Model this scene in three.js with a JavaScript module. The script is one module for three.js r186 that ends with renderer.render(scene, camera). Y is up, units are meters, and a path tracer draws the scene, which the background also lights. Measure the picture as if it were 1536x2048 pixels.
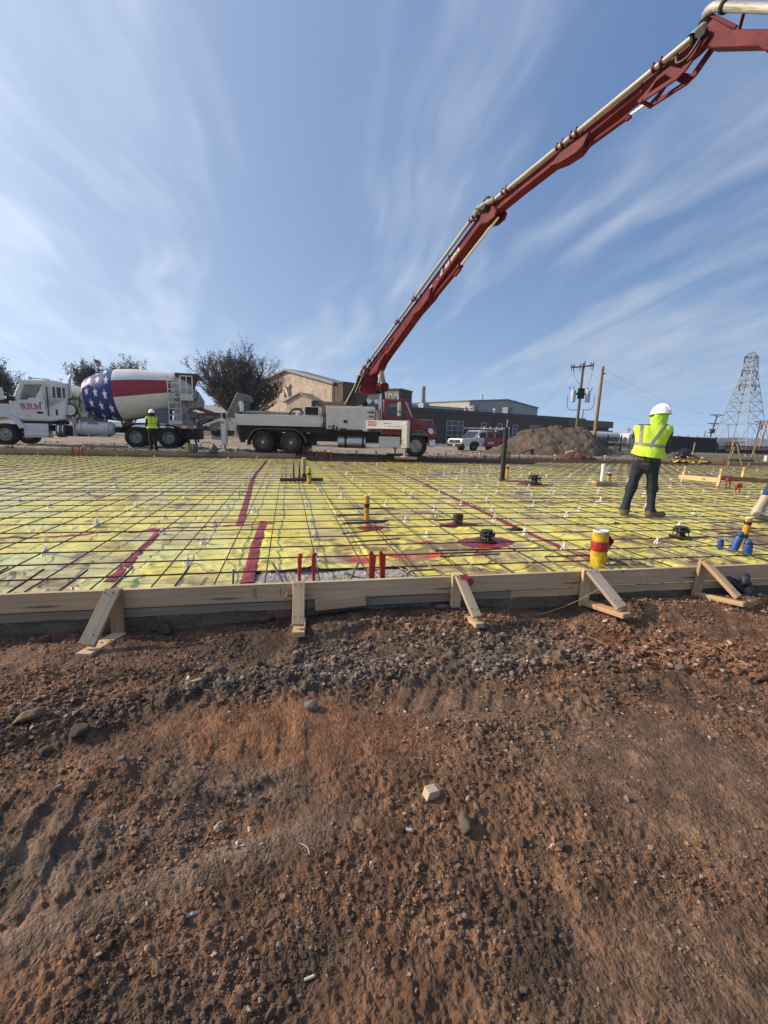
import * as THREE from 'three';
import { RoundedBoxGeometry } from 'three/addons/geometries/RoundedBoxGeometry.js';
import { mergeGeometries, mergeVertices, toCreasedNormals } from 'three/addons/utils/BufferGeometryUtils.js';
import { MarchingCubes } from 'three/addons/objects/MarchingCubes.js';
import { FontLoader } from 'three/addons/loaders/FontLoader.js';
import { TextGeometry } from 'three/addons/geometries/TextGeometry.js';

// ---------------------------------------------------------------- camera, sky, sun, exposure
const scene = new THREE.Scene();
const camera = new THREE.PerspectiveCamera(95.508, 0.75, 0.05, 9000);
camera.position.set(0, 1.28, 0);                       // a phone held by someone standing on the dirt; y = 0 is the sheeting
camera.rotation.set(-0.16619, 0, 0.026, 'YXZ');
const renderer = new THREE.WebGLRenderer({ antialias: true });
renderer.toneMapping = THREE.LinearToneMapping;
renderer.toneMappingExposure = 1.1;
renderer.shadowMap.enabled = true;

const SUN = new THREE.Vector3(-0.87, 0.47, -0.12).normalize();   // low winter sun, left and a little ahead
const sun = new THREE.DirectionalLight(0xffe9cc, 4.9);
sun.position.copy(SUN).multiplyScalar(60);
sun.castShadow = true;
sun.shadow.mapSize.set(4096, 4096);
Object.assign(sun.shadow.camera, { left: -45, right: 45, top: 40, bottom: -40, near: 1, far: 160 });
scene.add(sun, sun.target);

// ---------------------------------------------------------------- noise
let seed = 1;
const rnd = () => { seed = (seed + 0x6D2B79F5) | 0; let t = Math.imul(seed ^ (seed >>> 15), 1 | seed); t = (t + Math.imul(t ^ (t >>> 7), 61 | t)) ^ t; return ((t ^ (t >>> 14)) >>> 0) / 4294967296; };
const rr = (a, b) => a + (b - a) * rnd();
const clamp = (x, a = 0, b = 1) => Math.min(b, Math.max(a, x));
const lerp = (a, b, t) => a + (b - a) * t;
const sstep = (a, b, x) => { const t = clamp((x - a) / (b - a)); return t * t * (3 - 2 * t); };
const PERM = new Uint16Array(1024);
{ seed = 77; for (let i = 0; i < 1024; i++) PERM[i] = Math.floor(rnd() * 512); }
const hsh = (i, j) => PERM[(PERM[i & 511] + (j & 511)) & 1023] / 512;
function vnoise(x, y) {                                  // -1 .. 1
  const i = Math.floor(x), j = Math.floor(y), fx = x - i, fy = y - j, u = fx * fx * (3 - 2 * fx), v = fy * fy * (3 - 2 * fy);
  return 2 * lerp(lerp(hsh(i, j), hsh(i + 1, j), u), lerp(hsh(i, j + 1), hsh(i + 1, j + 1), u), v) - 1;
}
function fbm(x, y, o = 4) { let s = 0, a = 0.5; for (let k = 0; k < o; k++) { s += a * vnoise(x, y); const t = x; x = 1.62 * x + 1.18 * y + 13.7; y = 1.62 * y - 1.18 * t + 5.1; a *= 0.5; } return s; }
function ridge(x, y, o = 3) { let s = 0, a = 0.5; for (let k = 0; k < o; k++) { s += a * (1 - 2 * Math.abs(vnoise(x, y))); const t = x; x = 1.7 * x + 1.1 * y + 3.3; y = 1.7 * y - 1.1 * t + 9.2; a *= 0.5; } return s; }
function lumps(x, y, cover = 0.6) {                      // rounded clods, 0 .. 1
  const i = Math.floor(x), j = Math.floor(y); let best = 0;
  for (let a = -1; a <= 1; a++) for (let b = -1; b <= 1; b++) {
    const h = hsh(i + a, j + b); if (h > cover) continue;
    const dx = x - i - a - hsh(i + a + 91, j + b), dy = y - j - b - hsh(i + a, j + b + 57), r = 0.28 + 0.42 * hsh(i + a + 17, j + b + 33), d = 1 - (dx * dx + dy * dy) / (r * r);
    if (d > 0) best = Math.max(best, Math.sqrt(d) * r * 1.4);
  }
  return best;
}

// ---------------------------------------------------------------- sky: clear winter blue, thin cirrus in long streaks, bright haze round the low sun
{
  const W = 2048, H = 1024, data = new Float32Array(W * H * 4), d = new THREE.Vector3();
  for (let j = 0; j < H; j++) {
    const el = ((j + 0.5) / H - 0.5) * Math.PI;
    for (let i = 0; i < W; i++) {
      const az = ((i + 0.5) / W - 0.5) * 2 * Math.PI;
      d.set(Math.cos(el) * Math.cos(az), Math.sin(el), Math.cos(el) * Math.sin(az));
      const y = Math.max(0, d.y), k = Math.pow(1 - y, 3.2), ang = Math.acos(clamp(d.dot(SUN), -1, 1)) * 57.3;
      let r = lerp(0.036, 0.21, k), g = lerp(0.120, 0.37, k), b = lerp(0.33, 0.61, k);
      const glow = 0.5 * Math.exp(-ang / 20) + 1.22 * Math.exp(-ang / 33), low = 0.17 * Math.exp(-y * 8);
      r += glow * 0.90 + low * 0.9; g += glow * 0.95 + low; b += glow * 0.96 + low;
      if (d.y > 0) {
        const q = 1 / (y + 0.14), px = (0.974 * d.x - 0.225 * d.z) * q, pz = (0.225 * d.x + 0.974 * d.z) * q, wx = 0.55 * fbm(px * 0.8 + 3, pz * 0.5 + 1, 3) + 0.10 * fbm(px * 4, pz * 3, 3), mott = fbm(px * 3.2 + 11, pz * 2.6 + 4 + px, 4);
        const streak = fbm((px + wx) * 3.4 + 7.1, (pz + 0.25 * px) * 0.55 + 2.2, 5), fine = fbm((px + 0.6 * wx) * 11, (pz + 0.5 * px) * 2.0 + 8, 5), broad = fbm(px * 0.8 + 21, pz * 0.5 + 4.4, 3);
        const veil = sstep(-0.45, 0.65, streak + 0.8 * broad + 0.45 * fine + 0.22 * ridge((px + 0.5 * wx) * 5.5 + 2, (pz + 0.4 * px) * 0.9 + 6, 3)) * sstep(0.0, 0.12, y);
        const c = clamp(veil * (0.36 + 0.22 * fine + 0.34 * mott)), lit = 0.50 + 1.0 * glow;
        r = lerp(r, lit * 0.92, c); g = lerp(g, lit * 1.03, c); b = lerp(b, lit * 1.22, c);
      }
      const n = 4 * (j * W + i); data[n] = r; data[n + 1] = g; data[n + 2] = b; data[n + 3] = 1;
    }
  }
  const sky = new THREE.DataTexture(data, W, H, THREE.RGBAFormat, THREE.FloatType);
  sky.mapping = THREE.EquirectangularReflectionMapping; sky.magFilter = sky.minFilter = THREE.LinearFilter; sky.wrapS = THREE.RepeatWrapping; sky.needsUpdate = true;
  scene.background = sky; scene.environment = sky;
}
scene.fog = new THREE.FogExp2(new THREE.Color(0.62, 0.72, 0.86), 0.00035);

// ---------------------------------------------------------------- naming
const taken = {};
const numbered = (n) => { const k = taken[n] = (taken[n] ?? -1) + 1; return k ? `${n}_${String(k).padStart(3, '0')}` : n; };
function tag(o, label, category, group) { o.userData.label = label; o.userData.category = category; if (group) o.userData.group = group; return o; }
function thing(name, label, category, [x, y, z] = [0, 0, 0], turn = 0, group) {
  const o = new THREE.Group(); o.name = numbered(name); o.position.set(x, y, z); o.rotation.y = turn; scene.add(o);
  return tag(o, label, category, group);
}
function single(name, geos, material, label, category, group, at = [0, 0, 0], turn = 0) {   // a thing that is one mesh
  const o = new THREE.Mesh(merge(geos), material); o.name = numbered(name); o.position.set(...at); o.rotation.y = turn; scene.add(o);
  return tag(o, label, category, group);
}
function part(name, geos, material, parent) { const o = new THREE.Mesh(merge(geos), material); o.name = name; parent.add(o); return o; }
function sub(name, parent, [x, y, z] = [0, 0, 0]) { const o = new THREE.Group(); o.name = name; o.position.set(x, y, z); parent.add(o); return o; }
function struct(name, geos, material) { const o = new THREE.Mesh(merge(geos), material); o.name = name; o.userData.kind = 'structure'; scene.add(o); return o; }
function copyOf(root, [x, y, z], turn, label) { const r = root.clone(); r.name = numbered(root.name.replace(/_\d{3}$/, '')); r.position.set(x, y, z); r.rotation.y = turn; if (label) { r.userData = { ...root.userData, label }; } scene.add(r); return r; }

// ---------------------------------------------------------------- geometry
function merge(g) {
  if (!Array.isArray(g)) return g; if (g.length === 1) return g[0];
  const anyColor = g.some((q) => q.attributes.color);
  return mergeGeometries(g.map((q) => {
    let n = q.index ? q.toNonIndexed() : q.clone(); for (const k of Object.keys(n.attributes)) if (!['position', 'normal', 'uv', 'color'].includes(k)) n.deleteAttribute(k);
    if (!n.attributes.uv) n.setAttribute('uv', new THREE.BufferAttribute(new Float32Array(n.attributes.position.count * 2), 2));
    if (!n.attributes.normal) n.computeVertexNormals();
    if (anyColor && !n.attributes.color) n.setAttribute('color', new THREE.BufferAttribute(new Float32Array(n.attributes.position.count * 3).fill(1), 3));
    n.morphAttributes = {}; n.groups = []; return n;
  }));
}
const V3 = (a) => (a.isVector3 ? a : new THREE.Vector3(...a));
function place(g, p = [0, 0, 0], r = [0, 0, 0]) { if (r[0] || r[1] || r[2]) g.applyMatrix4(new THREE.Matrix4().makeRotationFromEuler(new THREE.Euler(...r, 'YXZ'))); g.translate(...p); return g; }
function box(w, h, d, p, r, b = 0.012) { b = Math.min(b, 0.3 * Math.min(w, h, d)); return place(b > 0.0005 ? new RoundedBoxGeometry(w, h, d, 1, b) : new THREE.BoxGeometry(w, h, d), p, r); }
function span(x0, x1, y0, y1, z0, z1, b) { return box(Math.abs(x1 - x0), Math.abs(y1 - y0), Math.abs(z1 - z0), [(x0 + x1) / 2, (y0 + y1) / 2, (z0 + z1) / 2], undefined, b); }
function rod(a, b, r, seg = 8, r2 = r) {
  a = V3(a); b = V3(b); const d = b.clone().sub(a), L = d.length(), g = new THREE.CylinderGeometry(r2, r, L, seg);
  g.applyQuaternion(new THREE.Quaternion().setFromUnitVectors(new THREE.Vector3(0, 1, 0), d.normalize())); const m = a.clone().add(b).multiplyScalar(0.5); return g.translate(m.x, m.y, m.z);
}
function beam(a, b, w, h, up = [0, 1, 0], bev = 0.008) {   // a board or box section from a to b; h along up
  a = V3(a); b = V3(b); const x = b.clone().sub(a), L = x.length(); x.normalize(); const z = x.clone().cross(V3(up)).normalize(), y = z.clone().cross(x), m = a.clone().add(b).multiplyScalar(0.5);
  const g = box(L, h, w, [0, 0, 0], undefined, bev); const uv = g.attributes.uv, ps = g.attributes.position, nm = g.attributes.normal;
  for (let i = 0; i < ps.count; i++) { const ny = Math.abs(nm.getY(i)) > 0.6, nx = Math.abs(nm.getX(i)) > 0.8; uv.setXY(i, nx ? ps.getZ(i) + 0.5 : ps.getX(i), nx ? ps.getY(i) : ny ? ps.getZ(i) : ps.getY(i) + 0.31); }
  return g.applyMatrix4(new THREE.Matrix4().makeBasis(x, y, z).setPosition(m));
}
function tube(pts, r, seg = 24, rad = 6, closed = false) { return new THREE.TubeGeometry(new THREE.CatmullRomCurve3(pts.map(V3), closed, 'centripetal'), seg, r, rad, closed); }
const lathe = (pts, seg = 24) => new THREE.LatheGeometry(pts.map(([x, y]) => new THREE.Vector2(x, y)), seg);
function prism(pts, z0, z1, bev = 0.01, holes = []) {      // outline in the x-y plane pushed from z0 to z1
  const s = new THREE.Shape(pts.map(([x, y]) => new THREE.Vector2(x, y))); for (const h of holes) s.holes.push(new THREE.Path(h.map(([x, y]) => new THREE.Vector2(x, y))));
  const d = Math.abs(z1 - z0), b = Math.min(bev, d * 0.3); const g = new THREE.ExtrudeGeometry(s, { depth: d - 2 * b, bevelEnabled: b > 0, bevelSize: b, bevelThickness: b, bevelOffset: -b, bevelSegments: 1, curveSegments: 6 });
  return g.translate(0, 0, Math.min(z0, z1) + b);
}
function sheet(nu, nv, f, col, uvScale = 1) {              // f(i/nu, j/nv) -> [x, y, z]; a smooth indexed grid facing up
  const P = new Float32Array((nu + 1) * (nv + 1) * 3), T = new Float32Array((nu + 1) * (nv + 1) * 2), C = col ? new Float32Array((nu + 1) * (nv + 1) * 3) : null, I = [];
  for (let j = 0; j <= nv; j++) for (let i = 0; i <= nu; i++) {
    const n = j * (nu + 1) + i, p = f(i / nu, j / nv); P.set(p, 3 * n); T[2 * n] = p[0] * uvScale; T[2 * n + 1] = p[2] * uvScale; if (C) C.set(col(p, i / nu, j / nv), 3 * n);
    if (i < nu && j < nv) I.push(n, n + 1, n + nu + 1, n + 1, n + nu + 2, n + nu + 1);
  }
  const g = new THREE.BufferGeometry(); g.setAttribute('position', new THREE.BufferAttribute(P, 3)); g.setAttribute('uv', new THREE.BufferAttribute(T, 2)); if (C) g.setAttribute('color', new THREE.BufferAttribute(C, 3));
  g.setIndex(I); g.computeVertexNormals(); return g;
}

// ---------------------------------------------------------------- materials
function pixels(n, f, srgb = true, wrap = true) {          // f(u, v) -> [r, g, b] 0..1
  const a = new Uint8Array(n * n * 4); for (let j = 0; j < n; j++) for (let i = 0; i < n; i++) { const c = f(i / n, j / n), k = 4 * (j * n + i); a[k] = 255 * clamp(c[0]); a[k + 1] = 255 * clamp(c[1]); a[k + 2] = 255 * clamp(c[2]); a[k + 3] = 255; }
  const t = new THREE.DataTexture(a, n, n); t.magFilter = THREE.LinearFilter; t.minFilter = THREE.LinearMipmapLinearFilter; t.generateMipmaps = true; if (wrap) t.wrapS = t.wrapT = THREE.RepeatWrapping; if (srgb) t.colorSpace = THREE.SRGBColorSpace; t.needsUpdate = true; return t;
}
// tileable noise: blend four shifted copies across the tile
function tile(f) { return (u, v) => { const a = f(u, v), b = f(u - 1, v), c = f(u, v - 1), d = f(u - 1, v - 1), s = u * u * (3 - 2 * u), t = v * v * (3 - 2 * v); return lerp(lerp(a, b, s), lerp(c, d, s), t); }; }
const tileN = (fx, fy, o) => tile((u, v) => fbm(u * fx + 40, v * fy + 40, o));
const grainA = tileN(24, 24, 5), grainB = tileN(6, 6, 4);
const T_GRAIN = pixels(512, (u, v) => { const a = 0.5 + 0.75 * grainA(u, v); return [a, a, a]; }, false);
const T_GRIME = pixels(512, (u, v) => { const a = 0.86 + 0.22 * grainA(u, v) + 0.28 * grainB(u, v); return [a, a * 0.985, a * 0.96]; });
const T_FAINT = pixels(512, (u, v) => { const a = 0.95 + 0.06 * grainA(u, v) + 0.07 * grainB(u, v); return [a, a * 0.99, a * 0.98]; });
const rep = (t, x, y = x) => { const c = t.clone(); c.repeat.set(x, y); c.needsUpdate = true; return c; };
function std(r, g, b, rough = 0.7, metal = 0, extra = {}) { const m = new THREE.MeshPhysicalMaterial({ roughness: rough, metalness: metal, ...extra }); m.color.setRGB(r, g, b); return m; }
const GR = (k = 1) => ({ map: rep(T_GRIME, k), roughnessMap: undefined });
const woodTex = (() => { const n = tileN(3, 26, 4), n2 = tileN(2, 90, 3), w = tileN(1, 3, 2); return pixels(512, (u, v) => {
  const a = 0.5 + 0.5 * Math.sin(60 * (v + 0.05 * w(u, v)) + 5 * n(u, v)); let k = 0.9 + 0.12 * n2(u, v) - 0.045 * a + 0.16 * w(u, v) + 0.05 * n(u, v);
  for (const [x, y] of [[0.2, 0.3], [0.71, 0.62], [0.47, 0.86]]) { const d = Math.hypot((u - x) * 9, (v - y) * 26); if (d < 1) k *= 0.62 + 0.38 * d * d; }
  return [k, k * 0.97, k * 0.92]; }); })();
const M = {
  soil: std(1, 1, 1, 0.96, 0, { vertexColors: true, map: (() => { const t = rep(T_GRIME, 2.3); return t; })(), bumpMap: rep(T_GRAIN, 5.3), bumpScale: 0.009 }),
  land: std(1, 1, 1, 0.95, 0, { vertexColors: true, bumpMap: rep(T_GRAIN, 0.6), bumpScale: 0.03 }),
  stone: std(1, 1, 1, 0.92, 0, { bumpMap: rep(T_GRAIN, 1.5), bumpScale: 0.002 }),
  sheeting: std(1, 1, 1, 0.36, 0, { vertexColors: true, specularIntensity: 0.8, bumpMap: rep(T_GRAIN, 1.7), bumpScale: 0.0015 }),
  tape: std(0.38, 0.035, 0.05, 0.4, 0, { map: rep(T_GRIME, 2) }),
  redTape: std(0.5, 0.03, 0.03, 0.4, 0, { map: rep(T_GRIME, 3) }),
  rebar: std(0.055, 0.040, 0.032, 0.75, 0.2),
  rebarGrey: std(0.17, 0.16, 0.15, 0.5, 0.5),
  whitePlastic: std(0.86, 0.86, 0.84, 0.5),
  lumber: std(0.60, 0.45, 0.29, 0.8, 0, { map: woodTex, bumpMap: rep(woodTex, 1), bumpScale: 0.001 }),
  lumberNew: std(0.78, 0.56, 0.31, 0.8, 0, { map: woodTex }),
  lumberGrey: std(0.50, 0.43, 0.35, 0.85, 0, { map: woodTex, bumpMap: rep(woodTex, 1), bumpScale: 0.001 }),
  concrete: std(0.30, 0.265, 0.22, 0.95, 0, { map: rep(T_GRIME, 1), bumpMap: rep(T_GRAIN, 2.2), bumpScale: 0.006 }),
  yellow: std(0.72, 0.54, 0.02, 0.5, 0, { map: rep(T_GRIME, 2) }),
  yellowOrange: std(0.72, 0.38, 0.02, 0.5, 0, { map: rep(T_GRIME, 2) }),
  black: std(0.012, 0.012, 0.013, 0.45),
  blackMatt: std(0.02, 0.02, 0.02, 0.8),
  rubber: std(0.022, 0.021, 0.020, 0.85, 0, { map: rep(T_GRIME, 1) }),
  blue: std(0.015, 0.10, 0.42, 0.5, 0, { map: rep(T_GRIME, 2) }),
  pvc: std(0.76, 0.78, 0.80, 0.35),
  rust: std(0.10, 0.055, 0.035, 0.8, 0.1, { map: rep(T_GRIME, 2) }),
  paintWhite: std(0.62, 0.62, 0.61, 0.42, 0, { map: rep(T_FAINT, 0.9), clearcoat: 0.3, clearcoatRoughness: 0.3 }),
  paintWhiteDirty: std(0.56, 0.56, 0.54, 0.55, 0, { map: rep(T_GRIME, 1.3) }),
  cabWhite: std(0.70, 0.70, 0.69, 0.3, 0, { clearcoat: 0.5, clearcoatRoughness: 0.15, map: rep(T_FAINT, 0.5) }),
  paintRed: std(0.19, 0.014, 0.018, 0.4, 0, { clearcoat: 0.4, clearcoatRoughness: 0.25, map: rep(T_FAINT, 0.5) }),
  boomRed: std(0.165, 0.012, 0.022, 0.62, 0, { specularIntensity: 0.4, map: rep(T_GRIME, 0.6) }),
  chrome: std(0.62, 0.62, 0.63, 0.18, 1),
  alu: std(0.55, 0.55, 0.56, 0.35, 0.9),
  steelGrey: std(0.2, 0.2, 0.2, 0.6, 0.3, { map: rep(T_GRIME, 1) }),
  frame: std(0.025, 0.024, 0.023, 0.8, 0, { map: rep(T_GRIME, 1) }),
  rim: std(0.5, 0.5, 0.49, 0.45, 0.3, { map: rep(T_GRIME, 2) }),
  rimDark: std(0.2, 0.2, 0.2, 0.55, 0.4, { map: rep(T_GRIME, 2) }),
  glass: new THREE.MeshPhysicalMaterial({ color: 0xe6efec, roughness: 0.05, transmission: 1, thickness: 0, ior: 1.5, side: THREE.DoubleSide }),
  glassDark: std(0.025, 0.03, 0.035, 0.08, 0, { specularIntensity: 1 }),
  lens: std(0.7, 0.72, 0.75, 0.12, 0, { clearcoat: 1 }),
  redLens: std(0.5, 0.02, 0.02, 0.3),
  mastic: std(0.45, 0.43, 0.40, 0.7, 0, { map: rep(T_GRIME, 2) }),
};

// ---------------------------------------------------------------- lettering
const FONT = { b: await new FontLoader().loadAsync('fonts/droid/droid_sans_bold.typeface.json'), s: await new FontLoader().loadAsync('fonts/droid/droid_serif_bold.typeface.json') };
function letters(text, size, font, depth = 0.006, slant = 0) {   // flat letters in x-y, centred on the origin
  const g = new TextGeometry(text, { font: FONT[font], size, depth, curveSegments: 4, bevelEnabled: false }); g.computeBoundingBox(); const b = g.boundingBox; g.translate(-(b.min.x + b.max.x) / 2, -(b.min.y + b.max.y) / 2, 0);
  if (slant) g.applyMatrix4(new THREE.Matrix4().set(1, slant, 0, 0, 0, 1, 0, 0, 0, 0, 1, 0, 0, 0, 0, 1)); return g;
}


// ---------------------------------------------------------------- the slab's own axes: u along the near form board, v away from the camera
const AL = 0.207, CA = Math.cos(AL), SA = Math.sin(AL);
const W2 = (u, v) => [u * CA - v * SA, -u * SA - v * CA];                 // -> x, z
const S3 = (u, y, v) => { const [x, z] = W2(u, v); return [x, y, z]; };
const toUV = (x, z) => [x * CA - z * SA, -x * SA - z * CA];

// ---------------------------------------------------------------- land: far plain, built road behind the slab, dirt in front of it
const HEIGHTS = [[-60, 0.5, -22], [-30, 0.33, -24], [-18, 0.28, -22.8], [-12, 0.28, -24], [-6, 0.24, -22.7], [1.4, 0.22, -22.2], [6.4, 0.22, -28], [8.65, -0.08, -43], [14.6, 0.38, -32], [20.6, 0.05, -46], [30, 0.0, -50], [36, -0.1, -52],
  [45, -0.35, -60], [45, -0.2, -72], [61, -0.2, -90], [17.5, 0.12, -28], [19.6, 0.12, -26], [30, 0.1, -30], [50, 0.0, -40], [10, -0.1, -84], [55, 0.2, -112], [30, 0.0, -95], [-10, 0.25, -58], [-40, 0.3, -55], [112, -0.5, -150], [-60, 0, -150], [30, 0, -170], [200, -1, -300], [-200, 0, -300], [0, -0.4, 3], [12, -0.3, -4], [-12, -0.3, -3], [0, -0.4, 20], [-60, -0.4, 10], [60, -0.4, 10]];
function landY(x, z) {
  let s = 0, w = 0; for (const [a, b, c] of HEIGHTS) { const d = (a - x) ** 2 + (c - z) ** 2, q = 1 / (d * Math.sqrt(d) + 0.5); s += q * b; w += q; }
  return s / w + 0.03 * fbm(x * 0.25, z * 0.25, 3) * sstep(20, 40, Math.abs(z));
}
const GRASS = (x, z) => sstep(-1.5, 1.5, (x - 16.5) * 0.95 + (z + 27) * -0.1 + 1.6 * fbm(x * 0.4, z * 0.4, 3)) * sstep(-25.5, -27, z + 0.1 * (x - 20) * -1 + 0.7 * fbm(x * 0.7, z * 0.7, 2)) * sstep(-80, -52, z);
function landColor(x, z) {
  const n = fbm(x * 0.5, z * 0.5, 5), f = fbm(x * 2.2, z * 1.4, 4), g = GRASS(x, z), far = sstep(55, 140, Math.hypot(x, z));
  let c = [0.27 + 0.08 * n + 0.06 * f, 0.22 + 0.065 * n + 0.05 * f, 0.165 + 0.05 * n + 0.045 * f];
  const red = sstep(0.0, 0.35, fbm(x * 0.18 + 9, z * 0.3, 3) + 0.25 * sstep(2, 12, x) - 0.15) * sstep(-48, -26, z) ; c = c.map((q, k) => lerp(q, [0.17, 0.088, 0.05][k] * (1 + 0.5 * f), 0.8 * red));
  c = c.map((q, k) => lerp(q, [0.085, 0.105, 0.05][k] * (1 + 0.45 * f + 0.3 * n), g));
  return c.map((q, k) => lerp(q, [0.095, 0.085, 0.055][k] * (1 + 0.5 * n), far));
}
const power = (t, reach, p) => { const s = 2 * t - 1; return Math.sign(s) * reach * Math.pow(Math.abs(s), p); };
const covered = (x, z) => { const [u, v] = toUV(x, z); const nearDirt = (x > -5.4 && x < 6.4 && z > -7 && z < 0.3) ? 1 : 0; const slab = sstep(2.2, 3.4, v) * (1 - sstep(23.2, 24.4, v)); const back = (x > -37 && x < 41 && z < -17 && z > -61) ? 1 : 0; return Math.max(nearDirt * 0.5, slab * 0.55 * (u > -26 && u < 44 ? 1 : 0), back * 0.35); };
struct('ground', sheet(300, 300, (a, b) => { const x = power(a, 3000, 3.4), z = -25 + power(b, 3000, 3.4); return [x, landY(x, z) - covered(x, z) - (Math.hypot(x, z) > 400 ? 0.002 * Math.max(0, Math.hypot(x, z) - 400) : 0), z]; }, ([x, , z]) => landColor(x, z)), M.land);
// far low hills in the haze
{
  const g = sheet(300, 10, (a, b) => { const th = lerp(-1.9, 1.9, a), R = 1500 + 700 * b, h = (17 + 10 * fbm(a * 40, 1.5, 4) + 6 * fbm(a * 260, 3, 2)) * Math.sin(Math.PI * Math.min(0.98, b * 0.98 + 0.01)); return [R * Math.sin(th), -6 + h + (b > 0 && b < 1 ? 5 : -10), -R * Math.cos(th)]; }, (p, a, b) => { const n = fbm(a * 300, b * 8, 3); return [0.05 + 0.02 * n, 0.055 + 0.02 * n, 0.04 + 0.012 * n]; });
  struct('hills', g, std(1, 1, 1, 1, 0, { vertexColors: true }));
}
// packed earth the trucks stand on, beyond the slab
function roadY(x, z) {
  const [u, v] = toUV(x, z), edge = sstep(23.05, 23.75, v), n = fbm(x * 1.3, z * 1.3, 4), rut = 0.035 * ridge(u * 0.12 + 3, v * 0.9, 3);
  const cut = u > 4 && u < 12 ? 0 : 0;
  return lerp(-0.42, landY(x, z), edge) + edge * (0.03 * n + rut + 0.05 * sstep(0.1, 0.5, fbm(x * 0.5 + 4, z * 0.6, 3)) * Math.abs(n) * 2);
}
{
  const fade = (a, b) => Math.min(a, 1 - a, 1 - b) < 0.012 ? 0.4 : 0;
  struct('construction_dirt', sheet(560, 260, (a, b) => { const v = 22.95 + 38 * Math.pow(b, 1.6), u = lerp(-17 - 14 * b, 33 + 14 * b, a), [x, z] = W2(u, v); return [x, roadY(x, z) - fade(a, b), z]; }, ([x, , z]) => {
    const [u, v] = toUV(x, z), bank = 1 - sstep(23.2, 24.2, v), c = landColor(x, z), k = 1 + 0.55 * fbm(x * 6, z * 6, 2); return c.map((q, i) => lerp(q, [0.12, 0.07, 0.045][i], 0.8 * bank) * k);
  }), M.land);
}
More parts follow.
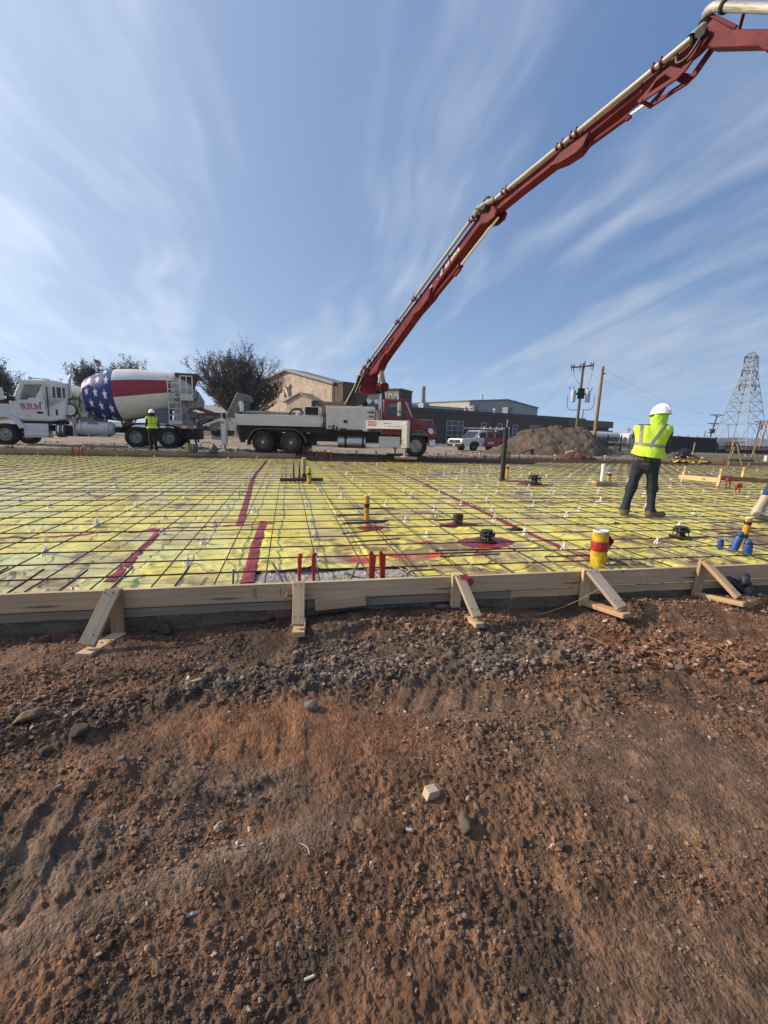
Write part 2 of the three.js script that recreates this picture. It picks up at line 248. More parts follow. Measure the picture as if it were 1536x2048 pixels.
// dirt in the foreground
const GRAVEL_LINE = [[-2.6, -1.75], [-1.8, -1.98], [-1.02, -2.43], [-0.18, -2.63], [0.6, -2.78], [1.2, -2.98], [2.2, -3.05], [4, -3.1]];
function gravelBand(x, z) { let i = 0; while (i < GRAVEL_LINE.length - 2 && x > GRAVEL_LINE[i + 1][0]) i++; const a = GRAVEL_LINE[i], b = GRAVEL_LINE[i + 1]; return z - lerp(a[1], b[1], clamp((x - a[0]) / (b[0] - a[0]))); }   // > 0: on the camera's side of it
const TD = [0.875, -0.484];                                                // the way the machine went
function dirt(x, z) {
  const [u, v] = toUV(x, z), w = 0.10 * fbm(x * 2.1, z * 2.1, 3), gb = gravelBand(x, z) + w * 1.3, side = sstep(1.0, 1.9, x + w);
  const windrow = Math.exp(-((gb + 0.04) ** 2) / 0.03) * (1 - 0.75 * side), gravel = clamp(sstep(0.16, -0.06, gb) * sstep(-0.95 + 0.3 * (x < -0.6), -0.2, gb) * (1 - side) + 0.5 * sstep(0.55, 0.0, Math.hypot((x - 0.9) * 1.0, (z + 2.25) * 1.4) - 0.15 + w));
  const mound = Math.exp(-(((x - 3.4) / 0.95) ** 2) - (((z + 4.15) / 0.42) ** 2)) + 0.7 * Math.exp(-(((x - 2.3) / 0.5) ** 2) - (((z + 3.95) / 0.25) ** 2)) + 0.35 * Math.exp(-(((x + 2.2) / 0.7) ** 2) - (((z + 3.0) / 0.22) ** 2));
  const orange = sstep(0.75, 0.35, Math.hypot((x + 0.35) * 0.75, (z + 2.14) * 2.3) + 1.3 * w);
  const ledge = sstep(0.0, 0.03, (x + 1.12) * 0.484 + (z + 1.17) * 0.875 + 0.25 * w) * sstep(0.17, 0.10, (x + 1.12) * 0.484 + (z + 1.17) * 0.875 + 0.6 * w) * sstep(-0.6, -0.2, x + 1.12) * sstep(0.15, -0.25, x);
  const crumbs = sstep(0.5, 0.1, Math.abs(z + 3.35 - 0.1 * x + w)) * side, smooth = clamp(sstep(0.75, 0.35, Math.hypot((x - 1.35) * 0.9, (z + 1.95) * 1.25) + 1.2 * w) + sstep(0.5, 0.2, Math.hypot((x - 0.5) * 0.8, (z + 2.4) * 2.4) + w) + 0.8 * sstep(0.45, 0.2, Math.hypot(x - 0.95, (z + 1.05) * 1.2) + w) + orange * 0.85 + 0.9 * ledge + 0.8 * sstep(0.5, 0.2, Math.hypot((x + 2.0) * 0.55, (z + 2.85) * 2.2) + w));
  // tracks
  const t = (x + 1.12) * TD[0] + (z + 1.17) * TD[1], q = -(x + 1.12) * TD[1] * -1 * -1 + 0, ww = (x + 1.12) * 0.484 + (z + 1.17) * 0.875 + 0.25 * w;    // ww < 0: away from the camera
  const inTrack = sstep(0.02, -0.015, ww) * sstep(-0.66, -0.5, ww) * sstep(1.25, 0.8, t + 2 * w) * sstep(-0.9, -0.6, t);
  const inTrack2 = sstep(0.0, -0.03, Math.abs(z + 2.42 + 0.12 * x + 0.3 * w) - 0.12) * sstep(-0.1, 0.15, x) * sstep(0.95, 0.6, x), inTrack3 = sstep(0.0, -0.04, Math.abs(z + 2.75 - 0.02 * x + 0.3 * w) - 0.10) * sstep(1.3, 1.6, x) * sstep(2.7, 2.3, x);
  const lug = sstep(0.45, 0.7, Math.abs((((t + 0.32 * ww + 0.2 * w) / 0.155) % 1 + 1) % 1 - 0.5) * 2 + 0.3 * fbm(x * 9, z * 9, 2)), lug2 = sstep(0.35, 0.6, Math.abs(((((x + 0.3 * z + 0.1 * w) / 0.15) % 1) + 1) % 1 - 0.5) * 2 + 0.25 * fbm(x * 9, z * 9, 2));
  const rail = sstep(0.06, 0.0, Math.abs(ww + 0.3 + 0.08 * fbm(t * 4, 2, 2)));
  const loose = 1 - 0.85 * smooth;
  let y = -0.225 - 0.02 * sstep(-2.0, -1.0, z) + 0.035 * fbm(x * 0.9, z * 0.9, 3) + windrow * 0.035 + mound * 0.10;
  y += 0.065 * sstep(0.75, 0.3, Math.abs(u - 0.95) * 0.6) * sstep(3.0, 3.4, v) + 0.03 * sstep(0.4, 0.1, Math.abs(u + 0.35)) * sstep(3.1, 3.4, v);
  y -= (0.0 + 0.03 * sstep(-0.5, -1.5, x) + 0.03 * sstep(1.2, 1.9, x)) * sstep(3.16 + 0.06 * fbm(x * 5, 1, 2), 3.46, v) * (1 - 0.75 * clamp(mound * 1.2));                                        // scoop beside the form
  y += loose * (0.016 * fbm(x * 5, z * 5, 3) + 0.009 * fbm(x * 15, z * 15, 3));
  y += inTrack * ((0.016 * lug * clamp(0.55 + 1.5 * fbm(x * 3.3, z * 3.3, 3), 0, 1.2) + 0.018 * rail - 0.016) + 0.008 * fbm(x * 22, z * 22, 3)) + 0.018 * sstep(0.10, 0.0, Math.abs(ww - 0.06)) * sstep(-0.8, -0.4, t) * sstep(1.2, 0.8, t);
  y += inTrack2 * 0.011 * lug2 + inTrack3 * 0.011 * lug2;
  const big = lumps(x * 11, z * 11, 0.35), mid = lumps(x * 27 + 5, z * 27, 0.5), small = lumps(x * 62, z * 62 + 3, 0.55);
  const rough = clamp(0.06 + 0.75 * gravel + 0.9 * windrow + 0.9 * crumbs + 0.5 * sstep(0.05, 0.4, fbm(x * 1.7 + 8, z * 1.7, 3))) * loose * (1 - 0.85 * inTrack);
  y += rough * (0.034 * big * sstep(0.4, 0.8, rough) + 0.021 * mid + 0.010 * small) + (1 - rough) * loose * 0.007 * small + loose * 0.012 * lumps(x * 40 + 3, z * 40, 0.6) * sstep(-0.2, 0.25, fbm(x * 2.3 + 9, z * 2.3, 3));
  // shrinkage cracks in the smooth pad
  const cr = ridge(x * 3.1 + 0.5 * z, z * 5 - x * 1.2, 2); y -= 0.012 * smooth * sstep(0.60, 0.73, cr);
  y += 0.0045 * fbm(x * 60, z * 60, 2) + 0.003 * fbm(x * 120, z * 120, 2);
  return { y, ledge, orange, gravel, smooth, crumbs, windrow, inTrack, mound, rough, big, mid, v };
}
const dirtY = (x, z) => dirt(x, z).y;
function dirtColor(x, z, s) {
  const n = fbm(x * 1.4 + 3, z * 1.4, 4), f = fbm(x * 9, z * 9, 3), g = fbm(x * 38, z * 38, 2);
  let c = [0.198, 0.108, 0.062];
  const mix = (k, t) => { t = clamp(t); c = c.map((q, i) => lerp(q, k[i], t)); };
  mix([0.108, 0.068, 0.045], sstep(-0.2, 0.3, n + 0.35 * sstep(-1.7, -1.0, z)) * 0.85);
  mix([0.265, 0.135, 0.072], sstep(0.05, 0.35, fbm(x * 1.9 + 20, z * 1.9, 3) + 0.15 * sstep(-1.4, -2.0, z)) * 0.65);
  mix([0.150, 0.118, 0.088], (0.8 + 0.5 * fbm(x * 2.6 + 7, z * 3.5, 3)) * clamp(s.gravel + 0.6 * s.windrow) * sstep(-1.5, -0.6, x));
  mix([0.085, 0.064, 0.050], 0.6 * s.windrow * sstep(0.2, -0.4, x + 0.3));
  mix([0.262, 0.158, 0.098], 0.8 * s.smooth); mix([0.255, 0.175, 0.120], 0.75 * s.ledge); mix([0.285, 0.130, 0.062], 0.85 * s.orange);
  mix([0.23, 0.175, 0.128], 0.5 * s.inTrack * sstep(-0.1, 0.3, fbm(x * 4, z * 4, 3)));
  mix([0.235, 0.125, 0.068], 0.6 * clamp(s.mound));
  mix([0.17, 0.072, 0.036], 0.6 * s.crumbs);
  const k = (1 + 0.55 * f + 0.45 * g) * (0.85 + 0.3 * s.mid * s.rough + 0.25 * s.big * s.rough);
  return c.map((q) => q * clamp(k, 0.4, 1.8));
}
{
  const cache = new Map();
  struct('foreground_dirt', sheet(760, 600, (a, b) => {
    const z = -0.55 - 6.1 * Math.pow(b, 1.35), hw = 1.05 + 1.02 * (-z), x = 0.05 * -z + hw * (2 * a - 1) * 0.98 + 0.2 * b, s = dirt(x, z);
    const [, v] = toUV(x, z); const y = v > 3.72 ? -0.45 : s.y - (a < 0.004 || a > 0.996 ? 0.3 : 0); cache.set(x * 7919 + z, s); return [x, y, z];
  }, ([x, , z]) => dirtColor(x, z, cache.get(x * 7919 + z))), M.soil);
}


// ---------------------------------------------------------------- slab: sheeting, seams, bars, chairs
const vNear = (u) => 3.66 + (u > -0.52 && u < 1.22 ? 0.56 * sstep(-0.50, -0.30, u) * sstep(1.22, 1.08, u) + 0.04 * fbm(u * 9, 2, 3) : 0) + (u > 1.25 && u < 1.75 ? 0.10 * sstep(1.25, 1.35, u) * sstep(1.75, 1.6, u) : 0);
const vFar = (u) => 22.85 - 1.9 * sstep(0.3, 1.2, u) * sstep(13.5, 11.5, u);
const PATCH = [[1.128, 6.105], [2.408, 6.218], [2.385, 5.162], [5.121, 5.132], [6.65, 11.657], [6.563, 12.441]];   // where pipes come through
const PAINT = [[[0.715, 4.531], 0.16], [[1.169, 4.679], 0.20], [[1.601, 4.632], 0.13], [[2.076, 4.667], 0.10], [[1.621, 5.261], 0.12], [[2.319, 6.225], 0.15], [[3.175, 8.051], 0.2]];
function sheetingY(u, v) {
  const near = sstep(11, 4.5, v), wr = fbm(u * 1.5, v * 1.1, 3), soft = Math.pow(Math.max(0, ridge(u * 1.25 + 0.6 * wr + 0.55 * v, v * 0.75 - 0.45 * u + wr, 2)), 1.6), sharp = Math.pow(Math.max(0, ridge(u * 3.3 + v * 1.1 + wr, v * 2.6 - u + 2 * wr, 2)), 2);
  let y = 0.016 * wr + 0.050 * soft * (0.5 + 0.5 * near) + 0.034 * sharp * sstep(-0.2, 0.3, fbm(u * 0.6, v * 0.6 + 3, 2)) ;
  const kink = Math.max(0, ridge(u * 5.5 + 1.8 * wr + v * 3.1, v * 3.0 + u * 1.2 + 4, 3)), kink2 = Math.max(0, ridge(u * 2.2 - v * 5.2 + wr, u * 3.1 + v * 1.6, 2)); y += near * (0.020 * kink * kink * sstep(-0.15, 0.3, fbm(u * 1.1 + 50, v * 1.1, 2)) + 0.036 * kink2 ** 3) + 0.018 * kink2 * sstep(-0.1, 0.4, fbm(u * 0.5 + 7, v * 0.5, 2));
  y += 0.050 * Math.exp(-(((v - 3.80 - 0.07 * Math.sin(u * 5)) / 0.085) ** 2)) * sstep(1.5, 1.9, u) * sstep(2.75, 2.4, u) * (0.8 + 0.8 * fbm(u * 7, v * 9, 3));          // bunched sheet by the form
  const d = (u - 2.1) * 0.55 + (v - 4.25) * 0.83; y += 0.055 * Math.exp(-(d * d) / 0.006) * sstep(1.45, 1.7, u) * sstep(2.6, 2.2, u);                                     // lifted fold
  const fd = (u - lerp(0.78, 0.62, (v - 4.6) / 8)) - 0.02 * fbm(v * 2, 1, 2); y += 0.022 * sstep(0.0, 0.05, fd) * sstep(0.13, 0.05, fd) * sstep(4.5, 4.8, v) * sstep(9.8, 9, v);  // lap joint
  y -= 0.05 * sstep(3.82, 3.62, v) * (0.6 + 0.9 * fbm(u * 4, 3, 2)) * (u > 1.4 && u < 2.6 ? 0.2 : 1);
  return y + 0.0025 * fbm(u * 14, v * 14, 2) * near - 0.02 * sstep(22.2, 22.8, v);
}
function sheetingColor(u, v) {
  const a = fbm(u * 0.35, v * 0.35 + 8, 4), b = fbm(u * 1.7 + 3, v * 1.2, 4), c2 = fbm(u * 5, v * 5, 3);
  let c = [0.74, 0.65, 0.13]; const mix = (k, t) => { t = clamp(t); c = c.map((q, i) => lerp(q, k[i], t)); };
  mix([0.60, 0.61, 0.28], 0.85 * sstep(1.2, -2.2, u + 0.8 * a));                              // a paler, greener roll on the left
  mix([0.64, 0.54, 0.18], 0.7 * sstep(7, 14, v));
  mix([0.50, 0.40, 0.20], 0.75 * sstep(-0.05, 0.40, b + 0.35 * a)); mix([0.80, 0.66, 0.08], 0.6 * sstep(0.12, 0.3, fbm(u * 0.9 + 31, v * 0.9, 3)));                            // dust
  mix([0.36, 0.25, 0.12], 0.7 * sstep(0.18, 0.4, fbm(u * 2.2 + v * 1.1, v * 4.2, 4)) * sstep(12, 5, v)); mix([0.20, 0.12, 0.06], 0.8 * sstep(0.22, 0.42, c2 * 0.7 + b * 0.55 + 0.15 * sstep(-1.6, -0.6, u) * sstep(6, 5, v)));   // mud specks
  for (const [[pu, pv], r] of PAINT) mix([0.50, 0.045, 0.04], 0.95 * sstep(r * 1.5, r * 0.6, Math.hypot((u - pu), (v - pv) * 1.3) + 0.14 * fbm(u * 8 + pu * 9, v * 8, 3)));
  return c;
}
{
  const g = sheet(640, 560, (a, b) => { const t = Math.pow(b, 2.1), um = 2.5 + 0.3 * t, hw = lerp(4.6, 23, t), u = (a * 2 - 1) * hw + lerp(1.3, 8.0, t), v = lerp(vNear(u), vFar(u), t), [x, z] = W2(u, v); return [x, sheetingY(u, v), z]; },
    ([x, , z]) => sheetingColor(...toUV(x, z)));
  const o = struct('plastic_sheeting', g, M.sheeting); delete o.userData.kind; tag(o, 'wrinkled yellow plastic vapour sheeting spread under the bars of the slab', 'plastic sheeting');
  const dark = struct('slab_bed', [span(-16, 32, -0.5, -0.12, -22.6, -4.2, 0)], M.concrete); dark.rotation.y = AL; dark.userData.kind = 'structure';
}
// poured footing under the near form, and the rough pad where the sheet is cut back
{ const fg = sheet(400, 26, (a, b) => { const u = lerp(-5, 9, a), k = b * 26; const v = k < 14 ? 3.62 : lerp(3.62, 4.12, (k - 14) / 12), y = k < 14 ? lerp(-0.46, -0.09, k / 14) : -0.09 + 0.018 * lumps(u * 30, v * 30, 0.7); const [x, z] = W2(u, v - 0.02 * sstep(0.3, -0.2, fbm(u * 3, y * 9, 3)) * (k < 14)); return [x, y, z]; }, null, 1), fp = fg.attributes.position, ft = fg.attributes.uv; for (let i = 0; i < fp.count; i++) { const [u, v] = toUV(fp.getX(i), fp.getZ(i)); ft.setXY(i, u, v + fp.getY(i)); }
  struct('concrete_footing', fg, std(0.25, 0.20, 0.15, 0.95, 0, { bumpMap: rep(T_GRAIN, 4), bumpScale: 0.012, map: rep(T_GRIME, 2.5) })); }
{ const g = sheet(150, 50, (a, b) => { const u = lerp(-0.56, 1.26, a), v = lerp(3.64, 4.36, b), [x, z] = W2(u, v); return [x, -0.012 + 0.010 * lumps(u * 36, v * 36, 0.7) + 0.022 * fbm(u * 5, v * 6, 3) + 0.005 * fbm(u * 60, v * 60, 2) - 0.07 * sstep(0.0, 0.1, Math.max(-0.5 - u, u - 1.2)), z]; }); single('concrete_pad', g, std(0.52, 0.49, 0.45, 0.95, 0, { map: rep(T_GRIME, 2), bumpMap: rep(T_GRAIN, 4), bumpScale: 0.008 }), 'rough grey concrete pad showing where the sheeting is cut back by the form', 'concrete pad'); }
// red seam tape, following the sheet
function seam(label, pts, w, mat = M.tape) {
  const cv = new THREE.CatmullRomCurve3(pts.map(([u, v]) => new THREE.Vector3(u, 0, v)), false, 'centripetal'), L = cv.getLength(), n = Math.ceil(L / 0.06), q = [], P = [];
  const g = sheet(6, n, (a, b) => { const c = cv.getPointAt(b), t = cv.getTangentAt(b), k = (a - 0.5) * w * 0.72 * (1 + 0.16 * fbm(b * L * 5, a < 0.5 ? 1 : 9, 2)), u = c.x - t.z * k, v = c.z + t.x * k, [x, z] = W2(u, v); return [x, sheetingY(u, v) + 0.007 + 0.003 * fbm(u * 12, v * 12, 2) + (a === 0 || a === 1 ? -0.006 : 0), z]; });
  return single('seam_tape', g, mat, label, 'tape');
}
seam('red seam tape running from the leftmost brace to the corner of the short taped panel', [[-1.433, 4.011], [-1.496, 4.776], [-1.551, 5.636], [-1.569, 6.193]], 0.13);
seam('faint red tape across the left sheeting, nearer of the two', [[-3.418, 5.786], [-3.156, 5.835], [-2.405, 5.976], [-1.569, 6.193]], 0.10);
seam('red tape joining the two long seams above the folded corner', [[-1.789, 6.211], [-1.436, 6.34], [-0.946, 6.367], [-0.188, 6.482]], 0.12);
seam('long red tape running away to the far left edge of the slab', [[-0.642, 6.377], [-0.689, 7.68], [-0.77, 9.633], [-0.906, 13.306], [-0.887, 18.278], [-0.879, 20.759]], 0.15);
seam('broad dark red tape ending at the form board left of centre', [[-0.347, 3.926], [-0.341, 4.419], [-0.349, 5.207], [-0.332, 6.565]], 0.16);
seam('faint red tape across the left sheeting, farther of the two', [[-6.257, 10.493], [-4.454, 10.346], [-2.749, 10.191], [-0.858, 10.113]], 0.16);
seam('long red diagonal tape running from the far edge to the big yellow pipe', [[3.663, 16.923], [3.642, 13.939], [3.521, 11.116], [3.342, 8.759], [3.245, 6.898], [3.198, 5.609], [3.163, 4.735], [3.143, 4.144]], 0.15);
seam('thin red tape running right across the slab behind the worker', [[3.272, 8.489], [4.797, 8.512], [6.298, 8.54], [8.101, 8.642], [11.052, 8.732]], 0.11);
function blot(label, [cu, cv], r, mat = M.tape) {
  const g = sheet(26, 12, (a, b) => { const th = a * Math.PI * 2, k = b * r * (1 + 0.35 * fbm(Math.cos(th) * 2 + cu * 5, Math.sin(th) * 2 + cv, 3)), u = cu + k * 1.25 * Math.cos(th), v = cv + k * Math.sin(th), [x, z] = W2(u, v); return [x, sheetingY(u, v) + 0.008 + 0.005 * fbm(u * 20, v * 20, 2) + 0.01 * (1 - b) - (b === 1 ? 0.009 : 0), z]; });
  const o = single('tape_patch', g, mat, label, 'tape patch'); o.material.side = THREE.DoubleSide; return o;
}
blot('red tape patch at the foot of the banded yellow pipe in the middle', PATCH[0], 0.17);
blot('red tape patch round the short brown pipe', PATCH[1], 0.21);
blot('wide red tape patch under the black floor drain in the middle', PATCH[2], 0.27);
blot('red tape patch round the far black floor drain', PATCH[4], 0.36);
blot('red tape patch at the foot of the tall black standpipe', PATCH[5], 0.3);

// reinforcing bars: one mat of long bars and one of cross bars tied on top
const GL = 'bars running across the slab', GC = 'bars running away over the slab';
seed = 11;
const VB = [4.06, 4.5, 4.94, 5.4, 5.89, 6.4, 6.89, 7.4, 7.98, 8.54, 9.09, 9.6, 10.2, 10.74, 11.3, 11.85, 12.4, 12.95, 13.5, 14.05, 14.6, 15.15, 15.7, 16.2, 16.75, 17.3, 17.8, 18.35, 18.9, 19.4, 19.95, 20.5, 21, 21.5, 22, 22.45];
function bar(pts, r, label, group, mat = M.rebar, seg = 0) { const o = single('steel_bar', tube(pts, r, seg || pts.length * 4, 5), mat, label, 'steel bar', group); return o; }
const sag = (u, v) => 0.062 + 0.010 * fbm(u * 0.5, v * 0.5 + 30, 2);
for (const v of VB) {
  const hw = 1.35 * v, u0 = Math.max(-16, 0.45 - 1.05 * v), u1 = Math.min(31, 1.4 + 1.45 * v), pts = []; const tilt = rr(-0.02, 0.02), wob = rr(0, 99);
  for (let k = 0; k <= 14; k++) { const u = lerp(u0, u1, k / 14), vv = v + tilt * (k / 14 - 0.5) + 0.022 * fbm(u * 0.5 + wob, wob, 2); pts.push(S3(u, sag(u, v), vv)); }
  bar(pts, 0.0074, 'dark steel bar lying straight across the yellow sheeting', GL);
}
for (let k = -33; k < 72; k++) {
  const u = -0.17 + 0.425 * k + rr(-0.02, 0.02), pts = [], v1 = vFar(u) + (u > 0.6 && u < 13 ? 1.7 : 0.1), tilt = rr(-0.05, 0.05), bentUp = rr(0, 99);
  const v0 = Math.max(3.7, u < 0 ? (-u - 1.5) / 1.0 : (u - 3.5) / 1.25); if (v0 > v1 - 1) continue;
  for (let q = 0; q <= 12; q++) { const v = lerp(v0, v1, q / 12); pts.push(S3(u + tilt * (q / 12 - 0.3) + 0.012 * fbm(v * 0.6 + bentUp, bentUp, 2), sag(u, v) + 0.016, v)); }
  bar(pts, 0.0066, 'dark steel bar running away over the yellow sheeting', GC);
}
// short dowels reaching in over the near form
for (const [u, l, r, dy] of [[-2.62, 0.8, 0.06, 0.02], [-2.35, 0.75, 0.0, 0], [-2.02, 0.62, 0.0, 0.01], [-1.7, 0.6, 0.02, 0], [-1.33, 0.62, 0, 0.01], [-0.87, 0.55, 0.02, 0.02], [1.35, 0.5, -0.09, 0.02], [1.72, 0.55, -0.02, 0.01], [2.02, 0.62, -0.03, 0.01], [2.33, 0.7, 0, 0.01], [2.56, 0.55, 0.03, 0], [3.05, 0.8, 0.0, 0], [3.28, 0.9, 0.02, 0.02], [3.52, 0.85, -0.02, 0], [3.98, 0.75, 0.0, 0.01], [4.25, 0.8, 0.02, 0], [4.6, 0.85, 0, 0.02], [4.95, 0.7, 0.01, 0.01]])
  single('dowel_bar', tube([S3(u, 0.045 + dy, 3.66), S3(u + r * 0.5, 0.055 + dy, 3.66 + l * 0.5), S3(u + r, 0.07 + dy, 3.66 + l)], 0.009, 6, 6), u > 1.2 ? M.rebarGrey : M.rebar, 'short dowel bar reaching in over the near form board', 'dowel bar', 'dowels along the near form');
// extra trim bars round the penetrations
for (const [a, b] of [[[0.724, 6.099], [1.354, 6.164]], [[0.687, 6.014], [1.294, 6.075]], [[0.632, 5.414], [1.107, 5.61]], [[0.701, 7.265], [1.72, 7.321]], [[0.684, 6.636], [1.666, 6.751]], [[0.675, 4.97], [1.266, 5.089]], [[1.985, 5.8], [2.63, 5.892]], [[2.015, 6.156], [2.639, 6.272]], [[1.501, 4.51], [2.697, 4.499]], [[2.555, 4.155], [3.181, 4.148]], [[2.988, 3.81], [3.215, 3.784]], [[2.947, 3.63], [3.1, 3.924]], [[2.994, 3.577], [3.205, 3.949]], [[1.476, 4.27], [2.131, 4.299]], [[5.558, 4.995], [6.557, 5.139]], [[4.607, 4.841], [5.276, 4.839]]])
  single('trim_bar', rod(S3(a[0], 0.092, a[1]), S3(b[0], 0.095, b[1]), 0.0085, 6), M.rebar, 'short extra steel bar laid beside a pipe opening', 'trim bar', 'extra bars round the pipe openings');

// plastic chairs that hold the mat up
const chair0 = thing('bar_chair', 'white plastic bar chair holding the steel mat off the yellow sheeting', 'bar chair', [0, 0, 0], 0, 'white bar chairs under the steel mat');
{
  const legs = []; for (let k = 0; k < 4; k++) { const a = k * Math.PI / 2 + 0.4; legs.push(rod([Math.cos(a) * 0.034, 0.003, Math.sin(a) * 0.034], [Math.cos(a) * 0.010, 0.052, Math.sin(a) * 0.010], 0.0075, 6, 0.006)); }
  part('legs', [...legs, lathe([[0.026, 0.0], [0.038, 0.0], [0.036, 0.010], [0.024, 0.012], [0.026, 0.0]], 12)], M.whitePlastic, chair0);
  part('saddle', [lathe([[0.0, 0.045], [0.014, 0.046], [0.013, 0.062], [0.010, 0.068], [0.0, 0.069]], 10), rod([-0.013, 0.066, 0], [-0.017, 0.090, 0], 0.004, 6, 0.003), rod([0.013, 0.066, 0], [0.017, 0.090, 0], 0.004, 6, 0.003)], M.whitePlastic, chair0);
}
seed = 5; let chairCount = 0;
function chairs(list) { for (const [u, v] of list) { const y = sheetingY(u, v), o = chairCount++ ? copyOf(chair0, S3(u, y, v), rr(0, 3)) : chair0; if (o === chair0) o.position.set(...S3(u, y, v)); const s = v > 9 ? 1.2 : 1.1; o.scale.set(s, s * rr(0.95, 1.15), s); } }
chairs([[-2.335, 5.016], [-2.362, 6.349], [-3.654, 8.11], [-2.362, 6.381], [-3.684, 9.658], [-3.575, 10.786], [-2.367, 7.955], [-1.712, 6.997], [-2.436, 9.721], [-1.5, 5.981], [-0.94, 4.573], [-1.859, 9.081], [-4.363, 8.717], [-3.85, 14.631], [-4.673, 13.907], [-5.375, 13.271], [-7.345, 22.548], [-3.868, 13.242], [-5.821, 22.576], [-10.381, 22.453], [-8.646, 20.995], [-8.081, 16.378], [-5.967, 12.009], [-5.243, 11.411], [-3.942, 16.79], [-3.56, 15.577], [-2.512, 11.392]]);
chairs([[-0.98, 7.996], [-0.524, 7.527], [-0.962, 6.436], [-0.937, 5.43], [-0.973, 9.634], [-1.012, 11.435], [-1.779, 12.573], [-0.495, 10.934], [0.313, 9.702], [0.304, 8.105], [0.31, 6.446], [0.304, 5.464], [0.272, 4.543], [1.068, 9.31], [0.697, 10.202], [1.197, 10.864], [1.779, 12.763], [1.805, 11.405], [1.768, 9.774], [1.826, 14.474], [1.239, 15.949], [2.631, 15.488], [3.595, 18.753], [2.75, 19.2], [2.01, 19.068], [-0.427, 13.486], [-0.444, 17.563], [-1.043, 14.916], [-1.026, 13.298], [-1.815, 15.59], [-2.53, 18.264], [-1.359, 22.146], [-2.591, 21.832], [-1.058, 19.405], [-0.669, 19.482], [-2.581, 14.938], [1.173, 18.351]]);
chairs([[1.749, 8.165], [1.698, 6.496], [1.734, 5.554], [2.448, 7.474], [2.309, 6.91], [2.507, 9.213], [2.552, 10.028], [3.23, 9.598], [3.317, 11.221], [3.367, 12.992], [3.432, 14.261], [4.205, 14.682], [3.781, 12.321], [3.983, 10.212], [3.169, 8.112], [3.485, 7.422], [3.141, 6.598], [3.128, 5.615], [3.136, 4.715], [4.553, 7.938], [4.498, 6.776], [3.868, 8.538], [4.583, 9.586], [5.151, 9.091], [5.983, 9.574], [4.681, 10.921], [5.672, 13.59], [5.525, 11.504], [6.108, 10.944], [7.115, 11.547], [9.406, 14.184], [7.64, 14.235], [7.707, 13.236], [8.275, 13.759], [8.264, 14.841], [6.421, 14.145], [7.242, 15.76], [6.386, 15.885], [6.101, 15.644], [7.481, 17.17], [8.022, 18.584], [6.72, 18.389], [5.16, 18.433], [5.904, 16.97], [4.99, 15.95], [4.859, 14.029], [4.94, 13.08], [9.292, 17.399], [9.226, 15.744], [10.948, 17.876], [3.475, 16.212], [4.397, 17.019]]);
chairs([[5.12, 7.34], [5.948, 8.009], [6.374, 8.467], [7.193, 9.654], [8.053, 9.207], [7.276, 8.16], [6.618, 7.492], [7.127, 6.916], [8.858, 8.107], [10.224, 9.728], [10.567, 11.137], [12.001, 12.676], [9.19, 11.112], [5.651, 5.713], [4.492, 4.827], [10.928, 9.164], [11.897, 9.621], [17.138, 16.041], [15.908, 15.929], [15.523, 13.857], [14.45, 13.794], [20.704, 18.241], [19.377, 18.085], [17.195, 17.828], [14.747, 15.824], [21.455, 17.754], [12.594, 17.816], [13.724, 17.959], [9.013, 12.547], [10.512, 12.762]]);

// ---------------------------------------------------------------- things that stand in the slab
function bandedPipe(label, [u, v], h, r, mat, bands, lean = [0, 0], cap = M.pvc) {
  const t = thing('wrapped_pipe', label, 'pipe', S3(u, 0, v)); t.rotation.set(lean[1], 0, lean[0]);
  const prof = []; for (let k = 0; k <= 14; k++) prof.push([r * (1 + 0.05 * fbm(k * 0.9 + u * 9, v, 2)), -0.03 + (h + 0.03) * k / 14]);
  const g = lathe(prof, 24), ps = g.attributes.position; for (let i = 0; i < ps.count; i++) { const x = ps.getX(i), z = ps.getZ(i), y = ps.getY(i), k = 1 + 0.05 * fbm(Math.atan2(z, x) * 1.2 + u, y * 9, 2); ps.setX(i, x * k); ps.setZ(i, z * k); } g.computeVertexNormals();
  part('wrap', g, mat, t); part('pipe_end', [lathe([[r * 0.75, h - 0.02], [r * 0.98, h - 0.01], [r * 0.96, h + 0.012], [r * 0.80, h + 0.014], [r * 0.78, h - 0.05], [0, h - 0.05]], 24)], cap, t);
  for (const [y, hh, m] of bands) part('band', lathe([[r * 1.0, y], [r * 1.09, y + 0.003], [r * 1.10, y + hh / 2], [r * 1.09, y + hh - 0.003], [r * 1.0, y + hh]], 24), m, t);
  return t;
}
bandedPipe('yellow wrapped pipe with one black band standing alone in the middle of the slab', [1.099, 6.425], 0.41, 0.036, M.yellowOrange, [[0.245, 0.06, M.black]]);
bandedPipe('yellow wrapped pipe with a black band in front of the far pipe cluster', [0.521, 11.591], 0.42, 0.05, M.yellow, [[0.24, 0.05, M.black]]);
bandedPipe('grey topped pipe with a yellow cap behind the far yellow pipe', [0.428, 12.428], 0.60, 0.05, M.mastic, [[0.53, 0.08, M.yellow], [0.10, 0.10, M.black]]);
bandedPipe('thin yellow pipe with a black top beside the tall black standpipe', [6.837, 13.666], 0.40, 0.036, M.yellowOrange, [[0.29, 0.06, M.black]]);
bandedPipe('short orange yellow pipe with a black band beside the white pipe', [9.449, 12.279], 0.30, 0.05, M.yellowOrange, [[0.22, 0.06, M.black]]);
bandedPipe('leaning orange yellow pipe with two black bands behind the blue wrapped stubs', [5.306, 4.444], 0.41, 0.036, M.yellowOrange, [[0.17, 0.045, M.black], [0.33, 0.04, M.black]], [-0.12, 0]);
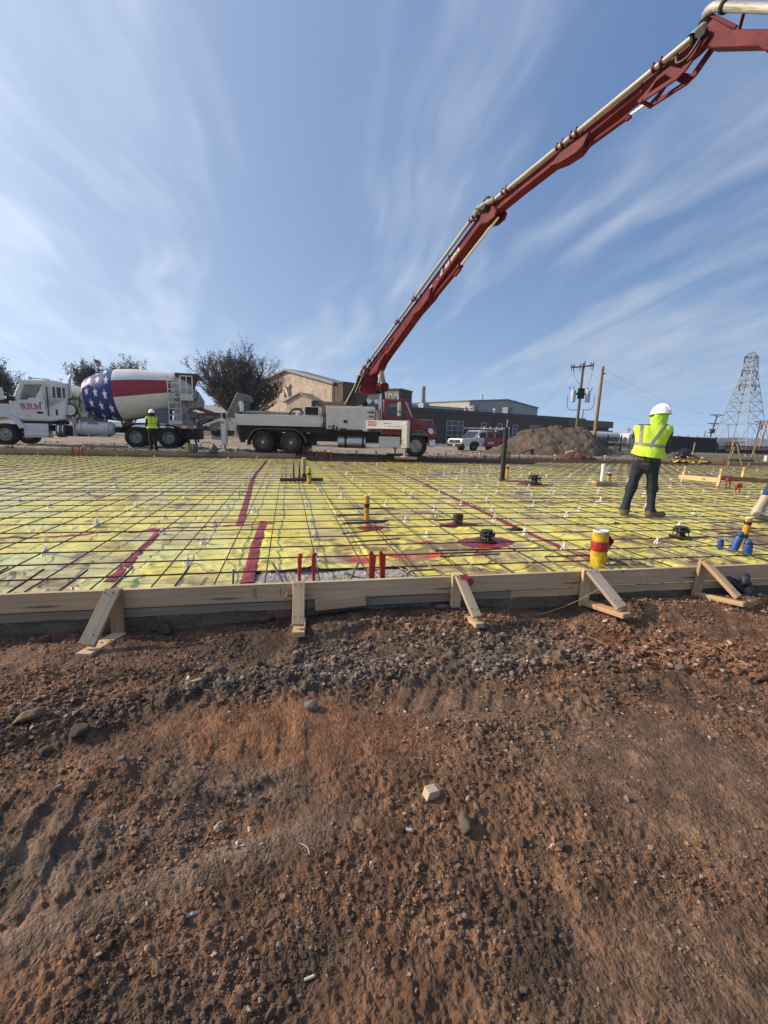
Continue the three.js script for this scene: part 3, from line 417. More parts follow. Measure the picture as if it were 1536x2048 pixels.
{
  const t = bandedPipe('thick yellow wrapped pipe with a red tape band near the form board', [3.084, 4.04], 0.37, 0.078, M.yellow, [[0.175, 0.10, M.redTape]]);
  const f = sheet(6, 6, (a, b) => [0.075 + 0.05 * a, 0.19 + 0.12 * b + 0.02 * Math.sin(6 * a), 0.03 * Math.sin(5 * b + 4 * a)]); part('tape_flap', f, Object.assign(M.redTape.clone(), { side: THREE.DoubleSide }), t);
}
{
  const at = [8.608, 11.462], t = thing('pvc_pipe', 'white plastic pipe standing in a small wooden box behind the worker', 'pipe', S3(at[0], 0, at[1]));
  part('pipe', lathe([[0.052, 0], [0.052, 0.62], [0.044, 0.62], [0.044, 0.3], [0, 0.3]], 24), M.pvc, t);
  const b = thing('wooden_box', 'small wooden form box round the white pipe', 'form box', S3(at[0] + 0.08, 0, at[1] + 0.0), AL - 0.15);
  for (const [x, z, w, d] of [[0, 0.13, 0.62, 0.04], [0, -0.13, 0.62, 0.04], [-0.29, 0, 0.04, 0.22], [0.29, 0, 0.04, 0.22]]) part('board', box(w, 0.14, d, [x, 0.07, z]), M.lumber, b);
  part('fill', box(0.54, 0.02, 0.22, [0, 0.09, 0]), M.concrete, b);
}
{
  const at = [6.204, 12.707], t = thing('standpipe', 'tall black standpipe with a thin rod on top right of the slab middle', 'pipe', S3(at[0], 0, at[1])); t.rotation.z = -0.01;
  part('pipe', lathe([[0.07, 0], [0.068, 0.9], [0.068, 1.55], [0.05, 1.57], [0, 1.57]], 20), M.blackMatt, t);
  part('rod', rod([0.02, 1.5, 0], [0.03, 1.78, 0], 0.016, 8), M.mastic, t); part('cap', [lathe([[0.068, 1.46], [0.08, 1.47], [0.08, 1.53], [0.068, 1.54]], 20), lathe([[0.068, 0.02], [0.09, 0.03], [0.09, 0.08], [0.068, 0.09]], 20)], M.black, t);
}
{
  const at = PATCH[1], t = thing('iron_pipe', 'short brown iron pipe cut off above the red tape patch', 'pipe', S3(at[0], 0, at[1] + 0.03));
  part('pipe', lathe([[0.070, -0.02], [0.068, 0.16], [0.064, 0.17], [0.058, 0.17], [0.058, 0.05], [0, 0.05]], 24), M.rust, t); part('tape_wrap', lathe([[0.071, 0.115], [0.074, 0.12], [0.074, 0.16], [0.070, 0.167]], 24), M.black, t);
}
function drain(label, [u, v], s, turn) {
  const t = thing('floor_drain', label, 'floor drain', S3(u, 0.0, v), turn); t.scale.setScalar(s);
  part('body', lathe([[0.13, 0.02], [0.135, 0.035], [0.07, 0.045], [0.05, 0.07], [0.05, 0.12], [0, 0.12]], 28), M.black, t);
  part('flange', lathe([[0.02, 0.105], [0.10, 0.10], [0.105, 0.115], [0.10, 0.128], [0.02, 0.135], [0, 0.135]], 28), M.blackMatt, t);
  const lid = part('lid', lathe([[0, 0.172], [0.078, 0.170], [0.082, 0.16], [0.078, 0.148], [0.02, 0.146], [0.02, 0.13]], 28), M.black, t);
  for (let k = 0; k < 4; k++) { const a = k * 1.57 + 0.5; part('bolt', rod([0.09 * Math.cos(a), 0.03, 0.09 * Math.sin(a)], [0.09 * Math.cos(a), 0.155, 0.09 * Math.sin(a)], 0.007, 6), M.steelGrey, t); }
  lid.rotation.z = 0.03;
}
drain('black stacked floor drain on the red patch in the middle of the slab', [PATCH[2][0], PATCH[2][1] + 0.02], 0.92, 0.4);
drain('black floor drain in front of the walking worker', [PATCH[3][0], PATCH[3][1]], 1.0, 1.3);
drain('far black floor drain right of the tall standpipe', [PATCH[4][0], PATCH[4][1]], 1.65, 0.2);
{ // blue wrapped stubs by the right of the form
  for (const [px, label, h, lean, r] of [[[5.077, 4.491], 'short blue wrapped stub, leftmost of the blue group', 0.17, [0.1, 0], 0.026], [[5.079, 4.35], 'tall blue wrapped stub bent to the right in the blue group', 0.30, [-0.28, 0], 0.034], [[5.085, 4.171], 'blue wrapped stub with a pale top, rightmost of the blue group', 0.23, [0.02, 0.0], 0.036], [[5.055, 4.399], 'low blue stub folded over between the taller blue stubs', 0.13, [-0.5, 0.2], 0.026]]) {
    const t = thing('wrapped_stub', label, 'pipe stub', S3(px[0], -0.02, px[1])); t.rotation.set(lean[1], 0, lean[0]);
    const prof = []; for (let k = 0; k <= 12; k++) { const y = k / 12; prof.push([r * (0.75 + 0.55 * Math.sin(Math.min(1, y * 1.15) * 2.6) + 0.18 * fbm(k * 1.3, px[0] * 7, 2)) * (k === 12 ? 0.45 : 1), h * y]); } prof.push([0, h * 1.02]);
    part('wrap', lathe(prof, 12), M.blue, t); part('tape_tie', [lathe([[r * 1.1, h * 0.78], [r * 1.28, h * 0.80], [r * 1.28, h * 0.86], [r * 1.0, h * 0.88]], 12)], M.black, t); part('bar_end', rod([0, -0.08, 0], [0, 0.05, 0], r * 0.45, 8), M.steelGrey, t);
  }
}
{ // red taped stubs standing in the cut-out by the near form
  const list = [[[0.091, 3.981], 'red taped stub, leftmost of the two standing by the narrow brace', 0.23], [[0.218, 3.994], 'red taped stub next to the white bar chair by the narrow brace', 0.24], [[0.72, 4.021], 'red taped stub, left one of the twin stubs at the middle of the cut-out', 0.24], [[0.742, 3.989], 'shorter red taped stub leaning on its twin at the middle of the cut-out', 0.21], [[0.825, 4.009], 'red taped stub, left one of the pair at the right of the cut-out', 0.235], [[0.846, 3.976], 'shorter red taped stub, right one of the pair at the right of the cut-out', 0.21]];
  for (const [[u, v], label, h] of list) {
    const t = thing('taped_stub', label, 'pipe stub', S3(u, -0.09, Math.min(v, 3.95)), u * 7); t.rotation.z = 0.05 * Math.sin(u * 40);
    const prof = []; for (let k = 0; k <= 10; k++) prof.push([0.016 * (0.9 + 0.35 * k / 10 + 0.22 * fbm(k * 1.1 + u * 30, 4, 2)), 0.10 + h * k / 10]); prof.push([0, 0.101 + h]);
    part('tape_wrap', lathe(prof, 12), M.redTape, t); part('conduit', lathe([[0.013, -0.05], [0.013, 0.12], [0, 0.12]], 12), M.steelGrey, t); part('tape_knot', box(0.032, 0.03, 0.036, [0.004, 0.09 + h, 0.006], [0.2, 0.5, 0.1], 0.01), M.redTape, t);
  }
  const bars = [['bent steel hook arching low over the cut-out', [[1.0, -0.12, 3.74], [1.0, 0.05, 3.76], [1.03, 0.09, 3.8], [1.3, 0.09, 3.86]]], ['second bent steel hook beside the low one in the cut-out', [[1.06, -0.12, 3.70], [1.06, 0.03, 3.71], [1.10, 0.06, 3.72], [1.42, 0.06, 3.76]]], ['straight steel bar standing up at the left of the cut-out', [[-0.44, -0.10, 3.72], [-0.43, 0.18, 3.76]]], ['steel bar leaning to the left in the cut-out', [[0.02, -0.10, 3.72], [-0.06, 0.06, 3.85], [-0.13, 0.17, 3.95]]], ['steel bar leaning to the right in the cut-out', [[0.44, -0.10, 3.74], [0.52, 0.02, 3.84], [0.62, 0.14, 4.0]]], ['short curled bar end beside the right twin stub', [[0.25, -0.08, 3.8], [0.25, -0.02, 3.82], [0.27, 0.01, 3.84]]], ['grey bar laid along the back of the cut-out', [[0.5, 0.03, 4.04], [0.75, -0.03, 3.92], [0.98, -0.06, 3.85]]], ['pair of grey bars slanting at the right of the cut-out', [[0.98, 0.05, 4.2], [1.12, 0.02, 3.95], [1.2, 0.0, 3.8]]]];
  for (const [label, p] of bars) single('footing_bar', tube(p.map(([u, y, v]) => S3(u, y, v)), 0.0095, 12, 6), M.rebarGrey, label, 'steel bar');
}
{ // far cluster with its steel basket
  const at = [0.286, 11.929], t = thing('bar_basket', 'rusty basket of steel bars round the far yellow pipes', 'bar basket', S3(at[0] - 0.05, 0, at[1]), AL);
  for (let k = 0; k < 6; k++) part('bar', rod([-0.42, 0.05 + 0.03 * (k % 3), -0.2 + 0.08 * k], [0.65, 0.06 + 0.03 * (k % 3), -0.2 + 0.08 * k], 0.012, 6), M.rebar, t);
  for (let k = 0; k < 8; k++) part('stirrup', tube([[-0.36 + 0.1 * k, 0.0, 0.2], [-0.36 + 0.1 * k, 0.17, 0.18], [-0.36 + 0.1 * k, 0.17, -0.18], [-0.36 + 0.1 * k, 0.0, -0.2]], 0.010, 10, 5), M.rebar, t);
  for (const [dx, h, lab] of [[-0.13, 0.36, 'thin rust red stub left of the far yellow pipes'], [0.02, 0.36, 'thin rust red stub nearer to the far yellow pipes']]) { const s = thing('capped_stub', lab, 'pipe stub', S3(at[0] + dx, 0, at[1] + 0.35)); part('conduit', rod([0, 0, 0], [0, h + 0.15, 0], 0.018, 8), M.steelGrey, s); part('tape_wrap', rod([0, 0.05, 0], [0, h, 0], 0.026, 8), std(0.16, 0.04, 0.03, 0.7), s); }
}
{ // orange mesh rags on stubs along the far edge
  const orange = std(0.42, 0.07, 0.035, 0.6, 0, { map: rep(T_GRIME, 3), side: THREE.DoubleSide });
  for (const [p, label, w, h] of [[[-8.855, 22.511], 'orange mesh caps on bars at the far left edge of the slab', 0.7, 0.4], [[0.945, 23.161], 'orange red rag tied to bar ends behind the far pipe cluster', 0.5, 0.6], [[1.558, 22.889], 'orange red streamer hanging over the far bar ends', 1.1, 0.35], [[10.874, 22.13], 'orange mesh cap beside the standpipe at the far edge', 0.55, 0.5]]) {
    const t = thing('orange_rag', label, 'orange mesh', S3(p[0], 0.0, p[1])); for (let k = 0; k < 5; k++) part('strip', sheet(3, 6, (a, b) => [(k - 2) * w / 5 + a * w / 8, h * (1 - b * rr(0.7, 1)), 0.04 * fbm(k + a, b * 3, 2)]), orange, t); part('bar_end', [rod([-0.3 * w, -0.05, 0], [-0.3 * w, h * 0.8, 0], 0.012, 6), rod([0.3 * w, -0.05, 0], [0.3 * w, h * 0.8, 0], 0.012, 6)], M.rebar, t);
  }
}
// black scraps of plastic
for (const [p, r, label] of [[[3.117, 5.879], 0.11, 'small crumpled black plastic scrap right of the middle floor drain'], [[4.967, 6.185], 0.06, 'tiny black scrap left of the worker\'s rear foot']]) single('plastic_scrap', sheet(16, 16, (a, b) => { const u = p[0] + (a - 0.5) * 2 * r, v = p[1] + (b - 0.5) * 1.4 * r, [x, z] = W2(u, v); return [x, sheetingY(u, v) + 0.01 + 0.05 * Math.max(0, ridge(a * 3 + 4, b * 3, 2)) * (1 - Math.abs(2 * a - 1)), z]; }), M.black, label, 'plastic scrap');


// ---------------------------------------------------------------- form boards, braces
seed = 21;
const lumberTint = (r, g, b, mapRep = 1) => std(r, g, b, 0.82, 0, { map: rep(woodTex, 0.8 * mapRep, 3.1 * mapRep), bumpMap: rep(woodTex, 0.8 * mapRep, 3.1 * mapRep), bumpScale: 0.0012 });
const LUM = [lumberTint(0.70, 0.54, 0.36), lumberTint(0.74, 0.58, 0.39), lumberTint(0.68, 0.52, 0.35), lumberTint(0.72, 0.54, 0.34)];
{
  const upper = [[-4.6, -0.02, 'upper form board running off to the left, level with the leftmost brace'], [-0.016, 1.44, 'upper form board in the middle with the short cleat under it'], [1.444, 4.9, 'upper form board on the right with scuffed top edge'], [4.904, 8.5, 'upper form board beyond the right edge brace']];
  upper.forEach(([a, b, label], k) => { const o = single('form_board', beam(S3(a, 0.03 + 0.003 * k, 3.6), S3(b, 0.033 + 0.003 * k, 3.6), 0.038, 0.142, [0, 1, 0], 0.003), LUM[k], label, 'form board'); });
  const lower = [[-4.6, 0.14, 'lower grey stained form board on the left under the upper one'], [0.145, 1.9, 'lower form board hidden behind the short cleat'], [1.905, 8.5, 'lower form board on the right with a split upper edge']];
  lower.forEach(([a, b, label], k) => single('form_board', beam(S3(a, -0.079, 3.606), S3(b, -0.080, 3.606), 0.038, 0.066, [0, 1, 0], 0.003), [lumberTint(0.36, 0.31, 0.25), lumberTint(0.33, 0.28, 0.23), LUM[3]][k], label, 'form board'));
  single('cleat', beam(S3(0.205, -0.078, 3.563), S3(0.615, -0.054, 3.563), 0.038, 0.088, [0, 1, 0], 0.004), lumberTint(0.66, 0.50, 0.31), 'short wooden cleat nailed over the joint between the form boards', 'cleat');
}
{ const ink = std(0.30, 0.22, 0.14, 0.9), f = new THREE.Matrix4().makeRotationY(AL), put = (g, u, y) => { const [x, z] = W2(u, 3.5785); return g.applyMatrix4(f).translate(x, y, z); };
  single('stamp_mark', put(letters('LODI', 0.026, 'b', 0.002).rotateZ(Math.PI / 2), -0.255, 0.035), ink, 'faint upright stamped letters on the form board left of the narrow brace', 'stamp'); single('stamp_mark', [put(span(-0.008, -0.004, -0.03, 0.03, 0, 0.002, 0), -0.055, 0.036), put(span(-0.008, 0.010, -0.03, -0.026, 0, 0.002, 0), -0.055, 0.036), put(span(-0.012, 0.004, 0.026, 0.03, 0, 0.002, 0), -0.055, 0.036)], ink, 'faint bracket shaped mark on the form board left of the narrow brace', 'stamp'); }
function brace(label, ut, uf, vf, yf, yt, w, lean, mats, spray) {
  const t = thing('form_brace', label, 'brace', [0, 0, 0]);
  part('stake', beam(S3(ut + 0.005, -0.40, 3.555), S3(ut + lean, yt, 3.55), 0.088, 0.038, [SA, 0, CA]), mats[0], t);
  part('kicker', beam(S3(ut + 0.01, yt + 0.005, 3.50), S3(uf + 0.004, yf + 0.022, vf - 0.03), w, 0.038, [SA, 0.6, CA], 0.004), mats[1], t);
  part('foot_block', beam(S3(ut + 0.02, yf - 0.055, 3.54), S3(uf + 0.005, yf - 0.018, vf - 0.10), w, 0.038, [0, 1, 0], 0.004), mats[2], t);
  const nails = []; for (const [k, s] of [[0.08, -1], [0.09, 1], [0.92, -1], [0.93, 1]]) { const p = new THREE.Vector3(...S3(lerp(ut, uf, k) + s * w * 0.28, lerp(yt, yf + 0.04, k) + 0.020, lerp(3.50, vf, k) - 0.012)); nails.push(rod(p, p.clone().add(new THREE.Vector3(SA * 0.006, 0.006, CA * 0.006)), 0.004, 6)); } part('nails', nails, M.rust, t);
  if (spray) { const s = part('paint_mark', sheet(8, 8, (a, b) => { const k = 0.03 + 0.13 * b, e = (a - 0.5) * w * 0.9; return S3(lerp(ut, uf, k) + e + 0.035, lerp(yt + 0.005, yf + 0.04, k) + 0.022 - 0.0 * b, lerp(3.5, vf, k) - 0.018); }), std(0.45, 0.03, 0.03, 0.6), t); }
  return t;
}
brace('leftmost wooden brace with a wide weathered kicker', -1.235, -1.31, 3.24, -0.17, 0.125, 0.10, 0.01, [lumberTint(0.42, 0.30, 0.19), lumberTint(0.52, 0.43, 0.32), LUM[1]]);
brace('narrow upright wooden brace standing square to the form, second from left', 0.072, 0.062, 3.28, -0.13, 0.125, 0.088, 0.0, [LUM[0], lumberTint(0.60, 0.47, 0.31), LUM[2]]);
brace('wooden brace with a red paint mark, third from left', 1.375, 1.435, 3.25, -0.135, 0.135, 0.075, 0.01, [LUM[1], lumberTint(0.56, 0.47, 0.36), lumberTint(0.66, 0.50, 0.31)], true);
brace('wooden brace with a grey kicker, fourth from left', 2.60, 2.70, 3.22, -0.115, 0.135, 0.095, 0.01, [LUM[1], lumberTint(0.50, 0.45, 0.39), lumberTint(0.62, 0.42, 0.26)]);
brace('tall wooden brace of two leaning boards at the right', 3.78, 3.90, 3.25, -0.09, 0.19, 0.06, 0.06, [lumberTint(0.50, 0.36, 0.23), lumberTint(0.66, 0.48, 0.29), lumberTint(0.60, 0.44, 0.27)]);
{ // red blot of paint on the board next to the third brace
  single('paint_blot', sheet(14, 8, (a, b) => { const th = a * 6.2832, k = b * 0.045 * (1 + 0.4 * fbm(a * 4, 3, 2)); return S3(1.50 + k * 1.2 * Math.cos(th), 0.055 + k * 0.8 * Math.sin(th), 3.5775); }), std(0.42, 0.03, 0.035, 0.6, 0, { side: THREE.DoubleSide }), 'red paint blot on the form board beside the third brace', 'paint blot');
  // string line from the fourth brace
  single('string_line', tube([S3(2.66, 0.02, 3.4), S3(2.45, -0.1, 3.42), S3(2.2, -0.2, 3.45), S3(2.0, -0.235, 3.47)], 0.0025, 16, 5), std(0.5, 0.42, 0.2, 0.8), 'thin slack string hanging from the fourth brace to the ground', 'string');
  // black plastic behind the right brace
  const g = sheet(20, 20, (a, b) => { const u = 4.0 + 0.30 * a * (0.7 + 0.3 * b) + 0.1 * (1 - b) + 0.03 * fbm(b * 5, 3, 2), y = -0.22 + (0.24 + 0.08 * fbm(a * 4, 7, 2)) * b + 0.03 * fbm(a * 6, b * 6, 3), v = 3.50 - 0.16 * (1 - b) + 0.07 * ridge(a * 3 + 4, b * 3, 3); return S3(u, y, v); });
  single('plastic_scrap', g, Object.assign(M.black.clone(), { side: THREE.DoubleSide, roughness: 0.3 }), 'sheet of black plastic draped over the form behind the right brace', 'plastic sheet');
}
// far forms along the back edge, with the white stake heads that hold them
{
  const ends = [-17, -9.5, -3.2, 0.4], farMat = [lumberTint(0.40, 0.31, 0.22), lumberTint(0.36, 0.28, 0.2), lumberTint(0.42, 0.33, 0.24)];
  const names = ['far form board at the left edge in front of the mixer truck', 'far form board in front of the pump truck\'s hopper', 'far form board in front of the pump truck\'s rear wheels'];
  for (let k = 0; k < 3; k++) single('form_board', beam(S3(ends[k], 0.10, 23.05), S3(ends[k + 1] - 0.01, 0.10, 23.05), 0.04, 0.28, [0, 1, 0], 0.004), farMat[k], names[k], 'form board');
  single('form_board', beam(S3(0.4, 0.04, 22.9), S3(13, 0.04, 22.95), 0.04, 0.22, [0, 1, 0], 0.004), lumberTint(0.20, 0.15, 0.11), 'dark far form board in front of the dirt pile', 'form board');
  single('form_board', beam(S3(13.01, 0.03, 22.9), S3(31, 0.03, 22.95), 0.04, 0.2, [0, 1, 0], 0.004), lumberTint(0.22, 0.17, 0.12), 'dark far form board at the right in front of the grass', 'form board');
  const head = M.mastic; const st0 = thing('form_stake', 'small pale stake head on the far form boards', 'stake', [0, 0, 0], 0, 'stake heads along the far forms');
  part('stake', box(0.05, 0.4, 0.05, [0, -0.05, 0]), M.lumberGrey, st0); part('head', box(0.12, 0.06, 0.09, [0, 0.16, 0]), std(0.72, 0.66, 0.56, 0.7), st0);
  [[-13.2], [-11.2], [-8.9], [-7.0], [-4.9], [-2.4], [-0.4], [1.8], [3.4], [4.4], [6.5], [8.1], [10], [14.4], [17.5], [21], [24]].forEach(([u], k) => { const p = S3(u, 0.22, 23.25); if (!k) st0.position.set(...p); else copyOf(st0, p, rr(0, 1)); });
}
// layout boards on the right of the slab
{
  const board = (label, a, b, h, t) => single('layout_board', beam(a, b, 0.038, h, [0, 1, 0], 0.004), t, label, 'layout board');
  const stake = (label, p, h, lean) => single('layout_stake', beam([p[0], -0.06, p[2]], [p[0] + lean, h, p[2]], 0.04, 0.09, [0, 0, 1], 0.004), M.lumberNew, label, 'wooden stake');
  const a = [9.309, 0, -14.606], b = [9.406, 0, -13.132], c = [11.897, 0, -15.254];
  stake('new wooden stake at the left end of the layout board, nearest the worker', a, 0.52, 0.08); stake('new wooden stake at the joint of the two layout boards', b, 0.56, 0.05); stake('wooden stake behind the dark layout board at the right', [c[0] + 0.1, 0, c[2] - 0.4], 0.5, 0.02);
  board('new bright layout board between the two front stakes', [a[0] - 0.12, 0.20, a[2] + 0.06], [b[0] + 0.02, 0.24, b[2] + 0.06], 0.14, M.lumberNew);
  board('dark layout board running right from the middle stake', [b[0] + 0.05, 0.30, b[2] + 0.0], [b[0] + 2.4, 0.20, b[2] - 0.3], 0.13, lumberTint(0.33, 0.22, 0.13));
  board('short bright layout board behind the dark one', [c[0] + 0.15, 0.32, c[2] - 0.5], [c[0] + 1.2, 0.22, c[2] - 0.3], 0.08, M.lumberNew);
  for (const [p, h, label] of [[[9.655, 0, -13.066], 0.26, 'red capped stub under the dark layout board'], [[9.381, 0, -12.321], 0.16, 'red tape bundle in front of the dark layout board']]) { const t = thing('taped_stub', label, 'pipe stub', p); part('conduit', [rod([-0.05, 0, 0], [-0.05, h, 0], 0.012, 6), rod([0.05, 0, 0], [0.05, h, 0], 0.012, 6)], M.rebar, t); part('tape_wrap', box(0.2, 0.12, 0.1, [0, h, 0], [0, 0.3, 0.1], 0.03), M.redTape, t); }
}


// ---------------------------------------------------------------- loose stones and crumbs on the foreground dirt
seed = 31;
function stoneGeo(detail, rough, flat = 0.7, cut = 0.25) {
  let g = new THREE.IcosahedronGeometry(1, detail); g.deleteAttribute('uv'); g.deleteAttribute('normal'); g = mergeVertices(g, 1e-4); const p = g.attributes.position, o = rr(0, 99), planes = []; for (let k = 0; k < 6; k++) planes.push([new THREE.Vector3(rr(-1, 1), rr(-1, 1), rr(-1, 1)).normalize(), rr(1 - cut * 1.6, 1 - cut * 0.3)]);
  for (let i = 0; i < p.count; i++) { const v = new THREE.Vector3().fromBufferAttribute(p, i); v.multiplyScalar(1 + rough * fbm(v.x * 1.7 + o, v.y * 1.7 + v.z * 2.1 + o, 3)); for (const [n, d] of planes) { const e = v.dot(n) - d; if (e > 0) v.addScaledVector(n, -e * 0.9); } p.setXYZ(i, v.x, v.y * flat, v.z); }
  g.computeVertexNormals(); g.setAttribute('uv', new THREE.BufferAttribute(new Float32Array(p.count * 2).map((_, k) => (k % 2 ? p.getY(k >> 1) : p.getX(k >> 1) + 0.7 * p.getZ(k >> 1)) * 0.2), 2)); return g;
}
{
  const facet = (g) => { g = g.toNonIndexed(); g.computeVertexNormals(); return g; };
  const variants = [stoneGeo(1, 0.9, 0.75, 0.4), stoneGeo(1, 0.7, 0.8, 0.45), stoneGeo(1, 0.8, 0.6, 0.5), stoneGeo(1, 1.0, 0.75, 0.35)], N = [36000, 36000, 30000, 30000], mats = variants.map(() => std(1, 1, 1, 0.95));
  const m4 = new THREE.Matrix4(), q = new THREE.Quaternion(), e = new THREE.Euler(), col = new THREE.Color();
  variants.forEach((g, k) => {
    const im = new THREE.InstancedMesh(facet(g), mats[k], N[k]); let n = 0, guard = 0;
    while (n < N[k] && guard++ < N[k] * 12) {
      const z = -0.8 - 4.1 * Math.pow(rnd(), 0.8), hw = 0.85 + 1.0 * -z, x = rr(-hw, hw), s = dirt(x, z); if (s.v > 3.5) continue;
      const p = 0.22 + 0.5 * sstep(2.75, 3.1, s.v) + 0.75 * s.gravel + 0.85 * s.windrow + 0.75 * s.crumbs + 0.45 * sstep(-0.1, 0.35, fbm(x * 1.5 + 40, z * 1.5, 3)) + (z > -1.55 ? 0.25 : 0) - 0.16 * s.smooth - 0.02 * s.inTrack; if (rnd() > p * sstep(-0.35, 0.25, fbm(x * 4 + 3, z * 4, 3)) * 1.3) continue;
      const heap = clamp(s.gravel * 0.6 + s.windrow + s.crumbs * 0.8), size = (0.0019 + 0.0036 * Math.pow(rnd(), 2) + 0.015 * Math.pow(rnd(), 20 - 6 * heap)) * (0.8 + 0.25 * heap - 0.3 * s.smooth) * (0.75 + 0.13 * -z);
      m4.compose(new THREE.Vector3(x, s.y + size * 0.25, z), q.setFromEuler(e.set(rr(-0.5, 0.5), rr(0, 6.3), rr(-0.5, 0.5))), new THREE.Vector3(size * rr(0.8, 1.5), size * rr(0.7, 1.1), size * rr(0.7, 1.1))); im.setMatrixAt(n, m4);
      const base = dirtColor(x, z, s), t = rnd(), pale = t < 0.03 ? 3.0 : t < 0.09 ? 1.8 : rr(0.7, 1.35), grey = t < 0.12 ? 0.6 : 0.14 * rnd(), l = (base[0] + base[1] + base[2]) / 3; col.setRGB(Math.min(0.62, lerp(base[0], l * 1.1, grey) * pale), Math.min(0.58, lerp(base[1], l, grey) * pale), Math.min(0.52, lerp(base[2], l * 0.9, grey) * pale)); im.setColorAt(n, col); n++;
    }
    im.count = n; im.name = numbered('gravel'); im.userData.kind = 'stuff'; im.userData.label = ['loose brown crumbs of soil scattered over the foreground dirt', 'small grey stones scattered over the foreground dirt', 'flat gravel chips scattered over the foreground dirt', 'rough clods scattered over the foreground dirt'][k]; im.userData.category = 'gravel'; scene.add(im);
  });
}
function rock(name, label, cat, [x, , z], [sx, sy, sz], c, opt = {}) {
  const g = stoneGeo(opt.detail ?? 3, opt.rough ?? 0.45, 1, opt.cut ?? 0.3); g.scale(sx, sy, sz); const y = dirtY(x, z);
  return single(name, g, std(c[0], c[1], c[2], 0.92, 0, { map: rep(T_GRIME, 2), bumpMap: rep(T_GRAIN, 3), bumpScale: 0.003 }), label, cat, undefined, [x, y + sy * (opt.up ?? 0.45), z], opt.turn ?? rr(0, 6));
}
const GREYROCK = [0.22, 0.19, 0.155], REDROCK = [0.20, 0.10, 0.055], DARKROCK = [0.11, 0.085, 0.065], PALE = [0.55, 0.52, 0.47];
rock('rock', 'round grey rock at the foot of the gravel ridge, left of centre', 'rock', [-0.369, -0.2, -2.317], [0.042, 0.032, 0.036], GREYROCK);
rock('rock', 'brown grey rock half sunk in the dirt below the wooden block', 'rock', [0.344, -0.24, -1.604], [0.050, 0.030, 0.034], [0.20, 0.145, 0.105], { cut: 0.45 });
rock('rock', 'large dark clod by the footing between the two left braces', 'rock', [-1.617, -0.25, -3.301], [0.075, 0.055, 0.055], DARKROCK);
rock('rock', 'rust brown clod by the footing left of the narrow brace', 'rock', [-0.897, -0.24, -3.472], [0.065, 0.038, 0.045], REDROCK);
rock('rock', 'dark red clod on the gravel under the narrow brace', 'rock', [-0.775, -0.2, -2.773], [0.036, 0.026, 0.03], [0.10, 0.055, 0.04]);
rock('rock', 'flat tan clod on the gravel under the third brace', 'rock', [0.513, -0.24, -3.728], [0.07, 0.03, 0.04], [0.19, 0.15, 0.11]);
rock('rock', 'triangular orange tan chunk beside the third brace foot', 'rock', [1.038, -0.25, -3.765], [0.032, 0.03, 0.022], [0.42, 0.24, 0.13], { cut: 0.6, rough: 0.15 });
rock('rock', 'flat grey slab of clod on the gravel right of centre', 'rock', [0.695, -0.2, -2.798], [0.055, 0.025, 0.035], [0.20, 0.17, 0.14]);
rock('rock', 'brown clod on the gravel ridge above the flat grey one', 'rock', [0.786, -0.2, -2.925], [0.04, 0.03, 0.03], [0.17, 0.135, 0.105]);
rock('rock', 'grey stone high on the gravel near the third brace', 'rock', [0.942, -0.22, -3.355], [0.038, 0.03, 0.03], [0.19, 0.17, 0.15]);
rock('rock', 'orange brown stone at the right edge below the dug bank', 'rock', [2.432, -0.22, -2.796], [0.06, 0.04, 0.045], [0.24, 0.12, 0.06]);
rock('rock', 'grey lump in the crumbled bank at the right', 'rock', [2.014, -0.2, -2.907], [0.035, 0.035, 0.03], [0.19, 0.165, 0.14]);
rock('rock', 'orange clod in the crumbled bank left of the edge stone', 'rock', [2.351, -0.2, -2.852], [0.045, 0.03, 0.03], [0.25, 0.115, 0.055]);
rock('rock', 'dark clod with a hollow beside it in the crumbs below the block', 'rock', [0.552, -0.24, -1.533], [0.022, 0.02, 0.02], [0.16, 0.11, 0.08]);
rock('rock', 'brown clod right of the hollow in the crumbs', 'rock', [0.698, -0.24, -1.518], [0.022, 0.022, 0.018], [0.15, 0.10, 0.07]);
rock('rock', 'orange brown oval stone in the crumbs at the right', 'rock', [1.23, -0.24, -1.545], [0.018, 0.011, 0.013], [0.27, 0.14, 0.06]);
rock('rock', 'tan flake standing up in the dirt at the lower right', 'rock', [1.208, -0.24, -1.465], [0.018, 0.01, 0.009], [0.36, 0.22, 0.12]);
rock('rock', 'grey stone with a dark shadow on the smooth dirt right of centre', 'rock', [1.059, -0.235, -1.743], [0.013, 0.013, 0.011], [0.36, 0.33, 0.28]);
rock('rock', 'pair of pale grey stones at the left under the gravel ridge, left one', 'rock', [-1.158, -0.24, -1.884], [0.016, 0.014, 0.014], [0.33, 0.30, 0.27]);
rock('rock', 'pair of pale grey stones at the left under the gravel ridge, right one', 'rock', [-1.079, -0.24, -1.906], [0.014, 0.012, 0.012], [0.33, 0.30, 0.27]);
rock('rock', 'dark boulder like clod at the left edge of the gravel ridge', 'rock', [-1.449, -0.22, -2.041], [0.045, 0.036, 0.038], [0.10, 0.08, 0.065]);
rock('rock', 'tan clod lit on top at the left of the gravel ridge', 'rock', [-1.754, -0.22, -2.13], [0.075, 0.03, 0.045], [0.26, 0.16, 0.09]);
rock('rock', 'greyish clod at the left edge, half way down the frame', 'rock', [-1.528, -0.23, -1.92], [0.035, 0.028, 0.028], [0.12, 0.095, 0.075]);
rock('rock', 'clod on the flat ground left of the leftmost track marks', 'rock', [-0.17, -0.24, -1.598], [0.010, 0.009, 0.009], [0.36, 0.29, 0.22]);
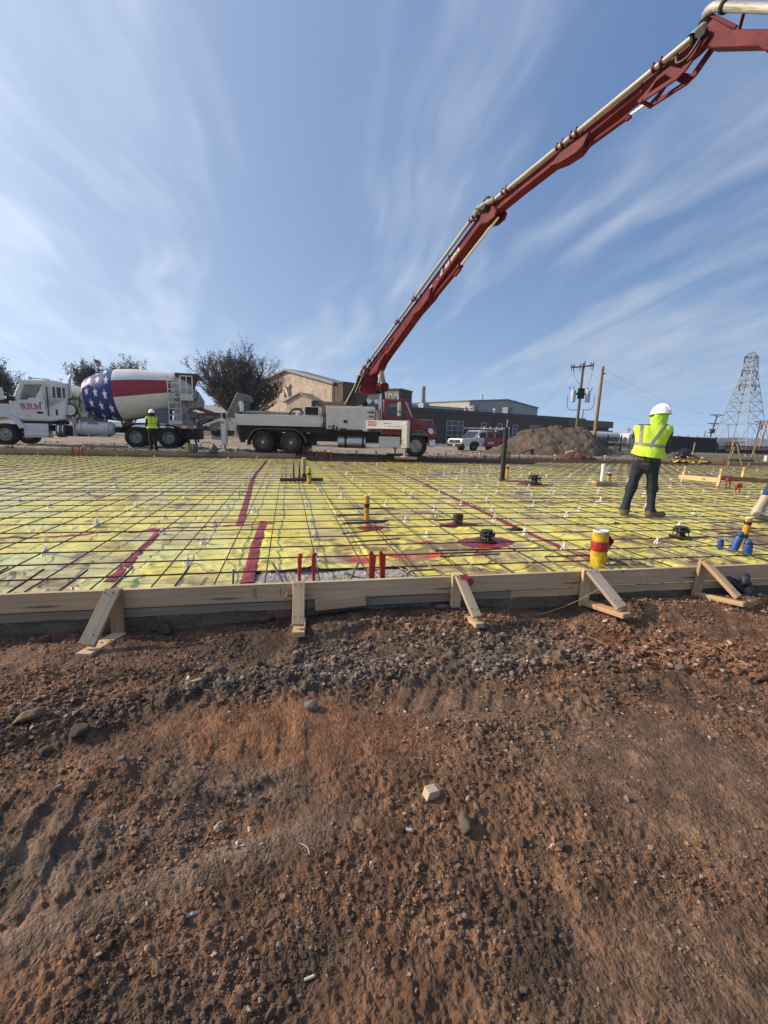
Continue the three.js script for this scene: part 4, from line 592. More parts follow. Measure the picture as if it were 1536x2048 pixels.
for (const [p, s, label] of [[[0.134, -0.24, -1.584], [0.020, 0.009, 0.012], 'long white stone chip left of the half sunk rock'], [[1.708, -0.235, -2.173], [0.017, 0.010, 0.010], 'white leaf shaped chip on the smooth dirt at the right'], [[0.416, -0.245, -1.228], [0.008, 0.005, 0.007], 'small white triangular chip below the centre'], [[0.106, -0.245, -1.103], [0.009, 0.005, 0.007], 'white chip near the bottom edge, right of centre'], [[-0.788, -0.245, -1.109], [0.011, 0.006, 0.008], 'crumbly white chip at the lower left'], [[-0.324, -0.245, -1.005], [0.011, 0.006, 0.009], 'broken white chip at the bottom edge'], [[0.745, -0.245, -1.323], [0.007, 0.004, 0.005], 'white chip in the crumbs at the lower right'], [[0.124, -0.245, -1.064], [0.007, 0.004, 0.006], 'grey white chip beside the one at the bottom edge'], [[-1.124, -0.2, -2.549], [0.030, 0.018, 0.022], 'pale stone on the gravel beside the wood splinter'], [[-0.711, -0.2, -2.513], [0.010, 0.014, 0.008], 'thin pale flake standing on the gravel'], [[-1.365, -0.21, -2.252], [0.018, 0.008, 0.010], 'narrow white chip on the gravel at the left'], [[-0.318, -0.245, -1.074], [0.006, 0.004, 0.005], 'tiny white chip left of the fallen stub'], [[0.002, -0.245, -1.113], [0.007, 0.005, 0.006], 'tan chip above the bottom edge, near the middle'], [[0.794, -0.245, -1.23], [0.006, 0.004, 0.005], 'pale chip in the dirt at the lower right'], [[0.684, -0.245, -1.085], [0.006, 0.004, 0.005], 'pale chip near the bottom right corner']]) rock('stone_chip', label, 'stone chip', p, s, PALE, { detail: 2, cut: 0.5, rough: 0.3, up: 0.55 });
{ // offcut of lumber, splinter, stick, stub
  const p = [0.232, -0.235, -1.76], y = dirtY(p[0], p[2]), t = thing('lumber_offcut', 'small squared offcut of wood lying on the dirt in the middle', 'wood block', [p[0], y + 0.022, p[2]], 0.45);
  t.rotation.set(0.1, 0.45, -0.12, 'YXZ'); part('block', prism([[-0.03, -0.02], [0.03, -0.02], [0.032, 0.012], [0.02, 0.022], [-0.025, 0.02]], -0.02, 0.022, 0.002), std(0.62, 0.54, 0.42, 0.85, 0, { map: rep(woodTex, 5) }), t); part('splinter', prism([[0.026, -0.018], [0.05, -0.024], [0.036, -0.008], [0.03, -0.004]], 0.0, 0.012, 0.001), std(0.58, 0.5, 0.38, 0.85), t);
  const q = [-1.074, -0.2, -2.485]; single('wood_splinter', box(0.085, 0.014, 0.024, [0, 0, 0], [0, 0.5, 0.1], 0.004), std(0.52, 0.37, 0.20, 0.85, 0, { map: rep(woodTex, 4) }), 'flat wooden splinter on the gravel left of centre', 'wood splinter', undefined, [q[0], dirtY(q[0], q[2]) + 0.018, q[2]]);
  const a = [-0.28, -0.24, -1.5], b = [-0.249, -0.24, -1.48], c = [-0.236, -0.24, -1.444]; const on = (p, h) => [p[0], dirtY(p[0], p[2]) + h, p[2]]; single('stick', tube([on(a, 0.006), on(b, 0.009), on(c, 0.004)], 0.0022, 10, 5), std(0.42, 0.36, 0.30, 0.9), 'thin bent dry stick on the dirt left of the middle', 'stick');
  const d = [-0.193, -0.245, -1.086], e = [-0.165, -0.245, -1.095]; single('fallen_stub', rod(on(d, 0.005), on(e, 0.006), 0.0042, 10), std(0.55, 0.46, 0.34, 0.9), 'short pale tan stub lying on the dirt near the bottom', 'stub');
  const f = [-0.584, -0.24, -1.237]; single('paper_shred', sheet(8, 3, (u, v) => { const x = f[0] + 0.03 * (u - 0.5), z = f[2] + 0.008 * (v - 0.5) - 0.012 * (u - 0.5); return [x, dirtY(x, z) + 0.004 + 0.002 * Math.sin(9 * u), z]; }), std(0.5, 0.45, 0.42, 0.9, 0, { side: THREE.DoubleSide }), 'shred of pale paper pressed into the track edge at the left', 'paper');
  const straw = std(0.42, 0.32, 0.14, 0.9);
  [[[1.965, -0.17, -3.196], [1.945, -0.19, -3.004], 'dry grass stem on the crumbled bank, left one'], [[2.315, -0.17, -3.346], [2.367, -0.19, -3.141], 'dry grass stem on the crumbled bank, middle one'], [[2.429, -0.17, -3.183], [2.436, -0.2, -2.943], 'dry grass stem on the crumbled bank, right one'], [[1.605, -0.2, -3.415], [1.64, -0.2, -3.159], 'dry stem on the dirt below the fourth brace']].forEach(([a, b, label], k) => { const m = [(a[0] + b[0]) / 2 + 0.03, 0, (a[2] + b[2]) / 2 + 0.03]; single('dry_stem', tube([on(a, 0.01), on(m, 0.03), on(b, 0.01)], 0.0018, 12, 4), straw, label, 'dry stem'); });
}


// ---------------------------------------------------------------- wheels: x along the vehicle, z out to the near side
const wheelGeo = {};
function wheel(parent, x, y, z, r, w, style, dual) {
  const key = [r, w, style].join();
  const G = wheelGeo[key] ??= (() => {
    const h = w / 2, ri = r * 0.565, turn = (g) => g.rotateX(Math.PI / 2);
    const tread = []; for (let k = 0; k < 40; k++) { const a = k / 40 * Math.PI * 2; tread.push(place(new THREE.BoxGeometry(r * 0.10, 0.016, w * 0.34), [r * Math.cos(a), r * Math.sin(a), w * 0.26], [0, 0, a + Math.PI / 2]), place(new THREE.BoxGeometry(r * 0.10, 0.016, w * 0.34), [r * Math.cos(a + 0.08), r * Math.sin(a + 0.08), -w * 0.26], [0, 0, a + 0.08 + Math.PI / 2])); }
    const tyre = merge([turn(lathe([[ri, -h * 0.75], [ri + 0.02, -h * 0.95], [r * 0.8, -h], [r * 0.95, -h * 0.92], [r * 0.985, -h * 0.8], [r * 0.99, 0], [r * 0.985, h * 0.8], [r * 0.95, h * 0.92], [r * 0.8, h], [r * 0.7, h * 0.97], [ri + 0.02, h * 0.9], [ri, h * 0.7]], 48)), ...tread]);
    const deep = style === 'front' ? 0.05 : -0.09, rimP = [[ri, h * 0.7], [ri * 1.0, h * 0.86], [ri * 0.94, h * 0.84], [ri * 0.88, h * 0.5], [ri * 0.82, h * 0.35 + deep], [ri * 0.5, h * 0.45 + deep], [ri * 0.36, h * 0.55 + deep], [0, h * 0.55 + deep]];
    const rim = turn(lathe(rimP, 40));
    const holes = [], nuts = []; for (let k = 0; k < 10; k++) { const a = k / 10 * 6.283; holes.push(rod([ri * 0.66 * Math.cos(a), ri * 0.66 * Math.sin(a), h * 0.40 + deep - 0.03], [ri * 0.66 * Math.cos(a), ri * 0.66 * Math.sin(a), h * 0.42 + deep + 0.012], r * 0.055, 10)); nuts.push(rod([ri * 0.44 * Math.cos(a), ri * 0.44 * Math.sin(a), h * 0.45 + deep], [ri * 0.44 * Math.cos(a), ri * 0.44 * Math.sin(a), h * 0.52 + deep + 0.02], r * 0.028, 6)); }
    return { tyre, rim, holes: merge(holes), nuts: merge(nuts), hub: rod([0, 0, h * 0.3 + deep], [0, 0, h * 0.55 + deep + r * 0.16], ri * 0.24, 20, ri * 0.2) };
  })();
  const s = sub('wheel', parent, [x, y, z]); part('tyre', G.tyre, M.rubber, s); part('rim', G.rim, style === 'dark' ? M.rimDark : M.rim, s); part('rim_holes', G.holes, M.black, s); part('lug_nuts', G.nuts, M.steelGrey, s); part('hub', G.hub, style === 'dark' ? M.alu : M.steelGrey, s);
  if (dual) { const q = sub('wheel', parent, [x, y, z - w * 1.12]); part('tyre', G.tyre, M.rubber, q); part('rim', G.rim, M.rimDark, q); }
  return s;
}
function farWheel(parent, x, y, z, r, w) { const q = sub('wheel', parent, [x, y, z]); part('tyre', rod([0, 0, -w / 2], [0, 0, w / 2], r, 32), M.rubber, q); part('rim', rod([0, 0, -w * 0.52], [0, 0, w * 0.52], r * 0.55, 24), M.rimDark, q); }
// curved fender strip over a wheel
function fenderArc(cx, cy, r, a0, a1, z0, z1, th = 0.02) { const o = [], i = []; for (let k = 0; k <= 18; k++) { const a = lerp(a0, a1, k / 18); o.push([cx + r * Math.cos(a), cy + r * Math.sin(a)]); i.unshift([cx + (r - th) * Math.cos(a), cy + (r - th) * Math.sin(a)]); } return prism([...o, ...i], z0, z1, 0.004); }

// ---------------------------------------------------------------- mixer truck (x runs to its rear; the near side is z = 0)
{
  const B = [-11.974, 0.266, -24], t = thing('mixer_truck', 'white concrete mixer truck with a stars and stripes drum, parked at the left', 'mixer truck', [B[0], 0.275, B[2]], 0.22);
  const zc = -1.22;                                                   // centre line
  wheel(t, -6.5, 0.52, -0.18, 0.52, 0.36, 'front'); wheel(t, -0.74, 0.52, -0.16, 0.52, 0.28, 'rear', true); wheel(t, 0.80, 0.52, -0.16, 0.52, 0.28, 'rear', true);
  for (const x of [-6.5, -0.74, 0.8]) farWheel(t, x, 0.52, -2.3, 0.52, 0.34);
  part('chassis', [span(-7.4, 2.1, 0.72, 1.02, -1.75, -1.62), span(-7.4, 2.1, 0.72, 1.02, -0.82, -0.69), span(-1.3, 1.4, 0.5, 0.62, -1.9, -0.5), rod([-0.74, 0.52, -2.2], [-0.74, 0.52, -0.3], 0.09), rod([0.8, 0.52, -2.2], [0.8, 0.52, -0.3], 0.09), rod([-6.5, 0.5, -2.2], [-6.5, 0.5, -0.3], 0.07), span(-3.9, -3.2, 0.5, 0.95, -2.1, -0.35)], M.frame, t);
  // cab
  const cabSide = [[-6.22, 1.28], [-6.22, 2.12], [-6.05, 2.38], [-5.76, 3.05], [-5.6, 3.14], [-4.6, 3.17], [-3.85, 3.06], [-3.76, 2.9], [-3.74, 2.36], [-3.92, 1.32], [-4.5, 1.20], [-5.7, 1.20]];
  const cab = part('cab', [prism(cabSide, -2.3, -0.16, 0.05, [[[-5.80, 2.20], [-5.52, 2.20], [-5.38, 2.31], [-4.86, 2.33], [-4.82, 2.92], [-5.50, 2.90], [-5.58, 2.86]], [[-4.38, 2.33], [-3.84, 2.33], [-3.82, 2.82], [-4.36, 2.86]]]), span(-5.62, -4.4, 2.95, 3.16, -2.2, -0.26, 0.06)], M.cabWhite, t);
  part('door', [prism([[-5.92, 1.30], [-4.70, 1.28], [-4.74, 2.2], [-4.80, 2.30], [-5.36, 2.30], [-5.52, 2.19], [-5.88, 2.18]], -0.165, -0.142, 0.008)], M.cabWhite, t);
  part('cab_interior', [span(-5.9, -4.0, 1.3, 2.28, -2.2, -0.35), span(-4.78, -4.45, 2.2, 2.9, -2.22, -0.3), span(-5.2, -4.85, 2.2, 2.75, -0.9, -0.5, 0.08)], M.blackMatt, t);
  part('seat', span(-4.98, -4.83, 2.3, 2.72, -0.75, -0.34, 0.05), std(0.5, 0.5, 0.48, 0.7), t);
  part('window', prism([[-5.80, 2.20], [-5.52, 2.20], [-5.38, 2.31], [-4.86, 2.33], [-4.82, 2.92], [-5.50, 2.90], [-5.58, 2.86]], -0.20, -0.19, 0), M.glass, t);
  part('rear_window', prism([[-4.38, 2.33], [-3.84, 2.33], [-3.82, 2.82], [-4.36, 2.86]], -0.17, -0.150, 0.004), M.glassDark, t);
  part('window_post', [span(-4.24, -4.18, 2.30, 2.88, -0.16, -0.14), span(-3.99, -3.93, 2.30, 2.86, -0.16, -0.14)], M.cabWhite, t);
  part('windscreen', prism([[-6.06, 2.36], [-5.75, 3.03], [-5.77, 3.04], [-6.09, 2.37]], -2.15, -0.30, 0), M.glassDark, t);
  part('visor', box(0.34, 0.05, 2.05, [-5.83, 3.08, zc], [0, 0, 0.25], 0.02), M.cabWhite, t);
  part('door_handle', [span(-5.0, -4.84, 2.06, 2.10, -0.15, -0.12), span(-4.30, -4.22, 1.50, 1.78, -0.165, -0.14), rod([-4.62, 1.45, -0.13], [-4.60, 2.85, -0.13], 0.02, 6)], M.blackMatt, t);
  part('marker_light', span(-5.62, -5.45, 1.42, 1.45, -0.15, -0.13), M.redLens, t);
  part('oval_badge', [place(lathe([[0, 0.012], [0.5, 0.010], [0.56, 0]], 24).rotateX(Math.PI / 2).scale(0.30, 0.11, 1), [-4.98, 1.60, -0.145])], M.blackMatt, t);
  part('badge_rim', place(new THREE.TorusGeometry(0.5, 0.05, 6, 28).scale(0.33, 0.125, 0.3), [-4.98, 1.60, -0.14]), M.chrome, t);
  const word = part('lettering', [place(letters('SRM', 0.25, 's', 0.006, 0.0).scale(1.15, 1, 1), [-5.32, 1.90, -0.142]), ...[0, 1, 2, 3].map((k) => span(-5.86 + 0.03 * k, -5.62, 1.975 - 0.05 * k, 2.0 - 0.05 * k, -0.142, -0.136, 0)), span(-5.78, -4.92, 1.735, 1.755, -0.142, -0.136, 0)], std(0.40, 0.03, 0.05, 0.5), t);
  // hood and fender
  part('hood', [prism([[-7.9, 1.1], [-7.9, 1.9], [-7.7, 2.15], [-6.9, 2.30], [-6.12, 2.38], [-6.12, 1.3], [-6.4, 1.3]], -2.1, -0.34, 0.08)], M.cabWhite, t);
  part('hood_vent', [span(-6.75, -6.35, 1.98, 2.2, -0.35, -0.335)], M.blackMatt, t);
  part('fender', [fenderArc(-6.5, 0.52, 0.94, 0.25, 3.0, -0.62, -0.04, 0.06), prism([[-7.1, 1.2], [-6.9, 1.36], [-6.5, 1.44], [-6.1, 1.36], [-5.75, 1.1], [-5.66, 0.86], [-5.9, 0.80], [-5.98, 1.0], [-6.2, 1.24], [-6.5, 1.34], [-6.8, 1.28]], -0.40, -0.05, 0.03)], M.cabWhite, t);
  part('mirror', [box(0.20, 0.56, 0.12, [-6.42, 2.42, 0.12], [0, 0.2, 0.06], 0.03)], M.cabWhite, t); part('mirror_arm', [rod([-6.05, 2.2, -0.18], [-6.4, 2.18, 0.1], 0.02), rod([-6.05, 2.62, -0.18], [-6.4, 2.64, 0.1], 0.02), span(-6.3, -6.0, 2.12, 2.34, -0.18, -0.05)], M.blackMatt, t);
  part('roof_horn', [rod([-5.5, 3.26, -0.7], [-4.8, 3.25, -0.7], 0.03, 8, 0.022), rod([-5.55, 3.26, -0.7], [-5.45, 3.26, -0.7], 0.085, 12, 0.05), rod([-4.9, 3.22, -0.7], [-4.15, 3.12, -0.7], 0.025), span(-4.95, -4.7, 3.17, 3.25, -0.78, -0.62), rod([-4.15, 3.1, -0.6], [-4.12, 3.26, -0.6], 0.02), span(-4.2, -4.05, 3.24, 3.28, -0.68, -0.52)], M.alu, t);
  part('exhaust', [tube([[-3.70, 1.2, -0.5], [-3.70, 2.6, -0.5], [-3.72, 3.2, -0.5], [-3.60, 3.5, -0.5]], 0.085, 20, 12)], M.alu, t);
  part('step', [span(-5.74, -4.66, 0.46, 1.08, -0.55, -0.10, 0.04), span(-5.74, -4.66, 0.40, 0.46, -0.58, -0.05), span(-5.7, -4.7, 0.76, 0.80, -0.58, -0.06)], M.alu, t);
  part('sill', [span(-5.7, -4.45, 1.06, 1.2, -2.0, -0.2)], M.frame, t);
  part('air_tank', [rod([-4.36, 0.76, -0.4], [-4.05, 0.76, -0.4], 0.33, 24), rod([-4.05, 0.76, -0.4], [-3.98, 0.76, -0.4], 0.33, 24, 0.27)], M.rimDark, t); part('tank_band', [rod([-4.28, 0.76, -0.4], [-4.2, 0.76, -0.4], 0.345, 24), rod([-4.06, 0.76, -0.4], [-4.02, 0.76, -0.4], 0.345, 24)], M.chrome, t);
  // water tank
  part('water_tank', [lathe([[0, -0.95], [0.20, -0.93], [0.31, -0.83], [0.345, -0.68], [0.345, 0.62], [0.31, 0.76], [0.2, 0.84], [0, 0.87]], 32).rotateZ(-Math.PI / 2).translate(-2.62, 0.90, -0.42)], M.paintWhite, t);
  part('tank_ring', [-3.24, -2.02].map((x) => rod([x, 0.9, -0.42], [x + 0.05, 0.9, -0.42], 0.352, 32)), M.paintWhiteDirty, t);
  part('tank_bracket', [span(-3.60, -3.52, 0.50, 1.36, -0.5, -0.1), span(-3.50, -3.44, 0.50, 1.36, -0.5, -0.1), span(-3.0, -2.9, 0.5, 0.62, -0.7, -0.2), span(-2.2, -2.1, 0.5, 0.6, -0.7, -0.2)], M.paintWhiteDirty, t);
  part('tank_number', [place(letters('7210', 0.15, 'b', 0.004), [-2.72, 1.165, -0.165], [-0.85, 0, 0])], std(0.02, 0.04, 0.10, 0.5), t);
  part('water_meter', [rod([-3.72, 1.78, -0.65], [-3.72, 1.78, -0.25], 0.26, 28)], M.paintWhite, t); part('meter_ring', place(new THREE.TorusGeometry(0.29, 0.045, 8, 28), [-3.72, 1.78, -0.3]), M.black, t);
  part('hose', [tube([[-3.95, 1.6, -0.35], [-4.0, 2.0, -0.3], [-3.7, 2.3, -0.3], [-3.4, 2.3, -0.35]], 0.035, 20, 7), tube([[-3.9, 2.0, -0.5], [-3.6, 2.42, -0.45], [-3.35, 2.3, -0.5], [-3.4, 1.9, -0.5]], 0.03, 20, 7), tube([[-3.5, 1.9, -0.3], [-3.3, 1.5, -0.25], [-3.45, 1.3, -0.3], [-3.7, 1.2, -0.35]], 0.03, 20, 7), tube([[-3.1, 1.9, -0.4], [-2.8, 1.6, -0.35], [-2.6, 1.3, -0.35]], 0.035, 16, 7), tube([[-2.95, 2.0, -0.5], [-2.6, 1.6, -0.42], [-2.35, 1.3, -0.42]], 0.035, 16, 7)], M.black, t);
  part('drum_stand', [prism([[-3.5, 1.0], [-2.6, 1.0], [-2.75, 1.5], [-2.9, 2.4], [-3.35, 2.4], [-3.4, 1.7]], -1.9, -0.6, 0.03), span(-3.35, -3.05, 2.25, 2.62, -0.9, -0.55), span(-3.3, -2.95, 1.45, 1.7, -0.55, -0.3)], M.paintWhiteDirty, t); part('gearbox', [rod([-3.5, 2.2, zc], [-3.0, 2.28, zc], 0.36, 20)], M.rust, t);
  // drum
  const drum = sub('drum', t, [-3.25, 2.43, zc]); drum.rotation.z = 0.125;                      // axis rises to the rear
  const prof = [[0.0, -0.06], [0.35, -0.05], [0.82, 0.06], [0.94, 0.16], [1.13, 0.62], [1.29, 1.3], [1.31, 1.75], [1.25, 2.5], [1.14, 3.2], [1.0, 4.0], [0.82, 4.7], [0.66, 5.05], [0.58, 5.2], [0.50, 5.15], [0.45, 4.6]];
  const C2 = 2048, canvas = document.createElement('canvas'); canvas.width = C2; canvas.height = 1024; const k2 = canvas.getContext('2d');
  k2.fillStyle = '#dcdad4'; k2.fillRect(0, 0, C2, 1024); const X = (s) => (s + 0.06) / 5.26 * C2;                      // s: metres along the axis
  const band = (y0, y1, c) => { k2.fillStyle = c; k2.fillRect(0, y0, C2, y1 - y0); };
  for (const [a, b] of [[355, 462], [650, 740], [60, 150]]) band(a, b, '#8e2233');
  k2.fillStyle = '#23327a'; k2.fillRect(0, 0, X(1.62), 1024); k2.fillStyle = '#e4e2de'; k2.fillRect(0, 0, X(0.10), 1024); k2.fillStyle = '#b5aea2'; k2.fillRect(X(4.35), 0, C2, 1024);
  const star = (x, y, r) => { k2.fillStyle = '#eceae6'; k2.beginPath(); for (let q = 0; q < 10; q++) { const a = q * Math.PI / 5 - Math.PI / 2, e = q % 2 ? r * 0.42 : r; k2.lineTo(x + Math.cos(a) * e * 0.85, y + Math.sin(a) * e * 0.65); } k2.fill(); };
  for (let q = 0; q < 11; q++) for (let w = 0; w < 3; w++) star(X(0.40 + 0.44 * w) + (q % 2 ? 40 : -10), 30 + q * 93 + 20 * w, 60);
  k2.globalAlpha = 0.10; seed = 91; for (let q = 0; q < 900; q++) { const y = rnd() * 1024; k2.fillStyle = rnd() > 0.5 ? '#57503f' : '#bdb3a0'; k2.fillRect(X(rr(0.2, 5)), y, rr(10, 120), rr(2, 9)); } k2.globalAlpha = 0.35; for (const s of [0.62, 1.34, 2.55, 3.25]) { k2.fillStyle = '#a9a7a3'; k2.fillRect(X(s), 0, 3, 1024); } k2.globalAlpha = 1;
  const dt = new THREE.CanvasTexture(canvas); dt.colorSpace = THREE.SRGBColorSpace; dt.wrapS = dt.wrapT = THREE.RepeatWrapping; dt.flipY = false;
  const shell = (() => {   // u along the axis, v round it; v = 0.4 faces the near side
    const n = 64, P = [], U = [], I = []; const full = []; for (let i = 0; i < prof.length - 1; i++) for (let q = 0; q < 4; q++) { const f = q / 4; full.push([lerp(prof[i][0], prof[i + 1][0], f), lerp(prof[i][1], prof[i + 1][1], f)]); } full.push(prof.at(-1));
    for (const [r, s] of full) for (let j = 0; j <= n; j++) { const a = j / n * Math.PI * 2; P.push(s, r * Math.cos(a), r * Math.sin(a)); U.push((s + 0.06) / 5.26, (j / n - 0.25) * 1 + 0.43); }
    for (let i = 0; i < full.length - 1; i++) for (let j = 0; j < n; j++) { const a = i * (n + 1) + j; I.push(a, a + n + 1, a + 1, a + 1, a + n + 1, a + n + 2); }
    const g = new THREE.BufferGeometry(); g.setAttribute('position', new THREE.Float32BufferAttribute(P, 3)); g.setAttribute('uv', new THREE.Float32BufferAttribute(U, 2)); g.setIndex(I); g.computeVertexNormals(); return g;
  })();
  part('shell', shell, std(1, 1, 1, 0.5, 0, { map: dt, side: THREE.DoubleSide }), drum); part('roller_ring', rod([4.35, 0, 0], [4.5, 0, 0], 0.95, 48), M.paintWhiteDirty, drum);
  // rear: pedestal, ladder, platform, hopper, chutes
  part('pedestal', [prism([[0.9, 1.2], [2.0, 1.2], [1.65, 2.35], [1.2, 2.5]], -1.85, -0.6, 0.03), prism([[1.0, 1.2], [1.35, 1.2], [1.28, 2.45], [1.08, 2.45]], -0.62, -0.5, 0.02)], M.paintWhiteDirty, t);
  const rails = []; for (const x of [0.87, 1.44]) rails.push(rod([x, 1.28, -0.12], [x, 2.52, -0.12], 0.028)); part('ladder_rail', rails, M.paintWhite, t);
  for (const y of [1.34, 1.66, 1.98, 2.3]) part('ladder_rung', span(0.87, 1.44, y, y + 0.05, -0.16, -0.08), M.paintWhite, t);
  part('ladder_base', span(0.84, 1.5, 1.22, 1.42, -0.5, -0.05), M.paintWhite, t);
  part('platform', [span(0.86, 1.48, 2.56, 2.62, -0.9, -0.05), span(1.46, 2.06, 2.44, 2.50, -0.9, -0.05), span(1.48, 2.04, 2.5, 2.78, -0.08, -0.05)], M.paintWhite, t);
  part('guard_rail', [rod([0.87, 2.6, -0.08], [0.87, 3.64, -0.08], 0.028), rod([0.87, 3.28, -0.08], [1.46, 3.27, -0.08], 0.028), span(0.88, 1.46, 2.95, 3.0, -0.09, -0.05), rod([1.48, 2.45, -0.08], [1.48, 3.66, -0.08], 0.03), rod([2.04, 2.45, -0.08], [2.06, 3.66, -0.08], 0.026), rod([1.48, 3.65, -0.08], [2.06, 3.65, -0.08], 0.026), rod([1.76, 2.45, -0.08], [1.77, 3.65, -0.08], 0.022), rod([1.48, 3.1, -0.08], [2.06, 3.1, -0.08], 0.022)], M.paintWhite, t);
  part('step_guard', [prism([[1.02, 2.66], [1.22, 2.66], [1.22, 3.2], [1.02, 3.2]], -0.10, -0.07, 0.004)], M.paintWhite, t); part('warning_stripes', [0, 1, 2].map((k) => prism([[1.04, 2.74 + 0.15 * k], [1.20, 2.84 + 0.15 * k], [1.20, 2.90 + 0.15 * k], [1.04, 2.80 + 0.15 * k]], -0.07, -0.064, 0)), M.black, t);
  part('charge_hopper', [prism([[1.1, 3.86], [2.2, 3.86], [1.9, 3.2], [1.45, 3.2]], -1.8, -0.65, 0.03), prism([[1.45, 3.76], [2.3, 3.76], [2.3, 3.62], [1.5, 3.62]], -1.9, -0.5, 0.02)], std(0.10, 0.06, 0.055, 0.8, 0, { map: rep(T_GRIME, 1) }), t);
  part('collector', [prism([[1.45, 2.9], [2.1, 3.0], [2.4, 2.5], [2.35, 2.15], [1.7, 2.0], [1.4, 2.3]], -1.75, -0.6, 0.05)], M.mastic, t); part('collector_hoop', tube([[1.95, 3.2, -0.35], [2.2, 3.0, -0.32], [2.22, 2.6, -0.32], [2.0, 2.42, -0.35]], 0.025, 18, 6), M.blackMatt, t);
  part('chute', [beam([1.5, 2.25, -1.0], [3.05, 1.75, -0.95], 0.5, 0.07, [0, 1, 0]), beam([1.5, 2.32, -0.72], [3.05, 1.82, -0.70], 0.03, 0.16), beam([1.5, 2.32, -1.26], [3.05, 1.82, -1.22], 0.03, 0.16)], std(0.13, 0.135, 0.14, 0.7, 0.2, { map: rep(T_GRIME, 2) }), t);
  part('rear_plate', [span(1.5, 2.2, 1.55, 1.85, -1.7, -0.5), prism([[1.55, 1.5], [2.2, 1.58], [2.15, 1.9], [1.6, 1.95]], -0.5, -0.4, 0.02)], M.steelGrey, t); part('rear_strut', [rod([1.55, 2.45, -0.2], [1.95, 0.95, -0.2], 0.03), rod([1.5, 2.3, -0.3], [1.75, 1.2, -0.25], 0.03), rod([2.3, 1.3, -0.5], [2.95, 1.7, -0.5], 0.03), rod([2.05, 1.35, -0.5], [2.8, 1.72, -0.5], 0.025)], M.mastic, t);
  part('spare_chute', [prism([[2.05, 1.0], [2.95, 0.9], [2.85, 1.65], [2.2, 1.5]], -1.4, -0.6, 0.03)], std(0.05, 0.075, 0.07, 0.7), t);
  part('mudguard', [prism([[-1.5, 0.92], [-1.38, 1.02], [-0.9, 1.22], [-0.3, 1.24], [0.3, 1.20], [0.95, 1.20], [1.3, 1.05], [1.5, 0.72], [1.42, 0.70], [1.22, 0.98], [0.92, 1.12], [0.2, 1.13], [-0.4, 1.16], [-0.86, 1.14], [-1.32, 0.94]], -0.5, -0.04, 0.01), span(-1.62, -1.42, 0.8, 1.0, -0.6, -0.1)], M.frame, t); part('side_deck', [span(-1.4, 0.9, 1.225, 1.25, -0.7, -0.15)], M.mastic, t); part('tank_box', span(0.15, 0.85, 1.26, 1.95, -1.0, -0.4), std(0.10, 0.12, 0.15, 0.5), t);
  part('tail_bumper', [span(1.75, 2.2, 0.45, 1.02, -2.2, -0.3), span(2.15, 2.22, 0.3, 0.95, -0.5, -0.35)], M.frame, t); part('mud_flap', [prism([[1.62, 0.12], [1.78, 0.10], [1.72, 0.9], [1.56, 0.9]], -0.5, -0.46, 0), prism([[1.95, 0.22], [2.05, 0.2], [1.98, 0.7], [1.88, 0.72]], -0.9, -0.86, 0)], M.rust, t); part('tail_light', [rod([1.38, 0.86, -0.1], [1.38, 0.86, -0.05], 0.05, 12)], M.redLens, t); part('tail_plate', span(1.9, 2.5, 1.04, 1.08, -1.8, -0.4), M.mastic, t);
}

